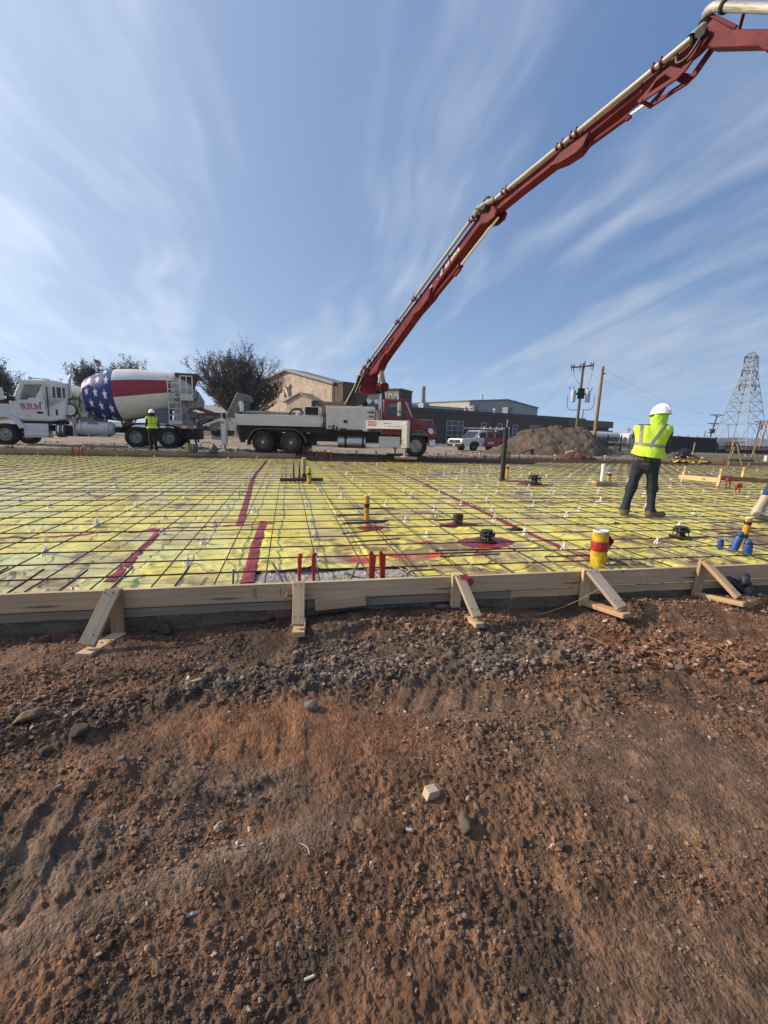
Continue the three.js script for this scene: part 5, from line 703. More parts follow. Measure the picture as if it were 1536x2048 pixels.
// ---------------------------------------------------------------- pump truck (x runs to its front; the near side is z = 0)
const PB = [-5.967, 0.243, -22.7], PUMP_TURN = -0.068;
{
  const t = thing('pump_truck', 'red and white concrete pump truck with its outriggers down and long red boom raised', 'pump truck', [PB[0], 0.23, PB[2]], PUMP_TURN); t.rotation.z = 0; const zc = -1.22;
  wheel(t, 0, 0.525, -0.16, 0.525, 0.29, 'dark', true); wheel(t, 1.38, 0.525, -0.16, 0.525, 0.29, 'dark', true); wheel(t, 7.40, 0.525, -0.2, 0.525, 0.34, 'front'); for (const x of [0, 1.38, 7.4]) farWheel(t, x, 0.525, -2.3, 0.525, 0.34);
  part('chassis', [span(-1.2, 8.0, 0.70, 0.98, -1.72, -1.6), span(-1.2, 8.0, 0.70, 0.98, -0.84, -0.72), span(-1.1, 3.2, 1.0, 1.32, -2.2, -0.25), rod([0, 0.52, -2.2], [0, 0.52, -0.3], 0.1), rod([1.38, 0.52, -2.2], [1.38, 0.52, -0.3], 0.1), rod([7.4, 0.5, -2.2], [7.4, 0.5, -0.3], 0.07), span(2.2, 5.6, 0.62, 1.15, -2.0, -0.5), span(-1.15, -0.6, 0.6, 1.2, -2.0, -0.3), span(2.2, 2.5, 0.42, 0.7, -0.8, -0.3)], M.frame, t);
  part('rear_fender', [fenderArc(0, 0.42, 0.76, Math.PI * 0.5, Math.PI * 1.03, -0.5, 0.0, 0.03), fenderArc(1.38, 0.42, 0.76, 0.15, Math.PI * 0.5, -0.5, 0.0, 0.03), span(0, 1.38, 1.15, 1.18, -0.5, 0.0)], M.steelGrey, t);
  const wtx = M.paintWhite;
  part('side_panel', [span(-1.32, 2.85, 1.36, 1.82, -0.10, 0.0, 0.015), span(-1.32, 2.85, 1.30, 1.37, -0.35, -0.01, 0.01), span(-1.32, -1.26, 1.3, 1.84, -2.3, -0.06), span(-1.3, 2.8, 1.3, 1.36, -2.3, -0.1)], wtx, t);
  part('panel_far', span(-1.32, 2.85, 1.3, 1.82, -2.4, -2.3), wtx, t);
  part('concrete_pipe', [rod([-1.0, 1.93, -0.55], [1.45, 1.93, -0.55], 0.085, 14), rod([0.0, 1.93, -0.55], [0.08, 1.93, -0.55], 0.11, 14)], M.mastic, t);
  part('hose_loop', tube([[1.2, 1.82, -0.4], [1.35, 2.05, -0.35], [1.7, 2.12, -0.4], [2.0, 1.9, -0.4]], 0.05, 18, 8), M.black, t); part('deck_lump', [lathe([[0, 0.2], [0.25, 0.15], [0.3, 0]], 16).translate(1.65, 1.82, -0.7)], M.mastic, t);
  part('oil_cooler', [span(2.02, 2.80, 1.82, 2.24, -0.5, -0.05, 0.02)], wtx, t); part('cooler_grille', [span(2.10, 2.72, 1.86, 2.22, -0.05, -0.035, 0.004), ...[...Array(9)].map((_, k) => span(2.10, 2.72, 1.88 + 0.037 * k, 1.89 + 0.037 * k, -0.035, -0.025, 0))], M.blackMatt, t);
  part('pipe_cluster', [rod([2.95, 1.3, -0.3], [2.95, 2.0, -0.3], 0.05), rod([3.02, 1.5, -0.2], [3.02, 1.95, -0.2], 0.04), tube([[2.85, 1.9, -0.2], [3.0, 1.8, -0.15], [3.0, 1.5, -0.15], [3.12, 1.4, -0.2]], 0.03, 12, 6), span(2.87, 3.1, 1.35, 1.5, -0.5, -0.25)], M.steelGrey, t);
  part('tool_cabinet', [prism([[3.12, 1.22], [3.12, 2.22], [5.44, 2.24], [5.42, 1.70], [5.12, 1.62], [5.10, 1.15], [4.9, 1.15], [4.85, 1.22]], -0.7, 0.0, 0.015), span(3.08, 5.4, 2.22, 2.30, -2.2, -0.04, 0.02)], wtx, t);
  part('cabinet_door', span(3.95, 4.80, 1.29, 1.86, 0.0, 0.012, 0.004), M.paintWhite, t); part('door_latch', span(3.95, 4.14, 1.52, 1.65, 0.012, 0.03, 0.006), M.black, t);
  part('sticker', [span(5.12, 5.42, 1.98, 2.08, 0.0, 0.006, 0), place(letters('V', 0.09, 'b', 0.006), [5.05, 2.03, 0.001])], std(0.10, 0.09, 0.10, 0.5), t); part('red_sticker', [span(5.16, 5.40, 1.80, 1.89, 0.0, 0.006, 0), span(5.05, 5.16, 1.835, 1.85, 0, 0.006, 0)], std(0.25, 0.08, 0.09, 0.5), t);
  part('rivets', [...Array(12)].map((_, k) => rod([k % 2 ? 3.42 : 5.0, 1.35 + 0.07 * k, 0], [k % 2 ? 3.42 : 5.0, 1.35 + 0.07 * k, 0.008], 0.012, 6)), M.steelGrey, t);
  part('valve_row', [span(3.22, 3.34, 1.30, 1.36, 0, 0.05), span(3.42, 3.54, 1.33, 1.4, 0, 0.05), span(3.4, 3.5, 1.22, 1.3, 0, 0.06), span(3.6, 3.68, 1.15, 1.34, 0, 0.05), span(3.78, 4.1, 1.15, 1.26, 0, 0.05), rod([3.64, 1.1, 0.02], [3.64, 1.3, 0.02], 0.03)], M.blackMatt, t);
  part('fuel_tank', [rod([3.65, 0.64, -0.42], [4.99, 0.64, -0.42], 0.30, 36)], std(0.50, 0.51, 0.53, 0.22, 0.95), t); part('tank_strap', [3.98, 4.82].map((x) => rod([x, 0.64, -0.42], [x + 0.10, 0.64, -0.42], 0.308, 36)), M.black, t);
  part('step_box', [span(5.63, 6.66, 0.42, 0.94, -0.6, -0.12, 0.02), span(5.63, 6.66, 0.80, 0.84, -0.62, -0.10)], M.alu, t);
  // pylon
  part('pylon', [prism([[4.86, 2.25], [4.98, 2.72], [5.05, 2.92], [5.15, 2.98], [5.52, 2.98], [5.6, 2.9], [5.6, 2.25]], -1.7, -0.75, 0.02), span(5.12, 5.5, 2.3, 2.62, -0.75, -0.66), prism([[4.2, 2.28], [4.9, 2.28], [4.88, 2.46]], -1.5, -0.7, 0.02)], M.mastic, t);
  part('lens', [5.10, 5.44].map((x) => rod([x, 2.58, -0.7], [x, 2.58, -0.6], 0.11, 20)), M.lens, t); part('pylon_box', [span(4.76, 4.90, 2.26, 2.62, -0.8, -0.62), span(4.92, 4.98, 2.3, 2.55, -0.8, -0.62)], M.frame, t); part('grey_panel', span(5.12, 5.62, 2.28, 2.60, -0.66, -0.655, 0), M.steelGrey, t);
  part('riser_pipe', [rod([5.72, 1.3, -0.45], [5.68, 2.95, -0.5], 0.065, 12), rod([5.62, 1.3, -0.55], [5.60, 2.9, -0.6], 0.05, 10)], M.alu, t); part('rusty_plate', span(5.52, 5.60, 2.0, 2.9, -0.62, -0.58), M.mastic, t);
  // cab
  part('cab', [prism([[5.80, 1.0], [5.80, 2.66], [5.95, 2.70], [6.62, 2.66], [6.84, 2.55], [7.15, 1.88], [7.12, 1.2], [6.75, 1.0]], -2.25, -0.12, 0.05, [[[6.10, 1.98], [6.40, 1.86], [6.76, 1.88], [6.70, 2.20], [6.52, 2.52], [6.02, 2.44], [6.02, 2.08]]]), prism([[6.55, 2.68], [6.72, 2.71], [6.98, 2.60], [7.0, 2.56], [6.7, 2.55]], -2.1, -0.25, 0.02)], M.paintRed, t);
  part('door_seam', [rod([6.0, 1.1, -0.118], [5.98, 1.9, -0.118], 0.008, 4), rod([6.88, 1.2, -0.118], [6.84, 1.95, -0.118], 0.008, 4), rod([6.0, 1.1, -0.118], [6.88, 1.2, -0.118], 0.008, 4)], M.black, t);
  part('window', prism([[6.10, 1.98], [6.40, 1.86], [6.76, 1.88], [6.70, 2.20], [6.52, 2.52], [6.02, 2.44], [6.02, 2.08]], -0.17, -0.165, 0), M.glass, t);
  part('cab_interior', [span(5.9, 7.0, 1.1, 1.84, -2.2, -0.25), span(5.84, 5.95, 1.8, 2.1, -2.15, -0.3), span(6.05, 6.2, 1.8, 2.35, -0.95, -0.55, 0.05)], M.blackMatt, t);
  part('windscreen', prism([[6.85, 2.53], [7.16, 1.88], [7.19, 1.89], [6.88, 2.54]], -2.1, -0.28, 0), M.glass, t); part('pillar', prism([[6.83, 2.55], [7.15, 1.87], [7.20, 1.88], [6.90, 2.56]], -0.28, -0.14, 0.01), M.paintWhite, t);
  part('hood', [prism([[7.12, 1.0], [7.12, 1.88], [7.5, 1.80], [8.22, 1.56], [8.32, 1.42], [8.34, 0.95], [8.16, 0.86], [8.08, 1.0], [7.95, 1.25], [7.7, 1.42], [7.4, 1.46]], -2.1, -0.22, 0.06), fenderArc(7.4, 0.525, 0.80, 0.35, 2.9, -0.55, -0.10, 0.10), prism([[7.1, 1.1], [7.1, 1.45], [7.6, 1.45], [8.28, 1.38], [8.3, 0.95], [8.1, 0.9], [8.0, 1.1], [7.8, 1.28], [7.4, 1.34]], -0.6, -0.13, 0.05)], M.paintRed, t);
  part('headlight', [place(lathe([[0, 0.05], [0.10, 0.04], [0.16, 0]], 20).rotateX(Math.PI / 2).scale(1.25, 0.8, 1), [8.13, 1.22, -0.14], [0, 0.55, -0.35])], M.lens, t); part('headlight_bezel', [place(new THREE.TorusGeometry(0.16, 0.025, 6, 24).scale(1.25, 0.8, 1), [8.13, 1.22, -0.145], [0, 0.55, -0.35])], M.alu, t);
  part('bumper', [prism([[7.98, 0.86], [8.30, 0.84], [8.32, 0.52], [8.08, 0.48], [8.02, 0.55]], -2.25, -0.1, 0.03)], M.chrome, t); part('side_light', span(7.55, 7.66, 1.46, 1.49, -0.135, -0.11), M.redLens, t); part('tow_bar', span(8.25, 8.5, 0.84, 0.88, -1.3, -0.9), M.frame, t);
  part('mirror', [box(0.16, 0.42, 0.18, [6.58, 2.32, 0.10], undefined, 0.03), box(0.15, 0.16, 0.16, [6.58, 1.96, 0.10], undefined, 0.03)], M.paintWhite, t); part('mirror_arm', [rod([6.8, 2.5, -0.12], [6.6, 2.5, 0.1], 0.018), rod([6.85, 1.95, -0.12], [6.6, 1.95, 0.1], 0.018), rod([6.6, 1.95, 0.1], [6.6, 2.5, 0.1], 0.02)], M.black, t);
  part('roof_beacon', [rod([6.30, 2.70, -0.6], [6.36, 2.82, -0.6], 0.03), rod([6.36, 2.82, -0.6], [6.36, 2.95, -0.6], 0.05, 10), rod([5.95, 2.82, -0.6], [6.36, 2.80, -0.6], 0.022), rod([6.5, 2.68, -0.5], [6.5, 2.84, -0.5], 0.012)], M.chrome, t);
  // rear: hopper, rear outrigger, screens
  part('rear_outrigger', [span(-1.94, -1.70, 0.36, 1.46, 0.02, 0.22, 0.015), place(lathe([[0, 0], [0.13, 0]], 3), [0, -9, 0]), prism([[-1.95, 1.40], [-1.70, 1.40], [-1.74, 1.56], [-1.90, 1.56]], 0.0, 0.22, 0.01)], wtx, t);
  part('outrigger_foot', [rod([-1.82, 0.06, 0.12], [-1.82, 0.4, 0.12], 0.07, 14), lathe([[0, 0.10], [0.10, 0.10], [0.24, 0.04], [0.25, 0.0], [0, 0]], 24).translate(-1.86, 0.02, 0.12), span(-2.15, -1.5, -0.03, 0.03, -0.2, 0.42)], M.mastic, t);
  part('outrigger_beam', [span(-1.72, -1.36, 1.02, 1.42, -2.0, 0.05, 0.02), prism([[-1.70, 1.42], [-1.40, 1.42], [-1.38, 1.5], [-1.5, 1.62], [-1.62, 1.62], [-1.72, 1.5]], -0.3, 0.06, 0.02), prism([[-1.45, 1.45], [-1.36, 1.52], [-1.27, 1.4], [-1.27, 0.85], [-1.33, 0.85], [-1.36, 1.38]], -0.1, 0.05, 0.01)], wtx, t); part('pivot_hole', [rod([-1.55, 1.54, 0.05], [-1.55, 1.54, 0.075], 0.045, 14), rod([-1.85, 1.38, 0.2], [-1.85, 1.38, 0.23], 0.045, 14), rod([-1.62, 1.05, 0.05], [-1.62, 1.05, 0.07], 0.03, 10)], M.black, t);
  part('hopper', [prism([[-3.02, 1.22], [-2.65, 1.36], [-1.95, 1.60], [-1.95, 1.1], [-2.2, 0.75], [-2.65, 0.82], [-2.85, 1.12]], -1.9, -0.35, 0.03)], M.steelGrey, t); part('hopper_rim', [beam([-3.05, 1.24, -0.32], [-1.95, 1.62, -0.32], 0.06, 0.07), beam([-3.05, 1.24, -1.92], [-1.95, 1.62, -1.92], 0.06, 0.07), beam([-3.05, 1.24, -1.95], [-3.05, 1.24, -0.3], 0.06, 0.08), span(-2.85, -2.7, 1.2, 1.36, -0.34, -0.26), span(-2.3, -2.0, 1.48, 1.58, -0.4, -0.26)], wtx, t); part('hopper_frame', [prism([[-2.65, 1.12], [-2.1, 1.18], [-2.0, 1.3], [-2.05, 1.08], [-2.6, 1.04]], -0.36, -0.28, 0.01), beam([-2.7, 0.66, -0.5], [-1.95, 0.58, -0.5], 0.2, 0.16), beam([-2.72, 0.95, -0.45], [-2.6, 0.62, -0.45], 0.08, 0.1), rod([-2.6, 0.85, -0.6], [-2.2, 0.8, -0.6], 0.14, 14)], M.mastic, t);
  part('agitator', [rod([-2.6, 0.95, -0.32], [-2.3, 0.95, -0.32], 0.16, 16), rod([-2.15, 0.92, -0.3], [-2.0, 0.92, -0.3], 0.12, 14)], M.blackMatt, t);
  part('hopper_lid', [prism([[-1.92, 1.86], [-1.42, 2.82], [-1.36, 2.86], [-1.10, 2.72], [-1.08, 2.5], [-1.25, 2.4], [-1.35, 1.85], [-1.55, 1.62], [-1.84, 1.62]], -1.9, -0.5, 0.02)], M.steelGrey, t); part('lid_ram', [rod([-1.2, 1.8, -0.45], [-1.15, 2.4, -0.45], 0.07, 12), rod([-1.08, 1.75, -0.4], [-1.06, 2.3, -0.4], 0.04, 10), span(-1.3, -1.1, 2.2, 2.45, -0.55, -0.4)], wtx, t); part('control_box', [span(-1.92, -1.72, 1.5, 1.78, -0.2, 0.02, 0.03), span(-1.3, -1.16, 2.0, 2.1, -0.45, -0.4), span(-1.28, -1.05, 1.62, 1.95, -0.42, -0.36)], M.blackMatt, t); part('guard_loop', tube([[-1.95, 1.55, 0.05], [-1.94, 1.85, 0.05], [-1.73, 1.85, 0.05], [-1.72, 1.5, 0.05]], 0.02, 20, 6), wtx, t);
  // front swing-out leg, turned out towards the camera
  const leg = sub('front_outrigger', t, [5.15, 0, 0.02]); leg.rotation.y = -0.45; leg.scale.x = 1.08;
  part('leg_beam', [span(0, 2.02, 1.30, 1.66, -0.02, 0.24, 0.015), span(0, 0.10, 1.24, 1.66, -0.03, 0.25, 0.01), span(0.0, 2.0, 1.285, 1.31, -0.03, 0.26, 0.004)], wtx, leg); part('leg_column', [span(1.77, 2.02, 0.45, 1.36, 0.0, 0.26, 0.015)], wtx, leg); part('leg_ram', [rod([1.89, 0.05, 0.13], [1.89, 0.5, 0.13], 0.06, 14)], M.mastic, leg);
  part('leg_foot', [lathe([[0, 0.08], [0.12, 0.08], [0.2, 0.03], [0.2, 0], [0, 0]], 20).translate(1.89, 0.02, 0.13)], M.mastic, leg); part('leg_sign', span(0.12, 0.52, 1.42, 1.62, 0.24, 0.246, 0), std(0.45, 0.04, 0.06, 0.5), leg);
  part('leg_lettering', [place(letters('SLOR', 0.12, 'b', 0.004), [0.36, 1.52, 0.246]), prism([[0.14, 1.52], [0.17, 1.56], [0.20, 1.52], [0.17, 1.48]], 0.246, 0.25, 0), span(0.08, 0.105, 1.4, 1.64, 0.24, 0.25, 0)], M.paintWhite, leg); part('leg_arrow', [span(0.9, 1.25, 1.53, 1.55, 0.24, 0.246, 0), prism([[0.86, 1.53], [0.95, 1.49], [1.0, 1.53]], 0.24, 0.246, 0), span(1.1, 1.8, 1.40, 1.408, 0.24, 0.246, 0), span(1.13, 1.16, 1.36, 1.43, 0.24, 0.247, 0), span(1.58, 1.61, 1.36, 1.43, 0.24, 0.247, 0)], M.steelGrey, leg); part('leg_light', span(1.80, 1.96, 1.48, 1.58, 0.24, 0.256, 0.01), M.lens, leg); part('leg_marks', [span(1.78, 1.84, 0.62, 0.72, 0.26, 0.264, 0), span(1.84, 1.90, 0.52, 0.62, 0.26, 0.264, 0), span(1.78, 1.86, 0.76, 0.82, 0.26, 0.264, 0)], M.yellowOrange, leg);
  const far = sub('front_outrigger', t, [6.3, 0, -2.4]); part('leg_column', span(-0.1, 0.12, 0.3, 1.5, 0, 0.24, 0.01), wtx, far); part('leg_foot', [rod([0, 0, 0.1], [0, 0.4, 0.1], 0.07), span(-0.4, 0.5, 0.0, 0.08, -0.3, 0.5)], M.mastic, far);

  // ---------------- boom, built in world axes and set into the truck's frame
  const inv = new THREE.Matrix4().makeRotationY(PUMP_TURN).setPosition(PB[0], 0.23, PB[2]).invert();
  const J0 = new THREE.Vector3(-0.95, 4.10, -23.45), J1 = new THREE.Vector3(3.06, 8.09, -15.5), J2 = new THREE.Vector3(5.78, 8.69, -10.0), J3 = new THREE.Vector3(8.25, 5.05, -5.0);
  const plan = new THREE.Vector3(0.444, 0, 0.896), side = new THREE.Vector3(0.896, 0, -0.444);       // side points away from the camera
  const basis = (a, b) => { const x = b.clone().sub(a).normalize(), z = side.clone(), y = x.clone().cross(z).normalize(); return { x, y, z, L: a.distanceTo(b), m: new THREE.Matrix4().makeBasis(x, y.clone().multiplyScalar(0.68), z.clone().multiplyScalar(0.72)).setPosition(a) }; };
  const put = (g, m) => {                                             // a section's z points away from the camera, which mirrors it: turn the faces back
    g = (Array.isArray(g) ? merge(g) : g).clone(); if (g.index) g = g.toNonIndexed();
    if (m.determinant() < 0) for (const k of ['position', 'normal', 'uv']) { const q = g.attributes[k]; if (q) for (let i = 0; i < q.count; i += 3) for (let c = 0; c < q.itemSize; c++) { const a = q.getComponent(i + 1, c); q.setComponent(i + 1, c, q.getComponent(i + 2, c)); q.setComponent(i + 2, c, a); } }
    return g.applyMatrix4(m).applyMatrix4(inv);
  };
  const boom = sub('boom', t);
  const bp = (name, g, m, mat) => part(name, put(g, m), mat, boom);
  const s1 = basis(J0, J1), s2 = basis(J1, J2), s3 = basis(J2, J3), L1 = s1.L, L2 = s2.L, L3 = s3.L;
  // turntable and ram
  bp('turntable', [lathe([[0, 0.0], [0.52, 0.0], [0.60, 0.12], [0.60, 0.3], [0.5, 0.45], [0.34, 0.62], [0.0, 0.62]], 32).translate(-0.78, 3.18, -23.5), prism([[-1.35, 3.3], [-0.2, 3.3], [-0.35, 3.6], [-0.55, 4.3], [-1.1, 4.35], [-1.25, 3.8]], -24.0, -23.85, 0.03), prism([[-1.35, 3.3], [-0.2, 3.3], [-0.35, 3.6], [-0.55, 4.3], [-1.1, 4.35], [-1.25, 3.8]], -23.2, -23.05, 0.03)], new THREE.Matrix4(), M.boomRed);
  bp('turntable_arm', [beam([-0.75, 3.4, -23.4], [-0.1, 3.5, -22.9], 0.5, 0.28), rod([-0.12, 3.5, -23.3], [-0.12, 3.5, -22.7], 0.2, 16)], new THREE.Matrix4(), M.boomRed);
  bp('hinge_pin', [rod([0, -0.02, -0.45], [0, -0.02, 0.45], 0.16, 18)], s1.m, M.frame);
  // section 1: deep box, tapered, with a haunch underneath near its foot
  bp('boom_section', [prism([[-0.35, -0.22], [0.3, -0.40], [1.25, -0.86], [1.75, -0.62], [2.3, -0.56], [L1 * 0.52, -0.40], [L1 * 0.62, -0.52], [L1 * 0.70, -0.34], [L1 - 0.25, -0.22], [L1 + 0.1, -0.12], [L1 + 0.1, 0.2], [L1 - 0.4, 0.22], [1.2, 0.30], [-0.2, 0.24]], -0.24, 0.24, 0.03), ...[0.5, 1.6, 4.2, 5.6, 7.6].map((x) => span(x, x + 0.05, -0.42 + 0.02 * x, 0.27, -0.27, -0.23, 0.005))], s1.m, M.boomRed);
  bp('section_gusset', [prism([[1.0, -0.52], [1.35, -0.92], [1.8, -0.6], [2.4, -0.52], [2.0, -0.3]], -0.34, -0.245, 0.02), prism([[L1 * 0.5, -0.36], [L1 * 0.56, -0.58], [L1 * 0.63, -0.56], [L1 * 0.66, -0.2], [L1 * 0.52, -0.12]], -0.33, -0.245, 0.02), span(0.4, 3.2, -0.16, -0.08, -0.30, -0.24, 0.01), span(2.4, 2.62, -0.26, -0.02, -0.29, -0.24)], s1.m, M.boomRed);
  bp('section_plates', [span(1.65, 1.9, 0.0, 0.14, -0.30, -0.24), span(1.2, 1.32, 0.1, 0.24, -0.32, -0.24), rod([0.6, 0.1, -0.3], [2.6, 0.05, -0.28], 0.03), tube([[-0.1, -0.1, -0.32], [0.35, -0.25, -0.36], [0.8, 0.1, -0.33], [1.2, 0.0, -0.3]], 0.045, 18, 7)], s1.m, M.frame);
  bp('lift_ram', [rod([0.95, -1.52 + 0.1, 0], [1.3, -0.75, 0], 0.085, 14)], s1.m, M.alu); { const a = new THREE.Vector3(-0.12, 3.5, -23.0), b = new THREE.Vector3(1.35, -0.72, 0).applyMatrix4(s1.m); bp('ram_rod', rod(a, b, 0.10, 14), new THREE.Matrix4(), M.alu); }
  // elbow ram of section 1
  const r0 = [L1 * 0.57, -0.5, 0], r1 = [L1 * 0.805, -0.60, 0], r2 = [L1 + 0.18, -0.60, 0];
  bp('elbow_ram', [rod(r0, r1, 0.12, 16), rod([r1[0] - 0.1, r1[1], 0], [r1[0] + 0.06, r1[1], 0], 0.14, 16), span(r1[0] - 0.35, r1[0], r1[1] - 0.2, r1[1] - 0.1, -0.06, 0.06)], s1.m, M.boomRed); bp('ram_rod', rod(r1, r2, 0.065, 14), s1.m, M.chrome);
  bp('rocker', [prism([[L1 - 0.45, -0.25], [L1 - 0.1, -0.62], [L1 + 0.2, -0.74], [L1 + 0.34, -0.60], [L1 + 0.25, -0.1], [L1 + 0.1, 0.15], [L1 - 0.3, 0.1]], -0.3, -0.2, 0.03), prism([[L1 - 0.45, -0.25], [L1 - 0.1, -0.62], [L1 + 0.2, -0.74], [L1 + 0.34, -0.60], [L1 + 0.25, -0.1], [L1 + 0.1, 0.15], [L1 - 0.3, 0.1]], 0.2, 0.3, 0.03)], s1.m, M.boomRed);
  bp('elbow_joint', [rod([0, 0.02, -0.5], [0, 0.02, 0.4], 0.13, 18), rod([-0.2, 0.1, -0.5], [-0.2, 0.1, -0.2], 0.1, 14), span(-0.15, 0.12, 0.12, 0.28, -0.4, -0.15, 0.04)], s2.m, M.frame);
  // section 2
  bp('boom_section', [prism([[-0.15, -0.1], [0.25, -0.34], [1.2, -0.30], [L2 * 0.40, -0.30], [L2 * 0.46, -0.46], [L2 * 0.53, -0.52], [L2 * 0.56, -0.40], [L2 * 0.60, -0.24], [L2 - 0.2, -0.18], [L2 + 0.06, -0.1], [L2 + 0.06, 0.16], [L2 - 0.3, 0.2], [L2 * 0.5, 0.22], [0.6, 0.27], [0.1, 0.24]], -0.19, 0.19, 0.025)], s2.m, M.boomRed);
  bp('section_gusset', [prism([[L2 * 0.40, -0.30], [L2 * 0.46, -0.47], [L2 * 0.54, -0.55], [L2 * 0.57, -0.50], [L2 * 0.60, -0.2], [L2 * 0.46, -0.1]], -0.27, -0.19, 0.015)], s2.m, M.boomRed); for (const x of [0.35, 1.2, L2 * 0.52, L2 * 0.8]) bp('section_rib', span(x, x + 0.04, -0.22, 0.25, -0.21, 0.21, 0.005), s2.m, M.boomRed);
  bp('elbow_ram', [rod([L2 * 0.56, -0.42, 0], [L2 * 0.745, -0.47, 0], 0.075, 14), span(L2 * 0.73, L2 * 0.75, -0.57, -0.45, -0.05, 0.05)], s2.m, M.boomRed); bp('ram_rod', [rod([L2 * 0.745, -0.47, 0], [L2 * 0.805, -0.49, 0], 0.04, 12)], s2.m, M.chrome); bp('link_pin', rod([L2 * 0.805, -0.49, -0.26], [L2 * 0.805, -0.49, 0.26], 0.045, 12), s2.m, M.boomRed);
  const link = [[L2 * 0.79, -0.42], [L2 * 0.80, -0.54], [L2 * 0.925, -0.66], [L2 * 0.955, -0.60], [L2 * 1.025, -0.16], [L2 * 0.995, -0.12], [L2 * 0.94, -0.46], [L2 * 0.905, -0.16], [L2 * 0.865, -0.14], [L2 * 0.83, -0.30]];
  for (const z of [-0.24, 0.18]) bp('link_plate', prism(link, z, z + 0.06, 0.012, [[[L2 * 0.832, -0.44], [L2 * 0.908, -0.51], [L2 * 0.888, -0.28], [L2 * 0.860, -0.27]]]), s2.m, M.boomRed);
  bp('joint_hose', tube([[L2 - 0.45, 0.0, -0.28], [L2 - 0.40, -0.32, -0.32], [L2 - 0.2, -0.36, -0.32], [L2 + 0.0, -0.12, -0.3], [L2 + 0.1, 0, -0.28]], 0.035, 24, 7), s2.m, M.black); bp('hinge_pin', [rod([0, 0, -0.34], [0, 0, 0.3], 0.11, 16)], s3.m, M.frame);
  // section 3
  bp('boom_section', [prism([[-0.12, -0.10], [-0.04, 0.30], [0.12, 0.30], [0.55, 0.13], [L3, 0.10], [L3, -0.14], [1.9, -0.19], [1.75, -0.26], [1.4, -0.26], [1.25, -0.19], [0.3, -0.24], [0.1, -0.2]], -0.15, 0.15, 0.02)], s3.m, M.boomRed);
  // delivery line: white pipe carried on the camera's side
  const W = std(0.52, 0.51, 0.46, 0.45, 0, { map: rep(T_GRIME, 1) });
  bp('delivery_pipe', [rod([0.05, 0.34, -0.40], [L1 - 0.25, 0.26, -0.40], 0.080, 16)], s1.m, W);
  bp('pipe_elbow', [tube([[0.05, 0.34, -0.40], [-0.16, 0.30, -0.42], [-0.26, 0.08, -0.40], [-0.22, -0.12, -0.34]], 0.105, 18, 12)], s1.m, W);
  bp('pipe_elbow', [tube([[-0.55, 0.08, -0.40], [-0.2, 0.16, -0.42], [0.1, 0.12, -0.40], [0.4, 0.06, -0.36]], 0.105, 18, 12), rod([-0.3, 0.1, -0.5], [-0.25, 0.24, -0.4], 0.09, 12)], s2.m, M.mastic);
  bp('delivery_pipe', [rod([0.35, 0.06, -0.34], [L2 - 0.15, 0.02, -0.34], 0.077, 16)], s2.m, W);
  { const q = [[5.884, 9.155, -10.28], [5.816, 9.223, -10.18], [5.828, 9.18, -10], [5.893, 9.05, -9.82]].map(V3), a = new THREE.Vector3(L2 - 0.15, 0.02, -0.34).applyMatrix4(s2.m), e = V3([6.172, 8.397, -9]), far = e.clone().add(e.clone().sub(q[3]).multiplyScalar(2.5)), I4 = new THREE.Matrix4(); bp('pipe_elbow', tube([a, ...q], 0.082, 26, 14), I4, W); bp('delivery_pipe', rod(q[3], far, 0.078, 16), I4, W); const d = e.clone().sub(q[3]).normalize(); bp('pipe_coupling', rod(q[3], q[3].clone().addScaledVector(d, 0.06), 0.11, 16), I4, M.frame); bp('pipe_coupling', rod(q[0], q[0].clone().lerp(a, 0.2), 0.10, 16), I4, M.frame); bp('pipe_stay', [beam(q[1], V3([6.101, 8.638, -9.7]), 0.05, 0.06), beam(V3([5.996, 8.745, -9.35]), V3([6.168, 8.497, -9.75]), 0.05, 0.06)], I4, M.boomRed); }
  const clampAt = (m, x, y, z, r, mat) => { bp('pipe_clamp', [rod([x, y, z], [x + 0.06, y, z], r, 16), rod([x + 0.16, y, z], [x + 0.22, y, z], r, 16), beam([x + 0.03, y + 0.08, z], [x + 0.03, y + 0.16, z - 0.03], 0.04, 0.04), beam([x + 0.19, y + 0.08, z], [x + 0.19, y + 0.16, z - 0.03], 0.04, 0.04), beam([x + 0.1, y, z], [x + 0.1, y - 0.12, z + 0.22], 0.05, 0.06)], m, mat); };
  clampAt(s1.m, 0.2, 0.34, -0.40, 0.11, M.boomRed); clampAt(s1.m, 0.75, 0.33, -0.40, 0.108, M.frame); clampAt(s1.m, L1 * 0.385, 0.31, -0.40, 0.108, M.boomRed); clampAt(s1.m, L1 * 0.535, 0.295, -0.40, 0.108, M.boomRed); clampAt(s1.m, L1 - 0.7, 0.27, -0.40, 0.108, M.boomRed);
  clampAt(s2.m, 0.75, 0.06, -0.34, 0.102, M.boomRed); clampAt(s2.m, L2 * 0.45, 0.045, -0.34, 0.102, M.boomRed); clampAt(s2.m, L2 * 0.52, 0.045, -0.34, 0.102, M.boomRed); clampAt(s2.m, L2 - 0.9, 0.03, -0.34, 0.102, M.boomRed); 
  bp('boom_hose', [tube([[0.4, 0.28, -0.12], [L1 * 0.4, 0.30, -0.15], [L1 - 0.7, 0.28, -0.15], [L1 - 0.1, 0.34, -0.2], [L1 + 0.12, 0.2, -0.2]], 0.03, 30, 6), tube([[L1 - 0.35, 0.25, -0.3], [L1 - 0.1, 0.42, -0.34], [L1 + 0.12, 0.42, -0.3], [L1 + 0.2, 0.25, -0.2]], 0.035, 20, 6), tube([[L1 - 0.5, 0.2, -0.25], [L1 - 0.2, 0.3, -0.42], [L1 + 0.05, 0.26, -0.42]], 0.045, 14, 6)], s1.m, M.black);
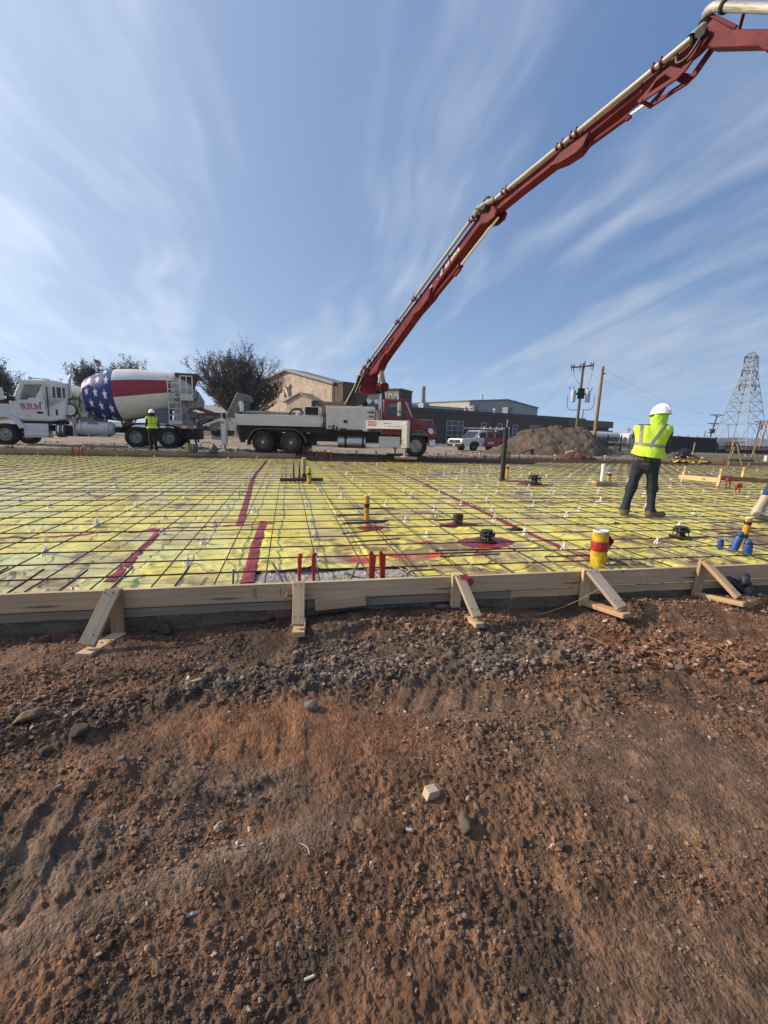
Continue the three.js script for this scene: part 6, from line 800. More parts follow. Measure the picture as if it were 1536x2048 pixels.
  bp('turntable_hose', [tube([[-1.35, 4.0, -23.0], [-1.5, 3.5, -22.95], [-1.75, 3.0, -22.9], [-1.95, 2.62, -22.9]], 0.10, 22, 8), tube([[-1.2, 3.9, -22.9], [-1.4, 3.4, -22.85], [-1.6, 2.95, -22.85], [-1.85, 2.55, -22.85]], 0.06, 18, 7), tube([[-0.35, 3.4, -22.85], [-0.2, 3.2, -22.8], [-0.16, 2.9, -22.8]], 0.09, 14, 8)], new THREE.Matrix4(), M.black);
  { // lettering on the camera's side of section 1: reads upwards along the boom
    const face = (g, x, y) => { const q = g.clone(); q.rotateY(Math.PI); q.rotateZ(0); return q.translate(x, y, -0.245); };
    const white = std(0.62, 0.58, 0.56, 0.5), along = new THREE.Matrix4().makeScale(-1, 1, 1);
    const read = (g, x, y) => { g = g.clone(); const p = g.attributes.position; for (let i = 0; i < p.count; i++) p.setXYZ(i, p.getX(i) + x, p.getY(i) + y, -0.246 - p.getZ(i)); if (g.index) { const ix = g.index; for (let i = 0; i < ix.count; i += 3) { const a = ix.getX(i); ix.setX(i, ix.getX(i + 1)); ix.setX(i + 1, a); } } if (!g.index) { const q = g.attributes.position; for (let i = 0; i < q.count; i += 3) for (let c = 0; c < 3; c++) { const a = q.getComponent(i + 1, c); q.setComponent(i + 1, c, q.getComponent(i + 2, c)); q.setComponent(i + 2, c, a); } } g.computeVertexNormals(); return g; };
    bp('lettering', [read(letters('Alliance', 0.17, 'b', 0.006, 0.25).scale(1.0, 1.25, 1), L1 * 0.795, -0.035), read(prism([[-0.45, -0.14], [0.42, -0.10], [0.42, -0.08], [-0.45, -0.12]], 0, 0.006, 0), L1 * 0.80, 0)], s1.m, white);
    bp('emblem', [read(letters('2', 0.26, 'b', 0.006, 0.3), L1 * 0.725, -0.04), read(letters('o', 0.08, 'b', 0.006), L1 * 0.695, -0.13), read(letters('38', 0.12, 'b', 0.008).scale(1.1, 1, 1), L1 * 0.65, -0.10)], s1.m, white);
    bp('sticker', [read(letters('x', 0.1, 'b', 0.004), 2.55, 0.14).clone()], s1.m, white);
  }
}


// ---------------------------------------------------------------- pickup parked behind the dirt (x runs to its rear, near side z = 0)
{
  const o = [7.647, -0.105, -43], t = thing('pickup_truck', 'white pickup truck with red rear half and white ladder rack behind the dirt pile', 'pickup truck', [o[0], o[1] + 0.02, o[2]], 0.57);
  const W = M.cabWhite, R = std(0.30, 0.02, 0.035, 0.35, 0, { clearcoat: 0.6 });
  part('body', [prism([[-0.85, 0.55], [-0.88, 0.95], [-0.80, 1.12], [0.62, 1.20], [1.9, 1.22], [1.9, 0.42], [1.35, 0.42], [1.3, 0.72], [0.95, 0.88], [0.4, 0.88], [0.05, 0.6], [0.0, 0.42], [-0.6, 0.42]], -2.0, 0.0, 0.06)], W, t);
  part('bed', [prism([[1.9, 0.42], [1.9, 1.24], [5.3, 1.28], [5.3, 0.55], [4.75, 0.5], [4.6, 0.85], [4.0, 0.85], [3.8, 0.42]], -2.0, 0.0, 0.05)], R, t);
  part('cabin', [prism([[0.55, 1.18], [1.35, 1.84], [1.6, 1.92], [3.1, 1.92], [3.45, 1.84], [3.5, 1.2]], -1.85, -0.12, 0.06)], W, t); part('rear_cabin', prism([[2.25, 1.2], [2.25, 1.86], [3.1, 1.9], [3.42, 1.82], [3.48, 1.2]], -0.13, -0.09, 0.01), R, t);
  part('side_window', [prism([[0.95, 1.24], [1.5, 1.74], [2.15, 1.78], [2.15, 1.24]], -0.12, -0.105, 0.004), prism([[2.28, 1.25], [2.28, 1.76], [3.0, 1.78], [3.05, 1.25]], -0.10, -0.08, 0.004)], M.glassDark, t); part('windscreen', prism([[0.58, 1.22], [1.34, 1.80], [1.30, 1.83], [0.52, 1.24]], -1.75, -0.2, 0.004), M.glassDark, t);
  part('grille', [span(-0.93, -0.84, 0.72, 1.02, -1.75, -0.25, 0.02)], M.black, t); part('headlight', [span(-0.93, -0.80, 0.80, 0.98, -0.26, -0.0, 0.03), span(-0.93, -0.80, 0.80, 0.98, -2.0, -1.74, 0.03)], M.lens, t); part('grille_emblem', [span(-0.955, -0.93, 0.87, 0.93, -1.15, -0.85, 0.01), span(-0.955, -0.93, 0.84, 0.96, -1.04, -0.96, 0.01)], M.chrome, t); part('bumper', [prism([[-0.95, 0.42], [-0.98, 0.68], [-0.7, 0.72], [-0.6, 0.42]], -2.02, 0.02, 0.03)], M.black, t); part('bumper_bar', span(-1.0, -0.9, 0.62, 0.72, -2.02, 0.02, 0.02), M.chrome, t); part('number_plate', span(-1.0, -0.985, 0.46, 0.58, -1.15, -0.85, 0), M.paintWhite, t); part('hood_scoop', prism([[-0.3, 1.16], [0.2, 1.24], [0.4, 1.2]], -1.25, -0.75, 0.01), M.black, t);
  for (const x of [0.65, 4.3]) { wheel(t, x, 0.40, -0.14, 0.40, 0.27, 'dark'); farWheel(t, x, 0.40, -1.85, 0.40, 0.27); }
  part('mirror', box(0.14, 0.24, 0.18, [1.05, 1.34, 0.08], undefined, 0.03), W, t); part('fender_flare', fenderArc(0.65, 0.40, 0.52, 0.05, 3.1, -0.1, 0.02, 0.04), M.black, t);
  part('door_panel', [prism([[1.9, 0.5], [1.9, 1.2], [2.25, 1.22], [2.25, 1.86], [2.2, 1.3], [1.55, 0.5]], 0.0, 0.012, 0)], R, t); part('door_sign', span(2.35, 3.1, 0.68, 0.86, 0.0, 0.012, 0), M.paintWhite, t); part('door_logo', [place(letters('S', 0.24, 'b', 0.01), [1.5, 0.95, 0.002]), span(1.62, 1.85, 0.8, 0.86, 0, 0.01, 0), span(1.45, 1.85, 0.62, 0.66, 0, 0.01, 0)], R, t);
  part('ladder_rack', [rod([0.4, 2.12, -0.2], [5.3, 2.16, -0.2], 0.035), rod([0.9, 2.12, -1.8], [5.3, 2.16, -1.8], 0.035), ...[1.9, 2.7, 3.5, 4.3, 5.2].map((x) => span(x, x + 0.07, 2.10, 2.30, -0.24, -0.16)), ...[2.7, 3.5, 5.2].map((x) => span(x, x + 0.06, 2.10, 2.16, -1.85, -0.18)), beam([3.3, 1.28, -0.1], [3.45, 2.12, -0.2], 0.08, 0.08), beam([5.25, 1.28, -0.1], [5.15, 2.12, -0.2], 0.08, 0.08), beam([3.3, 1.28, -1.9], [3.45, 2.12, -1.8], 0.08, 0.08)], M.paintWhite, t); part('bed_cap', prism([[3.6, 1.26], [3.7, 1.95], [5.0, 1.95], [5.2, 1.27]], -1.9, -0.1, 0.03), M.glassDark, t);
}
{ // white tank truck and long white trailer beyond the fence
  const a = [25.999, 1.042, -62], t = thing('tank_truck', 'small white tank truck beyond the fence behind the bare pole', 'tank truck', [a[0], a[1] - 1.15, a[2]], 0.1);
  part('tank', [rod([0, 1.9, 0], [4.6, 1.8, 0], 0.58, 24), lathe([[0, 0.3], [0.45, 0.2], [0.58, 0]], 24).rotateZ(Math.PI / 2).translate(0, 1.9, 0)], M.paintWhite, t); part('cab', [prism([[5.6, 0.9], [5.6, 2.1], [5.9, 2.3], [6.8, 2.3], [7.3, 1.7], [8.3, 1.5], [8.4, 0.9]], -1.0, 1.0, 0.06)], M.cabWhite, t); part('window', prism([[6.0, 1.7], [6.05, 2.2], [6.7, 2.2], [7.1, 1.7]], 1.0, 1.03, 0.005), M.glassDark, t); part('chassis', span(0, 8, 0.6, 0.95, -0.9, 0.9), M.frame, t); for (const x of [1.2, 2.4, 7.4]) part('wheel', rod([x, 0.5, 0.7], [x, 0.5, 1.1], 0.5, 20), M.rubber, t); part('rack', [rod([8.3, 1.5, 0.8], [8.3, 3.2, 0.8], 0.05), rod([9.5, 1.0, 0.8], [9.5, 3.2, 0.8], 0.05), rod([8.1, 3.2, 0.8], [9.7, 3.2, 0.8], 0.05)], M.steelGrey, t);
  const b = [44.78, 1.076, -72], c = [52.426, 1.046, -72], s = thing('white_trailer', 'long white flatbed trailer beyond the far fence under the steel tower', 'trailer', [b[0], b[1] - 0.8, b[2]], -0.05), L = c[0] - b[0];
  part('roof', [span(0, L, 1.0, 1.75, -1.2, 1.2, 0.05)], M.paintWhite, s); part('front', span(L * 0.68, L * 0.80, -0.9, 1.0, -1.1, 1.1, 0.05), M.paintWhite, s); part('underside', span(0.5, L - 1, -0.1, 1.0, -1.0, 1.0), M.frame, s); for (const x of [1.5, 2.8, L - 1.4]) part('wheel', rod([x, -0.3, 0.8], [x, -0.3, 1.2], 0.55, 20), M.rubber, s);
}


// ---------------------------------------------------------------- buildings
seed = 41;
const brickTex = (() => { const g = tileN(60, 90, 3), b = tileN(5, 5, 3); return pixels(256, (u, v) => { const row = Math.floor(v * 32), x = (u * 12 + (row % 2) * 0.5) % 1, y = (v * 32) % 1, m = x < 0.04 || y < 0.12 ? 0.72 : 1, h = 0.9 + 0.2 * hsh(Math.floor(u * 12 + (row % 2) * 0.5) % 12, row) + 0.15 * b(u, v) + 0.08 * g(u, v); const k = m * h * 0.9; return [k, k * 0.98, k * 0.96]; }); })();
const wallUV = (g, s) => { const p = g.attributes.position, n = g.attributes.normal, uv = g.attributes.uv; for (let i = 0; i < p.count; i++) uv.setXY(i, (Math.abs(n.getX(i)) > 0.7 ? p.getZ(i) : p.getX(i)) * s, p.getY(i) * s); return g; };
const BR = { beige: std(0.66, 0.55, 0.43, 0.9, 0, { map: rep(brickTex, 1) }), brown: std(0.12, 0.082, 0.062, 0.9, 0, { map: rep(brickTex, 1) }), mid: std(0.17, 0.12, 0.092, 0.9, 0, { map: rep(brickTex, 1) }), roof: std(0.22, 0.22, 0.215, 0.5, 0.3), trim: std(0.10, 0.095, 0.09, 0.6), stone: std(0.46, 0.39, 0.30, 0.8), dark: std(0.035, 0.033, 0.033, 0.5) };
{ // school with the gable
  const t = thing('school_building', 'beige brick school building with a wide gable and arched porch behind the pump truck', 'building', [-12.9, 0.1, -62], -0.7), B = (g) => wallUV(g, 0.55); t.scale.x = 1.24;
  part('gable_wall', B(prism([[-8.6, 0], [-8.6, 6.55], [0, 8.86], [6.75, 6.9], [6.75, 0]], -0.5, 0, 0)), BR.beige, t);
  part('wall_joint', [-4.6, -1.6, 1.8, 4.6].map((x) => span(x, x + 0.06, 0, 8.4 - Math.abs(x) * 0.27, 0, 0.012, 0)), BR.stone, t);
  part('roof', [beam([-9.2, 6.55, -1.4], [0, 9.02, -1.4], 3.6, 0.22), beam([0, 9.02, -1.4], [7.1, 6.95, -1.4], 3.6, 0.22), beam([0, 8.98, 0.2], [7.2, 6.88, 0.2], 0.3, 0.30), beam([-9.2, 6.5, 0.2], [0, 8.98, 0.2], 0.3, 0.30)], BR.roof, t);
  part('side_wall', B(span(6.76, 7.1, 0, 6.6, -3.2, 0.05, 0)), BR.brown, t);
  part('emblem', [prism([[-0.5, 6.1], [-0.1, 6.9], [0.15, 6.7], [0.5, 7.2], [0.62, 6.9], [0.45, 6.5], [0.65, 5.7], [0.3, 5.7], [0.15, 6.2], [-0.1, 6.1], [-0.3, 5.6], [-0.55, 5.6]], 0.02, 0.1, 0.01)], BR.dark, t); part('emblem_face', prism([[-0.75, 6.4], [-0.25, 6.95], [0.0, 6.6], [0.2, 5.9], [0.0, 5.7], [-0.2, 6.3]], 0.1, 0.16, 0.01), M.paintWhite, t);
  part('wing', [B(span(7.1, 8.4, 0, 5.9, -4.5, -2, 0)), B(span(7.1, 8.2, 0, 6.9, -3, 0.02, 0))], BR.mid, t); part('wing_parapet', [span(7.0, 8.5, 5.9, 6.15, -4.6, -1.9, 0.02), span(7.0, 8.3, 6.9, 7.05, -3.1, 0.1, 0.02)], BR.trim, t); part('left_wing', [B(span(-30, -8.6, 0, 3.9, -12, -3, 0))], BR.mid, t); part('left_roof', [beam([-42, 4.0, -2.5], [-8.4, 4.0, -2.5], 1.2, 0.25), prism([[-42.4, 3.95], [-8.4, 3.95], [-10, 5.4], [-40, 5.4]], -9, -4.6, 0.02)], BR.roof, t);
  for (let k = 0; k < 9; k++) part('window', [span(-40 + k * 3.4, -38.4 + k * 3.4, 1.0, 2.8, -3.0, -2.94, 0)], M.glassDark, t);
}
{ // arched porch
  const t = thing('school_porch', 'small gabled brick porch with an arch in front of the big school gable', 'porch', [-10.4, 0.1, -57], -0.5), B = (g) => wallUV(g, 0.55), arch = [[-1.45, 0.02]]; for (let k = 0; k <= 14; k++) { const a = Math.PI * (1 - k / 14); arch.push([1.45 * Math.cos(a), 2.55 + 0.95 * Math.sin(a)]); } arch.push([1.45, 0.02]);
  part('wall', B(prism([[-2.1, 0], [-2.1, 4.75], [0, 5.62], [1.72, 4.85], [1.72, 0]], -0.4, 0, 0, [arch])), BR.beige, t); part('arch_band', prism([...arch.slice(1, -1).map(([x, y]) => [x * 1.16, 2.55 + (y - 2.55) * 1.25]), ...arch.slice(1, -1).reverse()], 0.0, 0.06, 0), BR.stone, t); part('stone_band', [span(-2.15, -1.4, 3.3, 3.75, 0, 0.05, 0), span(1.4, 1.75, 3.3, 3.75, 0, 0.05, 0), span(-2.1, 1.72, 4.02, 4.25, 0, 0.03, 0)], BR.stone, t);
  part('roof', [beam([-2.5, 4.68, -2.5], [0, 5.75, -2.5], 5.4, 0.16), beam([0, 5.75, -2.5], [2.1, 4.82, -2.5], 5.4, 0.16), prism([[0.0, 5.70], [5.2, 5.70], [6.8, 4.75], [1.9, 4.75]], -3.6, -3.45, 0)], BR.roof, t); const seams = []; for (let k = 0; k < 12; k++) seams.push(beam([0.25 + 0.42 * k, 5.74, -3.4], [2.0 + 0.42 * k, 4.82, -3.4], 0.05, 0.06)); part('roof_seam', seams, BR.trim, t);
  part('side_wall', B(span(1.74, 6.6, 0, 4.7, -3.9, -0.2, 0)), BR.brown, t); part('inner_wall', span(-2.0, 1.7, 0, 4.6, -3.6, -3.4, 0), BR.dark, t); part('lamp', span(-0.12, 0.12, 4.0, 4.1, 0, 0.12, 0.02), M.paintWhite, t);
}
{ // block with the number 200
  const t = thing('number_block', 'brick block with the white number 200 behind the pump truck cab', 'building', [0.5, 0.1, -64], -0.45), B = (g) => wallUV(g, 0.55);
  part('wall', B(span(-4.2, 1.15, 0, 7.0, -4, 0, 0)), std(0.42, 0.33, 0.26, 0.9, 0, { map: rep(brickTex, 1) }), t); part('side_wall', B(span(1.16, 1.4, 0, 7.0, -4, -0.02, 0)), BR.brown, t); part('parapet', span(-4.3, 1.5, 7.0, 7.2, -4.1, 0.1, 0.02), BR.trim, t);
  part('lettering', place(letters('200', 1.12, 'b', 0.08), [-0.02, 6.0, 0.0]), M.paintWhite, t); part('small_lettering', [-1.2, -0.4, 0.2, 0.8].map((x) => span(x, x + 0.42, 4.95, 5.2, 0, 0.05, 0)), std(0.5, 0.36, 0.34, 0.6), t);
  part('mast', [rod([-4.5, 7, -1], [-4.5, 10.0, -1], 0.05), span(-4.7, -4.3, 9.2, 9.6, -1.1, -0.9), span(-4.65, -4.35, 8.6, 8.8, -1.1, -0.9)], M.alu, t); part('wing', B(span(-6.2, -4.2, 0, 6.2, -6, -1, 0)), std(0.32, 0.26, 0.21, 0.9, 0, { map: rep(brickTex, 1) }), t);
}
{ // long brown building: x runs along its front from the left end, z out
  const A = [2.375, 1.178, -80], E = [54.523, 2.444, -115], ang = -Math.atan2(E[2] - A[2], E[0] - A[0]), L = Math.hypot(E[0] - A[0], E[2] - A[2]), t = thing('workshop_building', 'long low brown brick workshop building with glazed overhead doors behind the dirt pile', 'building', [A[0], 0, A[2]], ang), B = (g) => wallUV(g, 0.55);
  part('wall', [B(span(-4, L * 0.83, -1.5, 5.3, -14, 0, 0)), B(span(L * 0.83, L, -1.5, 5.2, -14, -0.5, 0))], BR.brown, t); part('parapet', [span(-4.2, L * 0.83, 5.3, 5.95, -14.2, 0.25, 0.03)], BR.dark, t); part('end_fascia', span(L * 0.72, L + 0.3, 4.1, 5.6, -3, 0.4, 0.03), BR.mid, t); part('canopy', span(L * 0.86, L - 3, 3.0, 3.4, -0.5, 2.4, 0.03), BR.trim, t);
  const glazed = (name, [s0, y1], [s1], y0, nx, ny) => { const d = part(name, span(s0, s1, y0, y1, 0.0, 0.06, 0), M.glassDark, t); const w = (s1 - s0) / nx, h = (y1 - y0) / ny, fr = []; for (let k = 0; k <= nx; k++) fr.push(span(s0 + w * k - 0.05, s0 + w * k + 0.05, y0, y1, 0.06, 0.12, 0)); for (let k = 0; k <= ny; k++) fr.push(span(s0, s1, y0 + h * k - 0.05, y0 + h * k + 0.05, 0.06, 0.125, 0)); part('frame', fr, std(0.50, 0.51, 0.52, 0.5), d); return d; };
  glazed('overhead_door', [2.27, 3.93], [7, 4.15], -0.3, 3, 5); glazed('overhead_door', [10.27, 3.95], [14.29, 4.13], -0.3, 3, 5); glazed('window', [18.96, 3.86], [20.3, 3.92], 1.3, 1, 3); glazed('window', [23.47, 3.86], [24.74, 3.91], 1.3, 1, 3); glazed('window', [27.81, 3.74], [29.15, 3.79], 1.3, 1, 3); glazed('window', [32.99, 3.74], [36.5, 3.87], 1.6, 4, 2); glazed('window', [39.34, 3.76], [42.59, 3.88], 1.6, 4, 2);
  part('door_panel', span([10.27, 3.95][0], [14.29, 4.13][0], -0.3, 0.6, 0.13, 0.16, 0), std(0.3, 0.31, 0.32, 0.5), t); part('downpipe', [span([22.33, 4.1][0], [22.75, 4.12][0], -1, 5.3, 0, 0.2, 0), span([44.7, 3.96][0], [45.23, 3.98][0], -1, 5.2, 0, 0.2, 0)], BR.dark, t); part('band', span(-4, L * 0.8, 2.1, 2.25, 0, 0.05, 0), BR.dark, t); part('wall_lamp', [span([45.64, 3.66][0], [46.36, 3.69][0], 4.3, 4.6, 0, 0.3, 0.02)], M.paintWhite, t);
  part('roof_band', [span(3, L * 0.42, 5.95, 6.8, -9, -5, 0.02)], M.paintWhiteDirty, t); const mush = (s, z) => lathe([[0, 0.9], [0.35, 0.85], [0.4, 0.6], [0.18, 0.55], [0.18, 0.2], [0.3, 0.1], [0.3, 0]], 16).translate(s, 5.95, z); part('roof_vent', [mush([16.55, 4.5][0], -2), mush([18.11, 4.57][0], -2), mush([24.55, 4.39][0], -2)], M.paintWhite, t); part('hvac_unit', [span([19.3, 4.63][0], [20.77, 4.7][0], 5.95, 7.2, -4, -2.5, 0.03), span([28.91, 4.58][0], [30.42, 4.64][0], 5.95, 7.4, -4, -2.5, 0.03)], std(0.2, 0.2, 0.2, 0.6), t);
  part('chimney', [rod([[6.98, 4.49][0], 5.9, -3], [[6.98, 4.49][0], 9.9, -3], 0.42, 16), span([6.53, 4.47][0], [7.89, 4.54][0], 5.95, 6.9, -3.8, -2.2, 0.04)], std(0.3, 0.3, 0.3, 0.5, 0.4), t); part('roof_rail', [tube([[[8.6, 4.4][0], 6.8, -5], [[9.06, 4.42][0], 7.9, -5], [[9.53, 4.44][0], 6.8, -5]], 0.05, 14, 5)], M.steelGrey, t);
}
{ // metal shed behind it
  const C = [21, -120], Lf = [13.4, -128], R = [44.7, -141], ang = -Math.atan2(R[1] - C[1], R[0] - C[0]), w = Math.hypot(R[0] - C[0], R[1] - C[1]), t = thing('metal_shed', 'large pale ribbed metal shed with a shallow gable rising behind the brown workshop', 'shed', [C[0], 0, C[1]], ang), d = 11;
  part('gable_wall', prism([[0, 0], [0, 10.0], [w / 2, 11.3], [w, 10.0], [w, 0]], -0.3, 0, 0), std(0.36, 0.35, 0.32, 0.6), t); part('side_wall', span(-0.25, 0, 0, 10.0, -26, -0.02, 0), std(0.55, 0.51, 0.42, 0.6), t); const ribs = []; for (let k = 0; k < 42; k++) ribs.push(span(-0.33, -0.25, 0, 9.9, -0.4 - 0.62 * k, -0.22 - 0.62 * k, 0)); part('wall_rib', ribs, std(0.50, 0.46, 0.38, 0.6), t); part('roof_edge', [beam([-0.3, 10.05, 0.05], [w / 2, 11.4, 0.05], 0.4, 0.28), beam([w / 2, 11.4, 0.05], [w + 0.3, 10.05, 0.05], 0.4, 0.28), span(-0.5, 0, 9.95, 10.2, -26, 0, 0)], std(0.12, 0.13, 0.14, 0.5), t); part('roof', [beam([-0.3, 10.1, -13], [w / 2, 11.45, -13], 26, 0.1), beam([w / 2, 11.45, -13], [w + 0.3, 10.1, -13], 26, 0.1)], BR.roof, t); part('roof_pipe', [rod([w * 0.28, 10.7, -3], [w * 0.28, 12.4, -3], 0.12), rod([w * 0.78, 10.5, -3], [w * 0.78, 12.2, -3], 0.1)], M.steelGrey, t);
}
{ const p = [63.181, -0.183, -95], q = [67.208, -0.079, -95], t = thing('cream_building', 'small cream building far behind the fence at the right', 'building', p, 0.0), w = q[0] - p[0]; part('wall', span(0, w, -0.5, 1.9, -5, 0, 0.03), std(0.58, 0.52, 0.36, 0.7), t); part('roof', span(-0.2, w + 0.2, 1.9, 2.1, -5.3, 0.3, 0.03), BR.trim, t); part('window', span(w * 0.55, w * 0.78, 0.3, 1.4, 0, 0.03, 0), M.glassDark, t); part('door', span(w * 0.3, w * 0.42, -0.5, 1.4, 0, 0.03, 0), M.paintWhite, t); }

// ---------------------------------------------------------------- poles, tower, fences, flag
const poleWood = std(0.19, 0.155, 0.115, 0.9, 0, { map: rep(woodTex, 1) }), poleNew = std(0.40, 0.25, 0.14, 0.9, 0, { map: rep(woodTex, 1) });
{ const b = [21.073, 1.823, -52], h = [21.065, 9.295, -52], t = thing('utility_pole', 'wooden utility pole with a crossarm and two grey transformers behind the dirt pile', 'utility pole', [b[0], 0, b[2]]); const top = h[1], lx = h[0] - b[0] - 0.05;
  part('pole', rod([-0.2, -0.5, 0], [lx, top, 0], 0.17, 12, 0.13), poleWood, t); part('crossarm', beam([lx - 1.4, top - 0.5, 0.2], [lx + 1.05, top - 0.2, 0.2], 0.12, 0.14), poleWood, t);
  for (const [dx, dy] of [[-1.33, -0.46], [-1.08, -0.42], [-0.4, -0.32], [0.05, -0.05], [0.72, -0.2], [0.98, -0.16]]) part('insulator', [lathe([[0, 0.3], [0.06, 0.28], [0.09, 0.16], [0.05, 0.12], [0.08, 0.05], [0.03, 0]], 10).translate(lx + dx, top + dy, 0.2), rod([lx + dx, top + dy - 0.5, 0.25], [lx + dx, top + dy, 0.25], 0.035, 6)], M.steelGrey, t);
  for (const dx of [-1.0, 0.95]) { const c = part('transformer', [lathe([[0, 0], [0.23, 0.02], [0.25, 0.08], [0.25, 1.15], [0.27, 1.2], [0.23, 1.27], [0.1, 1.34], [0, 1.34]], 24).translate(lx + dx * 0.8 - 0.1, top - 4.1, 0.3)], std(0.52, 0.55, 0.57, 0.4), t); part('bushing', [rod([lx + dx - 0.35, top - 2.8, 0.3], [lx + dx - 0.38, top - 2.45, 0.3], 0.05), rod([lx + dx + 0.05, top - 2.8, 0.3], [lx + dx + 0.08, top - 2.45, 0.3], 0.05)], M.steelGrey, c); }
  part('bracket', [span(lx - 0.8, lx + 0.7, top - 3.3, top - 3.1, 0.1, 0.25), span(lx - 0.4, lx + 0.3, top - 3.7, top - 2.6, 0.1, 0.3)], M.frame, t); part('conduit', rod([lx + 0.42, top - 5, 0.1], [0.25, 0, 0.1], 0.05), M.steelGrey, t); part('jumper', [tube([[lx - 1.5, top - 3.4, 0.3], [lx - 1.3, top - 4.8, 0.2], [lx - 0.2, top - 4.9, 0.15]], 0.03, 14, 5), tube([[lx + 1.4, top - 3.4, 0.3], [lx + 1.3, top - 4.7, 0.2], [lx + 0.2, top - 4.9, 0.15]], 0.03, 14, 5), tube([[lx - 1.2, top - 0.5, 0.2], [lx - 0.8, top - 1.6, 0.2], [lx - 0.3, top - 2.2, 0.2]], 0.018, 10, 4), tube([[lx + 0.9, top - 0.2, 0.2], [lx + 0.9, top - 1.4, 0.2], [lx + 0.6, top - 2.2, 0.2]], 0.018, 10, 4)], M.black, t);
  const wires = [[[b[0] + lx + 0.98, top + 0.05, b[2]], [60, 6.6, -90]], [[b[0] + lx - 1.33, top - 0.25, b[2]], [60, 6.6, -90.5]], [[b[0] + lx - 0.4, top - 0.3, b[2]], [b[0] - 7, 0.5, b[2] - 2]], [[b[0] + lx + 0.2, top - 4.8, b[2]], [60, 4.6, -90]]];
  wires.forEach(([a, c], k) => single('power_line', tube([a, [(a[0] + c[0]) / 2, (a[1] + c[1]) / 2 - (k === 2 ? 0 : 0.7), (a[2] + c[2]) / 2], c], 0.008, 20, 4), M.black, ['upper right power line leaving the transformer pole', 'upper left power line leaving the transformer pole', 'guy wire slanting down left from the transformer pole', 'low cable leaving the transformer pole under the transformers'][k], 'power line')); }
{ const b = [21.195, 1.123, -48], h = [21.354, 8.44, -48], t = thing('bare_pole', 'bare new wooden pole leaning right beside the transformer pole', 'pole', [b[0], -0.2, b[2]]); part('pole', rod([-0.05, 0, 0], [h[0] - b[0], h[1] + 0.2, 0], 0.19, 12, 0.14), poleNew, t); part('hook', rod([h[0] - b[0] - 0.05, h[1] - 0.5, 0.12], [h[0] - b[0] + 0.3, h[1] - 0.5, 0.12], 0.05), M.frame, t); }
function crossPole(label, [bx, by, bz], H, arms, r = 0.14, lean = 0) { const t = thing('crossarm_pole', label, 'utility pole', [bx, by, bz]); part('pole', rod([0, -0.5, 0], [lean, H, 0], r, 10, r * 0.7), std(0.07, 0.06, 0.055, 0.9), t); for (const [y, w] of arms) { const x = lean * y / H; part('crossarm', [beam([x - w, y, 0], [x + w, y, 0], 0.12, 0.14), rod([x - w * 0.6, y, 0.05], [x, y - w * 0.35, 0.05], 0.04), rod([x + w * 0.6, y, 0.05], [x, y - w * 0.35, 0.05], 0.04)], std(0.07, 0.06, 0.055, 0.9), t); } return t; }
{ const p = [61.205, -0.166, -90], t = crossPole('dark pole with two crossarms and a drum between the worker and the steel tower', [p[0], p[1], p[2]], 6.7, [[6.6, 1.4], [5.0, 1.3], [3.9, 0.7], [3.3, 0.7]], 0.15, 1.35); part('equipment', rod([0.72, 3.4, 0.1], [0.74, 3.9, 0.1], 0.42, 14), M.frame, t); }
{ const p = [76.995, 1.38, -150]; crossPole('tiny far pole behind the worker\'s left shoulder', [p[0], p[1], p[2]], 3.6, [[3.4, 0.9]], 0.15); const q = [80.581, 1.219, -120]; crossPole('short far pole left of the dark pole with crossarms', [q[0], q[1], q[2]], 2.9, [], 0.13, 0.4); const r = [59.409, -0.104, -75], s = [60.977, 0.231, -78]; crossPole('brown pole at the right edge behind the steel tower', [r[0], r[1], r[2]], 5.2, [], 0.15, 0.75).children[0].material = poleNew; const z = crossPole('grey pole with a transformer at the right edge beside the steel tower', [s[0], s[1], s[2]], 4.9, [[4.6, 1.0]], 0.13, 0.45); part('transformer', rod([0.5, 3.3, 0.2], [0.52, 4.1, 0.2], 0.22, 12), M.steelGrey, z); }
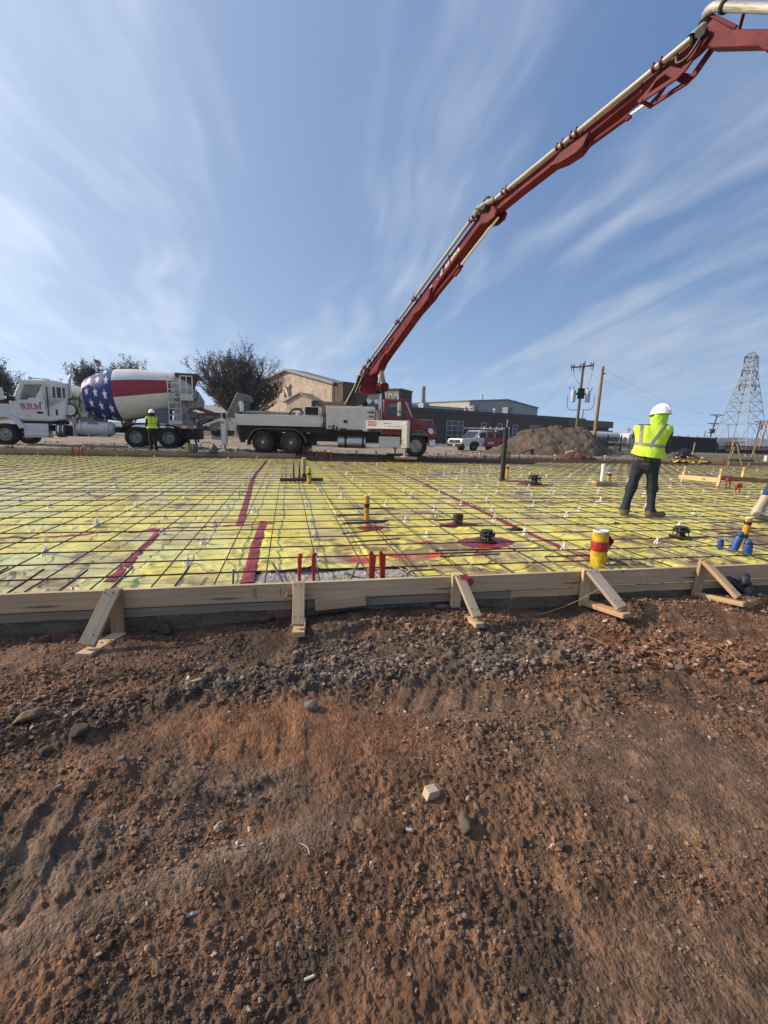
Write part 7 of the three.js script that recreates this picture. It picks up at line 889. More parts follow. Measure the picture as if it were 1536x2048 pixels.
{ // lattice tower
  const b = [44.942, -0.466, -60], t = thing('transmission_tower', 'grey steel lattice transmission tower at the right edge', 'transmission tower', [b[0], b[1], b[2]], 0.0); const H = [45.388, 12.48, -60][1] - b[1], st = std(0.30, 0.31, 0.32, 0.6, 0.3), lean = 0.5; t.rotation.y = 0.38;
  const wAt = (y) => { const k = y / H; return k < 0.32 ? lerp(2.55, 1.65, k / 0.32) : k < 0.78 ? lerp(1.65, 0.62, (k - 0.32) / 0.46) : lerp(0.62, 0.42, (k - 0.78) / 0.22); }, P = (c, y) => { const w = wAt(y), s = [[-1, -1], [1, -1], [1, 1], [-1, 1]][c]; return [s[0] * w, y, s[1] * w]; };
  const lv = [0, 0.32, 0.44, 0.53, 0.61, 0.68, 0.74, 0.80, 0.86, 0.91, 0.95].map((k) => k * H);
  for (let c = 0; c < 4; c++) part('leg', lv.slice(1).map((y, i) => rod(P(c, lv[i]), P(c, y), 0.05, 6)), st, t);
  const br = []; for (let i = 0; i < lv.length - 1; i++) for (let c = 0; c < 4; c++) { const d = (c + 1) % 4; br.push(rod(P(c, lv[i + 1]), P(d, lv[i + 1]), 0.03, 5)); if (i === 0) { const m = P(c, lv[1]), n = P(d, lv[1]), mid = m.map((q, k) => (q + n[k]) / 2); br.push(rod(P(c, 0), mid, 0.035, 5), rod(P(d, 0), mid, 0.035, 5), rod(P(c, lv[1] * 0.5), mid.map((q, k) => (q + P(c, 0)[k]) / 2), 0.035, 5)); } else br.push(rod(P(c, lv[i]), P(d, lv[i + 1]), 0.028, 5), rod(P(d, lv[i]), P(c, lv[i + 1]), 0.028, 5)); } part('bracing', br, st, t);
  part('peak', [0, 1, 2, 3].map((c) => rod(P(c, lv.at(-1)), [0, H, 0], 0.05, 5)), st, t);
  for (const [k, w] of [[0.945, 1.15], [0.82, 1.25], [0.69, 1.35]]) { const y = k * H, g = []; for (const s of [-1, 1]) { g.push(rod([0, y, wAt(y)], [s * w * 1.15, y, 0], 0.04, 5), rod([0, y, -wAt(y)], [s * w * 1.15, y, 0], 0.04, 5), rod([s * wAt(y), y + 0.5, 0], [s * w * 1.15, y, 0], 0.035, 5)); } part('crossarm', g, st, t); part('insulator', [-1, 1].map((s) => rod([s * w * 1.13, y, 0], [s * w * 1.13, y - 0.75, 0], 0.06, 8)), M.frame, t); } }
{ // fences
  const a = [20.316, 0.112, -46], b = [22.76, 0.089, -47], t = thing('picket_fence', 'black steel picket fence at the foot of the bare pole', 'fence', [a[0], a[1], a[2]]), L = b[0] - a[0] + 0.2; const pk = []; for (let k = 0; k <= 22; k++) pk.push(span(L * k / 22, L * k / 22 + 0.035, 0.05, 1.5, -0.02, 0.02, 0)); part('pickets', pk, M.blackMatt, t); part('rail', [span(0, L, 1.3, 1.36, -0.03, 0.03, 0), span(0, L, 0.25, 0.31, -0.03, 0.03, 0)], M.blackMatt, t); for (const x of [0, L / 2, L]) part('post', span(x - 0.05, x + 0.05, 0, 1.65, -0.05, 0.05, 0), M.blackMatt, t);
  const c = [22.86, 0.091, -47], d = [30.661, 0.087, -51], m = thing('wire_fence', 'rusty wire fence with heaped brush behind the walking worker', 'fence', [c[0], c[1], c[2]], -Math.atan2(d[2] - c[2], d[0] - c[0])), L2 = Math.hypot(d[0] - c[0], d[2] - c[2]); const w = []; for (let k = 0; k < 60; k++) w.push(rod([L2 * k / 60, 0, 0], [L2 * k / 60 + 0.25, 1.3, 0], 0.012, 3), rod([L2 * k / 60 + 0.25, 0, 0], [L2 * k / 60, 1.3, 0], 0.012, 3)); part('wire', w, M.steelGrey, m); for (let k = 0; k <= 4; k++) part('post', rod([L2 * k / 4, -0.1, 0], [L2 * k / 4, 1.45, 0], 0.04, 8), M.frame, m); part('rail', rod([0, 1.35, 0], [L2, 1.35, 0], 0.03, 6), M.frame, m);
  const e = [30.553, 0.085, -51], f = [37.182, -0.046, -53], s = thing('screen_fence', 'dark wind screen fence with vertical folds right of the worker', 'fence', [e[0], e[1], e[2]], -Math.atan2(f[2] - e[2], f[0] - e[0])), L3 = Math.hypot(f[0] - e[0], f[2] - e[2]); part('screen', sheet(120, 6, (u, v) => [u * L3, 0.05 + 1.75 * v * (1 - 0.08 * u) + 0.04 * fbm(u * 14, v, 2), 0.06 * Math.sin(u * 60) * (0.6 + 0.6 * fbm(u * 9, 1, 2))]), std(0.035, 0.035, 0.036, 0.8, 0, { side: THREE.DoubleSide, map: rep(T_GRIME, 1) }), s); for (let k = 0; k <= 5; k++) part('post', rod([L3 * k / 5, -0.1, -0.1], [L3 * k / 5, 1.9, -0.1], 0.04, 8), M.frame, s);
  const g = [37.982, 0.045, -54], h = [44.452, 0.212, -54], q = thing('black_fence', 'low black mesh fence at the right edge beneath the steel tower', 'fence', [g[0], g[1], g[2]]), L4 = h[0] - g[0]; const bars = []; for (let k = 0; k < 50; k++) bars.push(span(L4 * k / 50, L4 * k / 50 + 0.05, 0, 0.9, -0.02, 0.02, 0)); part('pickets', [...bars, span(0, L4, 0.85, 0.93, -0.03, 0.03, 0), span(0, L4, 0.1, 0.5, -0.01, 0.01, 0)], M.blackMatt, q);
  const n = [11.562, -1.145, -70], o = [8.578, -1.222, -70], z = thing('black_fence', 'dark steel gate posts and mesh in front of the overhead door', 'fence', [o[0], 0, o[2]]), L5 = n[0] - o[0]; const pp = []; for (let k = 0; k <= 30; k++) pp.push(span(L5 * k / 30, L5 * k / 30 + 0.03, 0, 2.1, -0.01, 0.01, 0)); part('pickets', pp, M.blackMatt, z); for (const x of [0, L5 * 0.5, L5]) part('post', span(x - 0.1, x + 0.1, 0, 2.5, -0.08, 0.08, 0), M.blackMatt, z); }
{ const b = [-42.649, 5.84, -70], h = [-42.305, 11.278, -70], t = thing('flagpole', 'thin flagpole with a small striped flag above the mixer drum', 'flagpole', [b[0], 0, b[2]]); part('pole', rod([0, 0, 0], [0, h[1], 0], 0.07, 8, 0.05), M.alu, t); const F = (a, c) => [0.08 + a * 1.0, h[1] - 0.35 - 0.85 * c - 0.3 * a, 0.12 * Math.sin(a * 7)]; part('flag', sheet(14, 8, F), std(0.7, 0.6, 0.6, 0.8, 0, { side: THREE.DoubleSide }), t); part('stripe', [0, 1, 2, 3].map((k) => sheet(14, 1, (a, c) => { const p = F(0.4 + 0.6 * a, 0.08 + 0.25 * k + 0.1 * c); p[2] += 0.02; return p; })), std(0.4, 0.04, 0.06, 0.8, 0, { side: THREE.DoubleSide }), t); part('canton', sheet(8, 4, (a, c) => { const p = F(0.42 * a, 0.5 * c); p[2] += 0.025; return p; }), std(0.03, 0.05, 0.18, 0.8, 0, { side: THREE.DoubleSide }), t); }


// ---------------------------------------------------------------- trees
function tree(label, [x, y, z], H, Wd, leafN, leafS, cols, sd, opt = {}) {
  seed = sd; const t = thing(opt.name ?? 'tree', label, opt.cat ?? 'tree', [x, y, z]); const limbs = [], twigs = [], tips = [];
  const grow = (p, d, len, r, lev) => {
    const n = lev < 2 ? 4 : 3, pts = [p.clone()]; let q = p.clone(), dd = d.clone();
    for (let k = 0; k < n; k++) { dd.add(new THREE.Vector3(rr(-0.16, 0.16), rr(-0.02, 0.14), rr(-0.16, 0.16))).normalize(); q = q.clone().addScaledVector(dd, len / n); pts.push(q.clone()); }
    (lev < 2 ? limbs : twigs).push(new THREE.TubeGeometry(new THREE.CatmullRomCurve3(pts), lev < 2 ? 6 : 3, Math.max(0.011, r), lev < 2 ? 7 : 3));
    if (lev >= (opt.depth ?? 4)) { tips.push([pts, dd]); return; } if (lev >= 2) tips.push([pts, dd]);
    const kids = lev === 0 ? 6 : lev === 1 ? 5 : 4;
    for (let k = 0; k < kids; k++) { const at = pts[Math.min(n, 1 + Math.floor(rnd() * n))], a = rr(0, 6.283), sp = opt.spread ?? 0.62; const nd = dd.clone().add(new THREE.Vector3(Math.cos(a) * sp, rr(-0.15, 0.35), Math.sin(a) * sp)).normalize(); grow(at, nd, len * rr(0.55, 0.8), r * 0.5, lev + 1); }
  };
  const base = new THREE.Vector3(0, 0, 0), nT = opt.trunks ?? 5; for (let k = 0; k < nT; k++) { const a = k / nT * 6.283 + rr(-0.3, 0.3), s = rr(0.25, 0.7) * Wd / H; grow(base.clone().add(new THREE.Vector3(Math.cos(a) * 0.1, 0, Math.sin(a) * 0.1)), new THREE.Vector3(Math.cos(a) * s, 1, Math.sin(a) * s).normalize(), H * 0.42, H * 0.02, 0); }
  // fit the crown to the wanted size
  const bb = new THREE.Box3(); for (const [p] of tips) for (const q of p) bb.expandByPoint(q); const sy = H / bb.max.y, sx = Wd / Math.max(bb.max.x - bb.min.x, bb.max.z - bb.min.z), S = new THREE.Matrix4().makeScale(sx, sy, sx);
  part('trunk', limbs, opt.bark ?? std(0.07, 0.055, 0.045, 0.95), t).geometry.applyMatrix4(S); part('twigs', twigs, opt.bark ?? std(0.085, 0.065, 0.055, 0.95), t).geometry.applyMatrix4(S);
  const P = new Float32Array(leafN * 12), C = new Float32Array(leafN * 12), I = [], a = new THREE.Vector3(), b = new THREE.Vector3();
  for (let k = 0; k < leafN; k++) {
    const [pts] = tips[Math.floor(rnd() * tips.length)], f = rnd() * (pts.length - 1), i = Math.min(pts.length - 2, Math.floor(f)), c = pts[i].clone().lerp(pts[i + 1], f - i).applyMatrix4(S); c.x += rr(-1, 1) * leafS * 1.6; c.y += rr(-1, 1) * leafS * 1.4; c.z += rr(-1, 1) * leafS * 1.6;
    const s = leafS * rr(0.5, 1.1); a.set(rr(-1, 1), rr(-0.4, 1), rr(-1, 1)).normalize(); b.set(rr(-1, 1), rr(-1, 1), rr(-1, 1)).cross(a).normalize().multiplyScalar(s * 0.42); a.multiplyScalar(s);
    P.set([c.x - a.x, c.y - a.y, c.z - a.z, c.x + b.x, c.y + b.y, c.z + b.z, c.x + a.x, c.y + a.y, c.z + a.z, c.x - b.x, c.y - b.y, c.z - b.z], 12 * k); const q = cols[Math.floor(rnd() * cols.length)], m = rr(0.7, 1.3); for (let v = 0; v < 4; v++) C.set([q[0] * m, q[1] * m, q[2] * m], 12 * k + 3 * v); I.push(4 * k, 4 * k + 1, 4 * k + 2, 4 * k, 4 * k + 2, 4 * k + 3);
  }
  const g = new THREE.BufferGeometry(); g.setAttribute('position', new THREE.BufferAttribute(P, 3)); g.setAttribute('color', new THREE.BufferAttribute(C, 3)); g.setIndex(I); g.computeVertexNormals(); part('crown', g, LEAF, t); return t;
}
const LEAF = new THREE.MeshPhysicalMaterial({ vertexColors: true, roughness: 0.9, transmission: 0.35, thickness: 0, side: THREE.DoubleSide });
const OAK = [[0.052, 0.048, 0.040], [0.075, 0.066, 0.052], [0.045, 0.048, 0.036], [0.10, 0.085, 0.068], [0.045, 0.042, 0.040]];
tree('large dark bushy tree with fine upright twigs in front of the school gable', [-12.5, 0.3, -41], 9.0, 9.6, 32000, 0.085, OAK, 301, { trunks: 7, depth: 4, spread: 0.75 });
const LEFT = [[0.06, 0.06, 0.045], [0.075, 0.07, 0.05], [0.05, 0.05, 0.04]];
tree('grey green tree behind the mixer cab\'s exhaust stack', [-36.2, 0.3, -60], 9.4, 8.6, 20000, 0.14, LEFT, 302, { depth: 4, trunks: 4 });
tree('darker tree rising behind the front of the mixer drum', [-33.0, 0.3, -60], 10.2, 9.5, 20000, 0.14, LEFT, 303, { depth: 4, trunks: 4 });
tree('grey tree at the far left edge behind the mixer\'s hood', [-42.2, 0.3, -50], 8.6, 8.0, 18000, 0.13, LEFT, 304, { depth: 4, trunks: 4 });
tree('low dark tree seen over the mixer cab roof', [-46, 0.3, -62], 7.0, 7.5, 9000, 0.15, LEFT, 305, { depth: 3 });
tree('bare brown bush inside the foot of the steel tower', [[46.964, 0.002, -64][0], -0.3, -64], 2.4, 2.9, 900, 0.06, [[0.16, 0.10, 0.06], [0.12, 0.08, 0.05]], 306, { depth: 3, spread: 1.1, name: 'bush', cat: 'bush', trunks: 8, bark: std(0.14, 0.09, 0.055, 0.95) });
tree('heap of bare brush against the wire fence behind the worker', [[28.723, -0.002, -52][0], 0.0, -52.5], 1.5, 4.5, 900, 0.08, [[0.08, 0.065, 0.05], [0.05, 0.045, 0.04]], 307, { depth: 3, spread: 1.2, name: 'brush_heap', cat: 'brush', trunks: 9 });

// ---------------------------------------------------------------- dirt pile and site clutter
{
  const cx = 11.6, cz = -31.8; const g = sheet(230, 150, (a, b) => { const x = lerp(6.0, 16.6, a), z = lerp(-28.2, -36, b), base = roadY(x, z), dx = (x - cx), dz = (z - cz); const prof = x < 11.2 ? sstep(6.3, 11.4, x + 0.35 * fbm(x, z, 2)) ** 0.85 : sstep(16.0, 12.3, x); const ridgeZ = Math.max(0, 1 - Math.abs(dz + 0.5 * fbm(x * 0.7, 4, 2)) / (1.2 + 1.9 * prof)); const h = 1.72 * Math.min(prof * 1.25, 0.95 + 0.05 * prof) * Math.pow(ridgeZ, 0.75); return [x, base - 0.06 + h + (h > 0.03 ? 0.12 * fbm(x * 1.6, z * 1.6, 4) + 0.10 * lumps(x * 2.4, z * 2.4, 0.5) + 0.05 * lumps(x * 6, z * 6, 0.5) : 0) * sstep(0, 0.4, h), z]; }, ([x, y, z]) => { const k = 1 + 0.5 * fbm(x * 3, z * 3, 3) + 0.3 * fbm(x * 9, y * 9, 2); return [0.094 * k, 0.070 * k, 0.049 * k]; });
  const o = struct('dirt_pile', g, M.land); delete o.userData.kind; tag(o, 'large heap of loose brown dirt behind the slab, beside the pickup', 'dirt pile');
  const a = [8.461, 0.327, -29.3], b = [10.406, 0.947, -30.2]; single('plank', beam(a, [b[0], b[1], b[2]], 0.22, 0.06), std(0.05, 0.04, 0.033, 0.9), 'dark plank leaning on the foot of the dirt pile', 'plank');
  seed = 71; const clodG = [stoneGeo(2, 0.6), stoneGeo(2, 0.5, 0.8)], im = new THREE.InstancedMesh(clodG[0], std(1, 1, 1, 0.95), 2600), m4 = new THREE.Matrix4(), q = new THREE.Quaternion(), e = new THREE.Euler(), col = new THREE.Color(); let n = 0;
  while (n < 2600) { const v = 23.4 + 9 * Math.pow(rnd(), 1.5), u = rr(-15, 28), [x, z] = W2(u, v); if (fbm(x * 0.45, z * 0.45, 3) + 0.25 * sstep(3, 8, x) - 0.2 * rnd() < -0.02) continue; const s = 0.015 + 0.05 * Math.pow(rnd(), 3) + (x > 5 ? 0.03 * rnd() * rnd() : 0); m4.compose(new THREE.Vector3(x, roadY(x, z) + s * 0.2, z), q.setFromEuler(e.set(rr(0, 1), rr(0, 6), 0)), new THREE.Vector3(s * rr(0.8, 1.5), s, s)); im.setMatrixAt(n, m4); const k = rr(0.7, 1.4); col.setRGB(0.15 * k, 0.095 * k, 0.062 * k); im.setColorAt(n, col); n++; }
  im.name = 'dirt_clods'; im.userData = { kind: 'stuff', label: 'loose dirt clods scattered on the packed earth behind the slab', category: 'dirt clods' }; scene.add(im);
  const rd = [10.897, 0.511, -27], r = sheet(40, 24, (a, b) => { const x = rd[0] + (a - 0.5) * 2.6, z = rd[2] + (b - 0.5) * 1.6, f = Math.max(0, 1 - ((a - 0.5) * 2) ** 2 - ((b - 0.5) * 2) ** 2); return [x, roadY(x, z) - 0.02 + f * (0.22 + 0.2 * fbm(x * 3, z * 3, 3)), z]; }); single('clay_heap', r, std(0.15, 0.055, 0.03, 0.95, 0, { bumpMap: rep(T_GRAIN, 2), bumpScale: 0.02 }), 'small heap of red clay in front of the dirt pile\'s right foot', 'clay heap'); single('rag', box(0.5, 0.1, 0.2, [rd[0] - 0.3, roadY(rd[0], rd[2]) + 0.3, rd[2]], [0.2, 0.3, 0.25], 0.03), M.mastic, 'pale rag on the red clay heap', 'rag');
}
{ // buckets, jug, timbers by the mixer
  const a = [-8.927, 0.201, -21.8], t = thing('bucket', 'yellow and blue bucket standing at the slab edge by the pump hopper', 'bucket', a, 0.3); part('body', [lathe([[0, 0], [0.17, 0], [0.2, 0.38], [0.19, 0.38], [0.16, 0.03], [0, 0.03]], 20)], M.blue, t); part('label', [lathe([[0.172, 0.02], [0.203, 0.36]], 10).rotateY(2.9)], M.yellow, t); part('jug', span(-0.38, -0.2, 0, 0.42, -0.08, 0.1, 0.04), M.yellow, t); const c = [-8.017, 0.225, -21.8], j = thing('gas_bottle', 'grey bottle standing beside the pump truck\'s rear outrigger', 'bottle', c); part('body', lathe([[0, 0], [0.17, 0.0], [0.18, 0.05], [0.16, 0.25], [0.08, 0.34], [0.06, 0.42], [0, 0.42]], 20), M.steelGrey, j); part('handle', tube([[0, 0.4, 0], [-0.3, 0.45, 0], [-0.55, 0.4, 0], [-0.58, 0.1, 0]], 0.02, 14, 5), M.black, j);
  const sh = [-8.527, 0.122, -21.2]; single('metal_plate', box(0.75, 0.03, 0.4, [0, 0, 0], [0, 0.1, 0.02], 0.004), M.steelGrey, 'dark metal plate lying at the slab edge under the bucket', 'metal plate', undefined, sh);
  const pad = [0.969, 0.169, -22], pd = thing('outrigger_pad', 'wooden pads under the pump truck\'s front outrigger', 'pad', pad, -0.07); for (const [x, w, y] of [[0, 1.0, 0], [-0.25, 0.6, 0.06], [0.35, 0.35, 0.055]]) part('timber', box(w, 0.06, 0.4, [x, y, 0.02 * x], [0, 0.1 * x, 0]), M.lumber, pd);
}
{ // clutter at the right back: bag, scraps, stake frames
  const a = [17.331, 0.133, -27.5], bag = stoneGeo(4, 0.35, 0.9, 0.1); bag.scale(0.52, 0.42, 0.4); bag.rotateZ(0.5); single('rubbish_bag', bag, std(0.012, 0.012, 0.013, 0.25, 0, { bumpMap: rep(T_GRAIN, 1), bumpScale: 0.05 }), 'shiny black rubbish bag behind the slab right of the worker', 'rubbish bag', undefined, [a[0], a[1] + 0.35, a[2]]);
  const yel = std(0.6, 0.42, 0.04, 0.5, 0, { side: THREE.DoubleSide }); [[[16.804, 0.086, -26.6], 0.5, 'yellow sheeting scrap beside the black rubbish bag'], [[18.218, 0.082, -26.8], 0.55, 'yellow sheeting scrap right of the rubbish bag in the dirt'], [[17.633, 0.051, -26.6], 0.3, 'small yellow scrap between the two larger ones']].forEach(([p, r, label], k) => single('sheeting_scrap', sheet(14, 10, (u, v) => [p[0] + (u - 0.5) * 2 * r, p[1] + 0.02 + 0.25 * Math.max(0, ridge(u * 2.2 + k * 3, v * 2.2, 2)), p[2] + (v - 0.5) * r]), yel, label, 'plastic scrap'));
  const dp = [18.18, 0.102, -27.4]; single('dirt_mound', sheet(50, 24, (u, v) => { const x = dp[0] + (u - 0.5) * 5.2, z = dp[2] + (v - 0.5) * 1.8, f = Math.max(0, 1 - ((u - 0.5) * 2) ** 2 - ((v - 0.5) * 2) ** 2); return [x, landY(x, z) - 0.05 + f * (0.30 + 0.35 * fbm(x * 2, z * 2, 4)), z]; }), std(0.16, 0.10, 0.06, 0.95, 0, { bumpMap: rep(T_GRAIN, 1.5), bumpScale: 0.03 }), 'low ridge of spoil dirt behind the slab at the rubbish bag', 'dirt mound'); const off = [[0.2, 0.1], [-0.5, 0.05], [0.9, 0]]; off.forEach(([dx, dz], k) => single('lumber_scrap', box(0.4, 0.06, 0.09, [0, 0, 0], [0.1, 0.5 * k, 0.15 * (k - 1)], 0.008), M.lumberNew, ['pale wood scrap on the spoil ridge, nearest the bag', 'pale wood scrap left of the rubbish bag', 'pale wood scrap at the right of the spoil ridge'][k], 'wood scrap', undefined, [dp[0] - 1.0 + dx, dp[1] + 0.3, dp[2] + 0.6 + dz]));
  const gp = [22.2, 0.062, -34]; single('metal_stake', rod([gp[0], gp[1] - 0.1, gp[2]], [gp[0] + 0.1, gp[1] + 1.2, gp[2]], 0.035, 8), M.mastic, 'thin grey stake standing in the grass left of the steel tower', 'stake');
  const wood = std(0.30, 0.24, 0.18, 0.9, 0, { map: rep(woodTex, 1) }), A = [19.098, 0.072, -26], B = [20.182, 0.072, -26], f = thing('batter_board', 'weathered batter board frame of stakes and rails on the grass at the right', 'batter board', A), W = B[0] - A[0];
  part('stake', [rod([-0.03, -0.1, 0], [0.16, 1.0, 0], 0.038, 6)], wood, f); part('stake', rod([0.12, -0.1, -0.3], [0.30, 1.3, -0.3], 0.04, 6), wood, f); part('stake', rod([W, -0.1, 0], [W + 0.30, 1.5, 0], 0.045, 6), wood, f); part('stay', rod([0.2, 1.15, 0.1], [0.42, 0.0, 0.4], 0.035, 6), wood, f); part('stay', rod([W + 0.05, 0.8, 0.1], [W + 0.45, 0.0, 0.4], 0.035, 6), wood, f); part('rail', beam([-0.15, 0.28, 0.1], [W + 0.2, 0.26, 0.1], 0.05, 0.14), std(0.12, 0.09, 0.065, 0.9), f); part('rail', beam([-0.2, 1.62 * 0.5, -0.1], [W * 0.4, 1.62 * 0.5, -0.1], 0.05, 0.06), wood, f);
  const wp = [22.859, 0.247, -28]; single('white_post', span(wp[0] - 0.2, wp[0] + 0.4, wp[1], wp[1] + 0.35, wp[2] - 0.1, wp[2] + 0.1, 0.02), M.paintWhite, 'low white marker at the right edge on the grass', 'marker');
}


// ---------------------------------------------------------------- people: one continuous body each, clothes as children
function field(bones, c, S, res, f, k = 26) {                 // meshes f(p, sd) <= 0, where sd is the smooth distance to the bones; c: centre, S: half size
  const mc = new MarchingCubes(res, new THREE.MeshBasicMaterial(), false, false, 400000); mc.isolation = 0; const n = res, h = n / 2, F = mc.field, sum = new Float32Array(n * n * n), a = new THREE.Vector3(), d = new THREE.Vector3();
  for (const [A, B, ra, rb] of bones) {
    const ax = A[0], ay = A[1], az = A[2], dx = B[0] - ax, dy = B[1] - ay, dz = B[2] - az, L = dx * dx + dy * dy + dz * dz || 1e-9, m = Math.max(ra, rb) + 0.16; const lo = [], hi = []; for (let q = 0; q < 3; q++) { lo[q] = Math.max(0, Math.floor((Math.min(A[q], B[q]) - m - c[q]) / S * h + h)); hi[q] = Math.min(n - 1, Math.ceil((Math.max(A[q], B[q]) + m - c[q]) / S * h + h)); }
    for (let z = lo[2]; z <= hi[2]; z++) for (let y = lo[1]; y <= hi[1]; y++) for (let x = lo[0]; x <= hi[0]; x++) { const px = c[0] + (x - h) / h * S, py = c[1] + (y - h) / h * S, pz = c[2] + (z - h) / h * S, t = clamp(((px - ax) * dx + (py - ay) * dy + (pz - az) * dz) / L), qx = px - ax - t * dx, qy = py - ay - t * dy, qz = pz - az - t * dz; sum[x + y * n + z * n * n] += Math.exp(-k * (Math.sqrt(qx * qx + qy * qy + qz * qz) - ra - t * (rb - ra))); }
  }
  for (let z = 0; z < n; z++) for (let y = 0; y < n; y++) for (let x = 0; x < n; x++) { const i = x + y * n + z * n * n; if (x < 2 || y < 2 || z < 2 || x > n - 3 || y > n - 3 || z > n - 3) { F[i] = -1; continue; } const sd = sum[i] > 1e-9 ? -Math.log(sum[i]) / k : 0.5; F[i] = -(f ? f(c[0] + (x - h) / h * S, c[1] + (y - h) / h * S, c[2] + (z - h) / h * S, sd) : sd); }
  mc.update(); const cnt = mc.count, P = new Float32Array(mc.positionArray.subarray(0, cnt * 3)); for (let i = 0; i < P.length; i++) P[i] = c[i % 3] + P[i] * S;
  let g = new THREE.BufferGeometry(); g.setAttribute('position', new THREE.BufferAttribute(P, 3)); g = mergeVertices(g, 1e-5); g.computeVertexNormals(); return g;
}
const sdBones = (bones, x, y, z) => { let m = 9; for (const [A, B, ra, rb] of bones) { const dx = B[0] - A[0], dy = B[1] - A[1], dz = B[2] - A[2], L = dx * dx + dy * dy + dz * dz || 1e-9, t = clamp(((x - A[0]) * dx + (y - A[1]) * dy + (z - A[2]) * dz) / L); m = Math.min(m, Math.hypot(x - A[0] - t * dx, y - A[1] - t * dy, z - A[2] - t * dz) - ra - t * (rb - ra)); } return m; };
function paint(g, sets) { const p = g.attributes.position, C = new Float32Array(p.count * 3); for (let i = 0; i < p.count; i++) { const x = p.getX(i), y = p.getY(i), z = p.getZ(i); let best = 9, col; for (const [bones, c] of sets) { const d = sdBones(bones, x, y, z); if (d < best) { best = d; col = c; } } C.set(typeof col === 'function' ? col(x, y, z) : col, 3 * i); } g.setAttribute('color', new THREE.BufferAttribute(C, 3)); return g; }
const SKIN = std(1, 1, 1, 0.85, 0, { vertexColors: true }), LIME = std(0.52, 0.74, 0.05, 0.8), LIMEPALE = std(0.62, 0.85, 0.25, 0.7), REFLECT = std(0.24, 0.24, 0.23, 0.45);
const plaid = (x, y, z) => { const a = Math.abs(((x * 11) % 1 + 1) % 1 - 0.5) < 0.13 ? 1 : 0, b = Math.abs(((y * 13) % 1 + 1) % 1 - 0.5) < 0.13 ? 1 : 0, k = 0.028 + 0.035 * (a + b); return [k, k * 0.95, k * 1.0]; }, skin = [0.34, 0.19, 0.13], denim = [0.012, 0.019, 0.034];
function hand(w, e, thumbSide) {        // wrist, elbow -> five curled fingers
  const d = new THREE.Vector3(...w).sub(new THREE.Vector3(...e)).normalize(), up = new THREE.Vector3(0, 1, 0), s = d.clone().cross(up).normalize(), n = s.clone().cross(d), P = (f, a, b) => [w[0] + d.x * f + s.x * a + n.x * b, w[1] + d.y * f + s.y * a + n.y * b, w[2] + d.z * f + s.z * a + n.z * b], o = [[P(0, 0, 0), P(0.085, 0, 0), 0.032, 0.036]];
  [[-0.030, 0.075], [-0.010, 0.088], [0.010, 0.082], [0.030, 0.062]].forEach(([a, l]) => { const b = P(0.085, a, 0), m = P(0.085 + l * 0.5, a, -0.012), t = P(0.085 + l * 0.72, a * 0.9, -0.045); o.push([b, m, 0.0095, 0.009], [m, t, 0.009, 0.0075]); }); o.push([P(0.03, thumbSide * 0.03, 0), P(0.06, thumbSide * 0.058, -0.01), 0.012, 0.010], [P(0.06, thumbSide * 0.058, -0.01), P(0.088, thumbSide * 0.05, -0.035), 0.010, 0.008]); return o;
}
function hardHat(parent, [x, y, z], turn, tilt, roll, mat = M.whitePlastic, r = 0.142) {
  const h = sub('hard_hat', parent, [x, y, z]); h.rotation.set(tilt, turn, roll, 'YXZ'); const dome = lathe([[0, 0.155], [0.03, 0.154], [0.075, 0.138], [0.11, 0.105], [0.132, 0.055], [0.138, 0.0], [0.133, 0.0], [0.126, 0.05], [0, 0.148]].map(([a, b]) => [a * r / 0.138, b]), 32).scale(0.94, 1, 1.12); part('shell', [dome, tube([[0, 0.05, -0.158], [0, 0.13, -0.10], [0, 0.163, 0], [0, 0.13, 0.10], [0, 0.05, 0.158]], 0.012, 20, 6)], mat, h);
  part('brim', sheet(40, 4, (a, b) => { const th = a * 6.2832, f = Math.max(0, Math.cos(th)), w = 0.018 + 0.055 * f * f * f + 0.012 * Math.max(0, -Math.cos(th)), R0 = r * 0.97; return [(R0 * 0.94 + w * b) * Math.sin(th), 0.004 - 0.010 * b - 0.008 * f * b, (R0 * 1.12 + w * b) * Math.cos(th)]; }), Object.assign(mat.clone(), { side: THREE.DoubleSide }), h); return h;
}
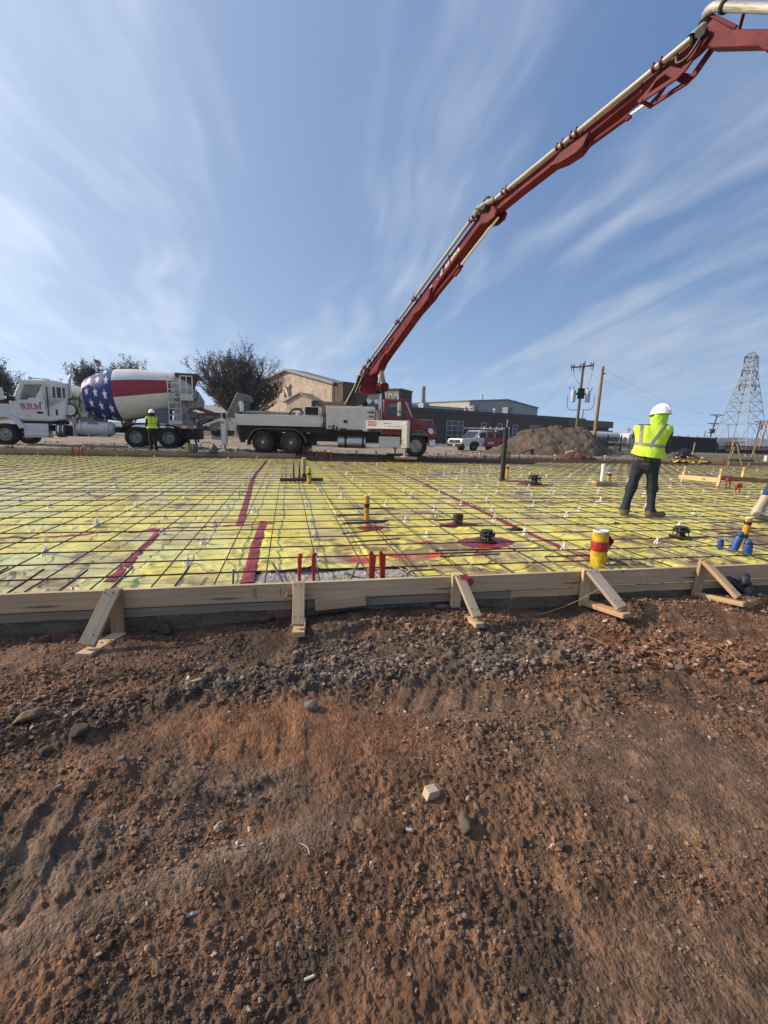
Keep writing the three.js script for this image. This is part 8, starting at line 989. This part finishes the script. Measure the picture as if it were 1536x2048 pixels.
function person({ label, at, turn, pose, res = 120, colours, extra, group }) {
  const t = thing('person', label, 'person', at, turn), p = pose, B = {};
  B.legs = []; for (const s of ['L', 'R']) { const { hip, knee, ankle } = p[s]; B.legs.push([hip, knee, 0.098, 0.068], [knee, ankle, 0.07, 0.056]); }
  B.pelvis = [[[p.hip[0] - 0.075, p.hip[1], p.hip[2]], [p.hip[0] + 0.075, p.hip[1], p.hip[2]], 0.115, 0.115]];
  B.feet = []; for (const s of ['L', 'R']) B.feet.push([p[s].ankle, p[s].heel, 0.05, 0.042], [p[s].heel, p[s].toe, 0.042, 0.036]);
  B.torso = [[p.waist.map((q, k) => q + [-0.06, 0, 0][k]), p.chest.map((q, k) => q + [-0.085, 0, 0][k]), 0.115, 0.12], [p.waist.map((q, k) => q + [0.06, 0, 0][k]), p.chest.map((q, k) => q + [0.085, 0, 0][k]), 0.115, 0.12], [p.shL, p.shR, 0.075, 0.075], [p.waist, p.hip, 0.13, 0.125], [p.chest, p.neck, 0.10, 0.06]];
  B.arms = []; for (const s of ['l', 'r']) { const { sh, el, wr } = p[s]; B.arms.push([sh, el, 0.066, 0.052], [el, wr, 0.053, 0.040]); }
  B.head = [[p.neck, p.head, 0.058, 0.06], [[p.head[0], p.head[1] + 0.03, p.head[2]], [p.head[0], p.head[1] + 0.055, p.head[2]], 0.098, 0.098]];
  const fw = p.face, hd = p.head, F = (f, s, u) => [hd[0] + fw[0] * f - fw[2] * s * -1 * -1 + 0, hd[1] + u, hd[2] + fw[2] * f + fw[0] * s]; const side = [-fw[2], 0, fw[0]], G = (f, s, u) => [hd[0] + fw[0] * f + side[0] * s, hd[1] + u, hd[2] + fw[2] * f + side[2] * s];
  B.face = [[G(0.03, 0, -0.05), G(0.055, 0, -0.075), 0.06, 0.04], [G(0.095, 0, 0.03), G(0.118, 0, -0.01), 0.012, 0.017], [G(0.05, 0.06, 0.0), G(0.05, -0.06, 0.0), 0.045, 0.045], [G(0.0, 0.096, 0.0), G(-0.012, 0.104, 0.03), 0.014, 0.016], [G(0.0, -0.096, 0.0), G(-0.012, -0.104, 0.03), 0.014, 0.016]];
  const hands = [...hand(p.l.wr, p.l.el, 1), ...hand(p.r.wr, p.r.el, -1)], all = [...B.legs, ...B.pelvis, ...B.feet, ...B.torso, ...B.arms, ...B.head, ...B.face];
  const c = [0, 0.95, 0], body = field([...all, ...hands.filter((b) => b[2] > 0.02)], c, 1.08, res, (x, y, z, sd) => sd - (y < 0.86 ? 0.008 * ridge(x * 7 + z * 3, y * 13 + x * 4, 2) + 0.006 * fbm(x * 16, y * 16 + z * 8, 2) : y < 1.46 ? 0.007 * ridge(x * 9 + y * 3, y * 11 + z * 6, 2) : 0), 34); const hl = field(hands.slice(0, hands.length / 2), [p.l.wr[0], p.l.wr[1], p.l.wr[2]], 0.2, 64, null, 110), hr = field(hands.slice(hands.length / 2), [p.r.wr[0], p.r.wr[1], p.r.wr[2]], 0.2, 64, null, 110);
  const k = colours; const sets = [[[...B.legs, ...B.pelvis], k.trousers], [B.feet, k.boots], [[...B.torso, ...B.arms], k.shirt], [[...B.head, ...B.face], k.head ?? skin], [hands, k.hands ?? skin]];
  part('body', [paint(body, sets), paint(hl, [[hands, k.hands ?? skin]]), paint(hr, [[hands, k.hands ?? skin]])], SKIN, t);
  const eye = []; for (const s of [0.035, -0.035]) eye.push(new THREE.SphereGeometry(0.011, 10, 8).translate(...G(0.088, s, 0.03))); part('eyes', eye, M.black, t);
  extra?.(t, B, p, G); return t;
}
function vest(t, B, p, hem, res = 110, o = {}) {
  const torso = [...B.torso, ...B.pelvis.map(([a, b, r]) => [a, b, r + 0.01, r + 0.01])], arms = B.arms.filter((_, i) => i % 2 === 0), c = [p.chest[0], p.chest[1] - 0.25, p.chest[2]], S = 0.52, flare = (y) => 0.030 + (o.flare ?? 0.05) * sstep(p.chest[1] - 0.15, hem(0) - 0.02, y);
  const cut = (x, y, z) => Math.max(hem(x) - y + 0.012 * fbm(x * 14, z * 14, 2), 0.028 - Math.max(-1, sdBones(arms.map(([a, b, r]) => [a.map((q, i) => q + (b[i] - q) * 0.12), b, r, r]), x, y, z)), y - (p.neck[1] + 0.0));
  const shell = (off, thick, more) => field(torso, c, S, res, (x, y, z, sd) => Math.max(sd - flare(y) - off - 0.010 * fbm(x * 9 + 3, y * 6 + z * 5, 3) - 0.006 * ridge(x * 14 + y * 5, y * 9 + z * 4, 2), cut(x, y, z), more ? more(x, y, z) : -1), 34);
  const v = part('vest', shell(0, 0, null), o.mat ?? LIME, t);
  const band = o.band ?? ((x, y) => Math.abs(y - (p.waist[1] + 0.12))), w = o.w ?? 0.026; part('reflective_stripe', shell(0.006, 0, (x, y, z) => Math.min(band(x, y, z) - w, o.straps ? o.straps(x, y, z) - w : 9)), REFLECT, v); return v;
}
{ // the worker walking over the slab, seen from behind
  const A = [4.30, 0.0, -7.76], yaw = Math.atan2(-A[0], -A[2]) + Math.PI;             // local z points back to the camera
  const t = person({ label: 'worker in lime vest, white hard hat and dark jeans walking away over the bars', at: [A[0], 0.03, A[2]], turn: Math.atan2(-A[0], -A[2]), res: 150,
    colours: { trousers: denim, boots: [0.14, 0.10, 0.065], shirt: plaid, head: [0.46, 0.80, 0.035], hands: [0.05, 0.045, 0.04] },
    pose: { hip: [0.02, 0.90, 0], waist: [0.03, 1.06, -0.01], chest: [0.06, 1.33, -0.05], neck: [0.12, 1.50, -0.09], head: [0.15, 1.61, -0.12], face: [-0.78, 0, -0.62], shL: [-0.12, 1.435, -0.05], shR: [0.25, 1.43, -0.08],
      L: { hip: [-0.075, 0.86, 0.0], knee: [-0.155, 0.46, -0.03], ankle: [-0.215, 0.10, 0.06], heel: [-0.215, 0.045, 0.09], toe: [-0.235, 0.04, -0.10] }, R: { hip: [0.115, 0.86, 0.0], knee: [0.155, 0.47, -0.08], ankle: [0.165, 0.10, 0.0], heel: [0.155, 0.045, 0.03], toe: [0.36, 0.045, -0.10] },
      l: { sh: [-0.15, 1.42, -0.06], el: [-0.15, 1.15, -0.20], wr: [0.02, 1.06, -0.36] }, r: { sh: [0.275, 1.40, -0.09], el: [0.315, 1.13, -0.12], wr: [0.17, 1.02, -0.30] } },
    extra: (t, B, p, G) => {
      const v = vest(t, B, p, (x) => 0.985 - 0.10 * (x - 0.1) + 0.07 * sstep(-0.1, -0.2, x) * 0.3, 120, { flare: 0.045, band: (x, y) => Math.abs(y - (1.185 - 0.10 * (x - 0.03))), straps: (x, y, z) => (y > 1.17 ? Math.min(Math.abs(x - (-0.10 + 0.10 * sstep(1.45, 1.2, y) * 0)) , Math.abs(x - 0.02 - 0.55 * (y - 1.17) - 0.02)) : 9) });
      part('vest_print', [[0, 0.10], [-0.03, 0.16]].map(([dy, w], i) => sheet(8, 2, (a, b) => { const x = 0.075 + (a - 0.5) * w, y = 1.445 + dy + (b - 0.5) * 0.012; return [x, y, 0.062 - 0.02 * Math.abs(a - 0.5) - 0.3 * (y - 1.43)]; })), std(0.42, 0.20, 0.02, 0.7), v);
      part('hood', field([[p.neck, [p.head[0], p.head[1] + 0.02, p.head[2]], 0.085, 0.106], [[p.neck[0] - 0.05, p.neck[1] - 0.05, p.neck[2] + 0.01], [p.neck[0] + 0.06, p.neck[1] - 0.06, p.neck[2]], 0.085, 0.085]], [p.head[0], p.head[1] - 0.03, p.head[2]], 0.26, 70, (x, y, z, sd) => Math.max(sd - 0.010 - 0.006 * fbm(x * 20, y * 20 + z * 9, 3), -(Math.hypot(x - G(0.12, 0, 0)[0], (y - p.head[1] - 0.04) * 1.6, z - G(0.12, 0, 0)[2]) - 0.09)), 40), std(0.42, 0.70, 0.07, 0.85), t);
      part('sunglasses', [tube([G(0.01, 0.122, 0.04), G(0.085, 0.104, 0.045), G(0.12, 0.045, 0.04), G(0.125, 0, 0.037), G(0.12, -0.045, 0.04), G(0.085, -0.104, 0.045), G(0.01, -0.122, 0.04)], 0.019, 30, 8)], M.black, t);
      const h = hardHat(t, [p.head[0], p.head[1] + 0.075, p.head[2]], Math.atan2(p.face[0], p.face[2]), 0.10, 0.05); part('hat_sticker', rod([-0.0, 0.07, -0.0], [0.0, 0.07, -0.0], 0.001, 4), M.steelGrey, h);
      part('belt', field([...B.pelvis], [p.hip[0], p.hip[1] + 0.04, p.hip[2]], 0.26, 60, (x, y, z, sd) => Math.max(sd - 0.022, Math.abs(y - p.hip[1] - 0.03) - 0.018), 40), M.blackMatt, t);
      part('shirt_tail', field([...B.pelvis, ...B.torso.slice(3, 4)], [p.hip[0], p.hip[1] + 0.06, p.hip[2]], 0.32, 80, (x, y, z, sd) => Math.max(sd - 0.028 - 0.006 * fbm(x * 14, y * 10, 2), 0.915 - 0.05 * x - y, y - 1.08), 40), (() => { const m = std(1, 1, 1, 0.9); m.vertexColors = true; return m; })(), t); const st = t.children.at(-1).geometry; paint(st, [[[[p.hip, p.hip, 0.1, 0.1]], plaid]]);
      part('boot_sole', ['L', 'R'].map((s) => beam([p[s].heel[0], 0.012, p[s].heel[2]], [p[s].toe[0], 0.012, p[s].toe[2]], 0.085, 0.024)), M.blackMatt, t); } });
}
{ // the worker by the mixer's wheels
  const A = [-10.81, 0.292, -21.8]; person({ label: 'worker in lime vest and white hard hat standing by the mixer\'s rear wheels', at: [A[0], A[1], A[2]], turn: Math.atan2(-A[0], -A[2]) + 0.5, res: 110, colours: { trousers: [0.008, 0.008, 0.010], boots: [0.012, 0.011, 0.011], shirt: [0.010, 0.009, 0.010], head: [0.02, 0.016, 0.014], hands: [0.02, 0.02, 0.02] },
    pose: { hip: [0, 0.90, 0], waist: [0, 1.06, 0], chest: [0, 1.33, -0.02], neck: [0.02, 1.50, -0.03], head: [0.03, 1.60, -0.04], face: [0.3, 0, -0.95], shL: [-0.17, 1.43, -0.02], shR: [0.17, 1.43, -0.02], L: { hip: [-0.10, 0.86, 0], knee: [-0.11, 0.47, -0.03], ankle: [-0.12, 0.09, 0.02], heel: [-0.12, 0.045, 0.05], toe: [-0.14, 0.04, -0.15] }, R: { hip: [0.10, 0.86, 0], knee: [0.12, 0.47, -0.03], ankle: [0.12, 0.09, 0.02], heel: [0.12, 0.045, 0.05], toe: [0.15, 0.04, -0.15] }, l: { sh: [-0.19, 1.41, -0.02], el: [-0.22, 1.13, -0.08], wr: [-0.12, 0.98, -0.26] }, r: { sh: [0.19, 1.41, -0.02], el: [0.24, 1.12, 0.02], wr: [0.22, 0.88, -0.08] } },
    extra: (t, B, p, G) => { vest(t, B, p, () => 0.97, 90, { flare: 0.03, straps: (x, y) => (y > 1.1 ? Math.min(Math.abs(x + 0.10), Math.abs(x - 0.10)) : 9), w: 0.02 }); hardHat(t, [p.head[0], p.head[1] + 0.08, p.head[2]], Math.atan2(p.face[0], p.face[2]), 0, 0); } });
}
{ // someone stepping out of the right edge: jeans and pale rubber boots
  const F = [6.342, 0.02, -7.697], A = [F[0] + 0.30, 0.02, F[2] - 0.05]; person({ label: 'person in blue jeans and pale rubber boots, mostly outside the right edge', at: A, turn: Math.atan2(-A[0], -A[2]) - 0.25, res: 120, colours: { trousers: [0.02, 0.045, 0.13], boots: [0.42, 0.38, 0.29], shirt: [0.06, 0.06, 0.07], head: skin },
    pose: { hip: [0.02, 0.90, 0], waist: [0.04, 1.06, -0.02], chest: [0.08, 1.33, -0.05], neck: [0.10, 1.50, -0.06], head: [0.11, 1.60, -0.07], face: [0.6, 0, -0.8], shL: [-0.09, 1.43, -0.05], shR: [0.25, 1.43, -0.05], L: { hip: [-0.08, 0.86, 0], knee: [-0.16, 0.47, 0.0], ankle: [-0.27, 0.12, 0.06], heel: [-0.27, 0.05, 0.10], toe: [-0.10, 0.045, 0.02] }, R: { hip: [0.12, 0.86, 0], knee: [0.28, 0.50, -0.04], ankle: [0.32, 0.10, 0.0], heel: [0.31, 0.05, 0.03], toe: [0.46, 0.045, -0.06] }, l: { sh: [-0.11, 1.41, -0.05], el: [-0.04, 1.12, 0.06], wr: [0.12, 0.98, -0.1] }, r: { sh: [0.27, 1.41, -0.05], el: [0.36, 1.13, -0.02], wr: [0.34, 0.92, -0.16] } },
    extra: (t, B, p) => { part('rubber_boot', field([...B.legs.filter((_, i) => i % 2), ...B.feet], [0, 0.28, 0], 0.56, 110, (x, y, z, sd) => Math.max(sd - 0.016, y - 0.40 - 0.02 * fbm(x * 9, z * 9, 2)), 40), std(0.46, 0.43, 0.34, 0.5, 0, { map: rep(T_GRIME, 3) }), t); hardHat(t, [p.head[0], p.head[1] + 0.08, p.head[2]], Math.atan2(p.face[0], p.face[2]), 0, 0); } });
}
{ // the operator sitting in the pump truck's cab
  const inv = new THREE.Vector3(6.32, 1.42, -0.62).applyAxisAngle(new THREE.Vector3(0, 1, 0), PUMP_TURN).add(new THREE.Vector3(PB[0], 0.23, PB[2])); const a = [inv.x, inv.y - 0.62, inv.z];
  person({ label: 'operator with lime shoulder stripe sitting in the red pump truck cab', at: a, turn: PUMP_TURN - Math.PI / 2 + Math.PI, res: 90, colours: { trousers: [0.01, 0.012, 0.02], boots: [0.01, 0.01, 0.01], shirt: [0.012, 0.012, 0.014], head: [0.10, 0.06, 0.045] },
    pose: { hip: [0, 0.62, 0.05], waist: [0, 0.78, 0.08], chest: [0, 1.06, 0.05], neck: [0, 1.22, 0.02], head: [0, 1.32, 0.0], face: [0, 0, -1], shL: [-0.17, 1.15, 0.04], shR: [0.17, 1.15, 0.04], L: { hip: [-0.09, 0.60, 0], knee: [-0.12, 0.60, -0.40], ankle: [-0.12, 0.20, -0.44], heel: [-0.12, 0.16, -0.42], toe: [-0.12, 0.15, -0.60] }, R: { hip: [0.09, 0.60, 0], knee: [0.12, 0.60, -0.40], ankle: [0.12, 0.20, -0.44], heel: [0.12, 0.16, -0.42], toe: [0.12, 0.15, -0.60] }, l: { sh: [-0.19, 1.13, 0.03], el: [-0.21, 0.86, -0.04], wr: [-0.14, 0.88, -0.28] }, r: { sh: [0.19, 1.13, 0.03], el: [0.21, 0.86, -0.04], wr: [0.14, 0.88, -0.28] } },
    extra: (t, B, p) => { vest(t, B, p, () => 0.74, 80, { flare: 0.0, mat: std(0.02, 0.022, 0.02, 0.8), straps: (x, y) => Math.min(Math.abs(x + 0.13), Math.abs(x - 0.13)), w: 0.03 }).children[0].material = LIMEPALE; hardHat(t, [0, p.head[1] + 0.08, 0], Math.PI, 0, 0, M.blackMatt); } });
}


scene.traverse((o) => { if (o.isMesh) { o.castShadow = true; o.receiveShadow = true; } });
renderer.render(scene, camera);
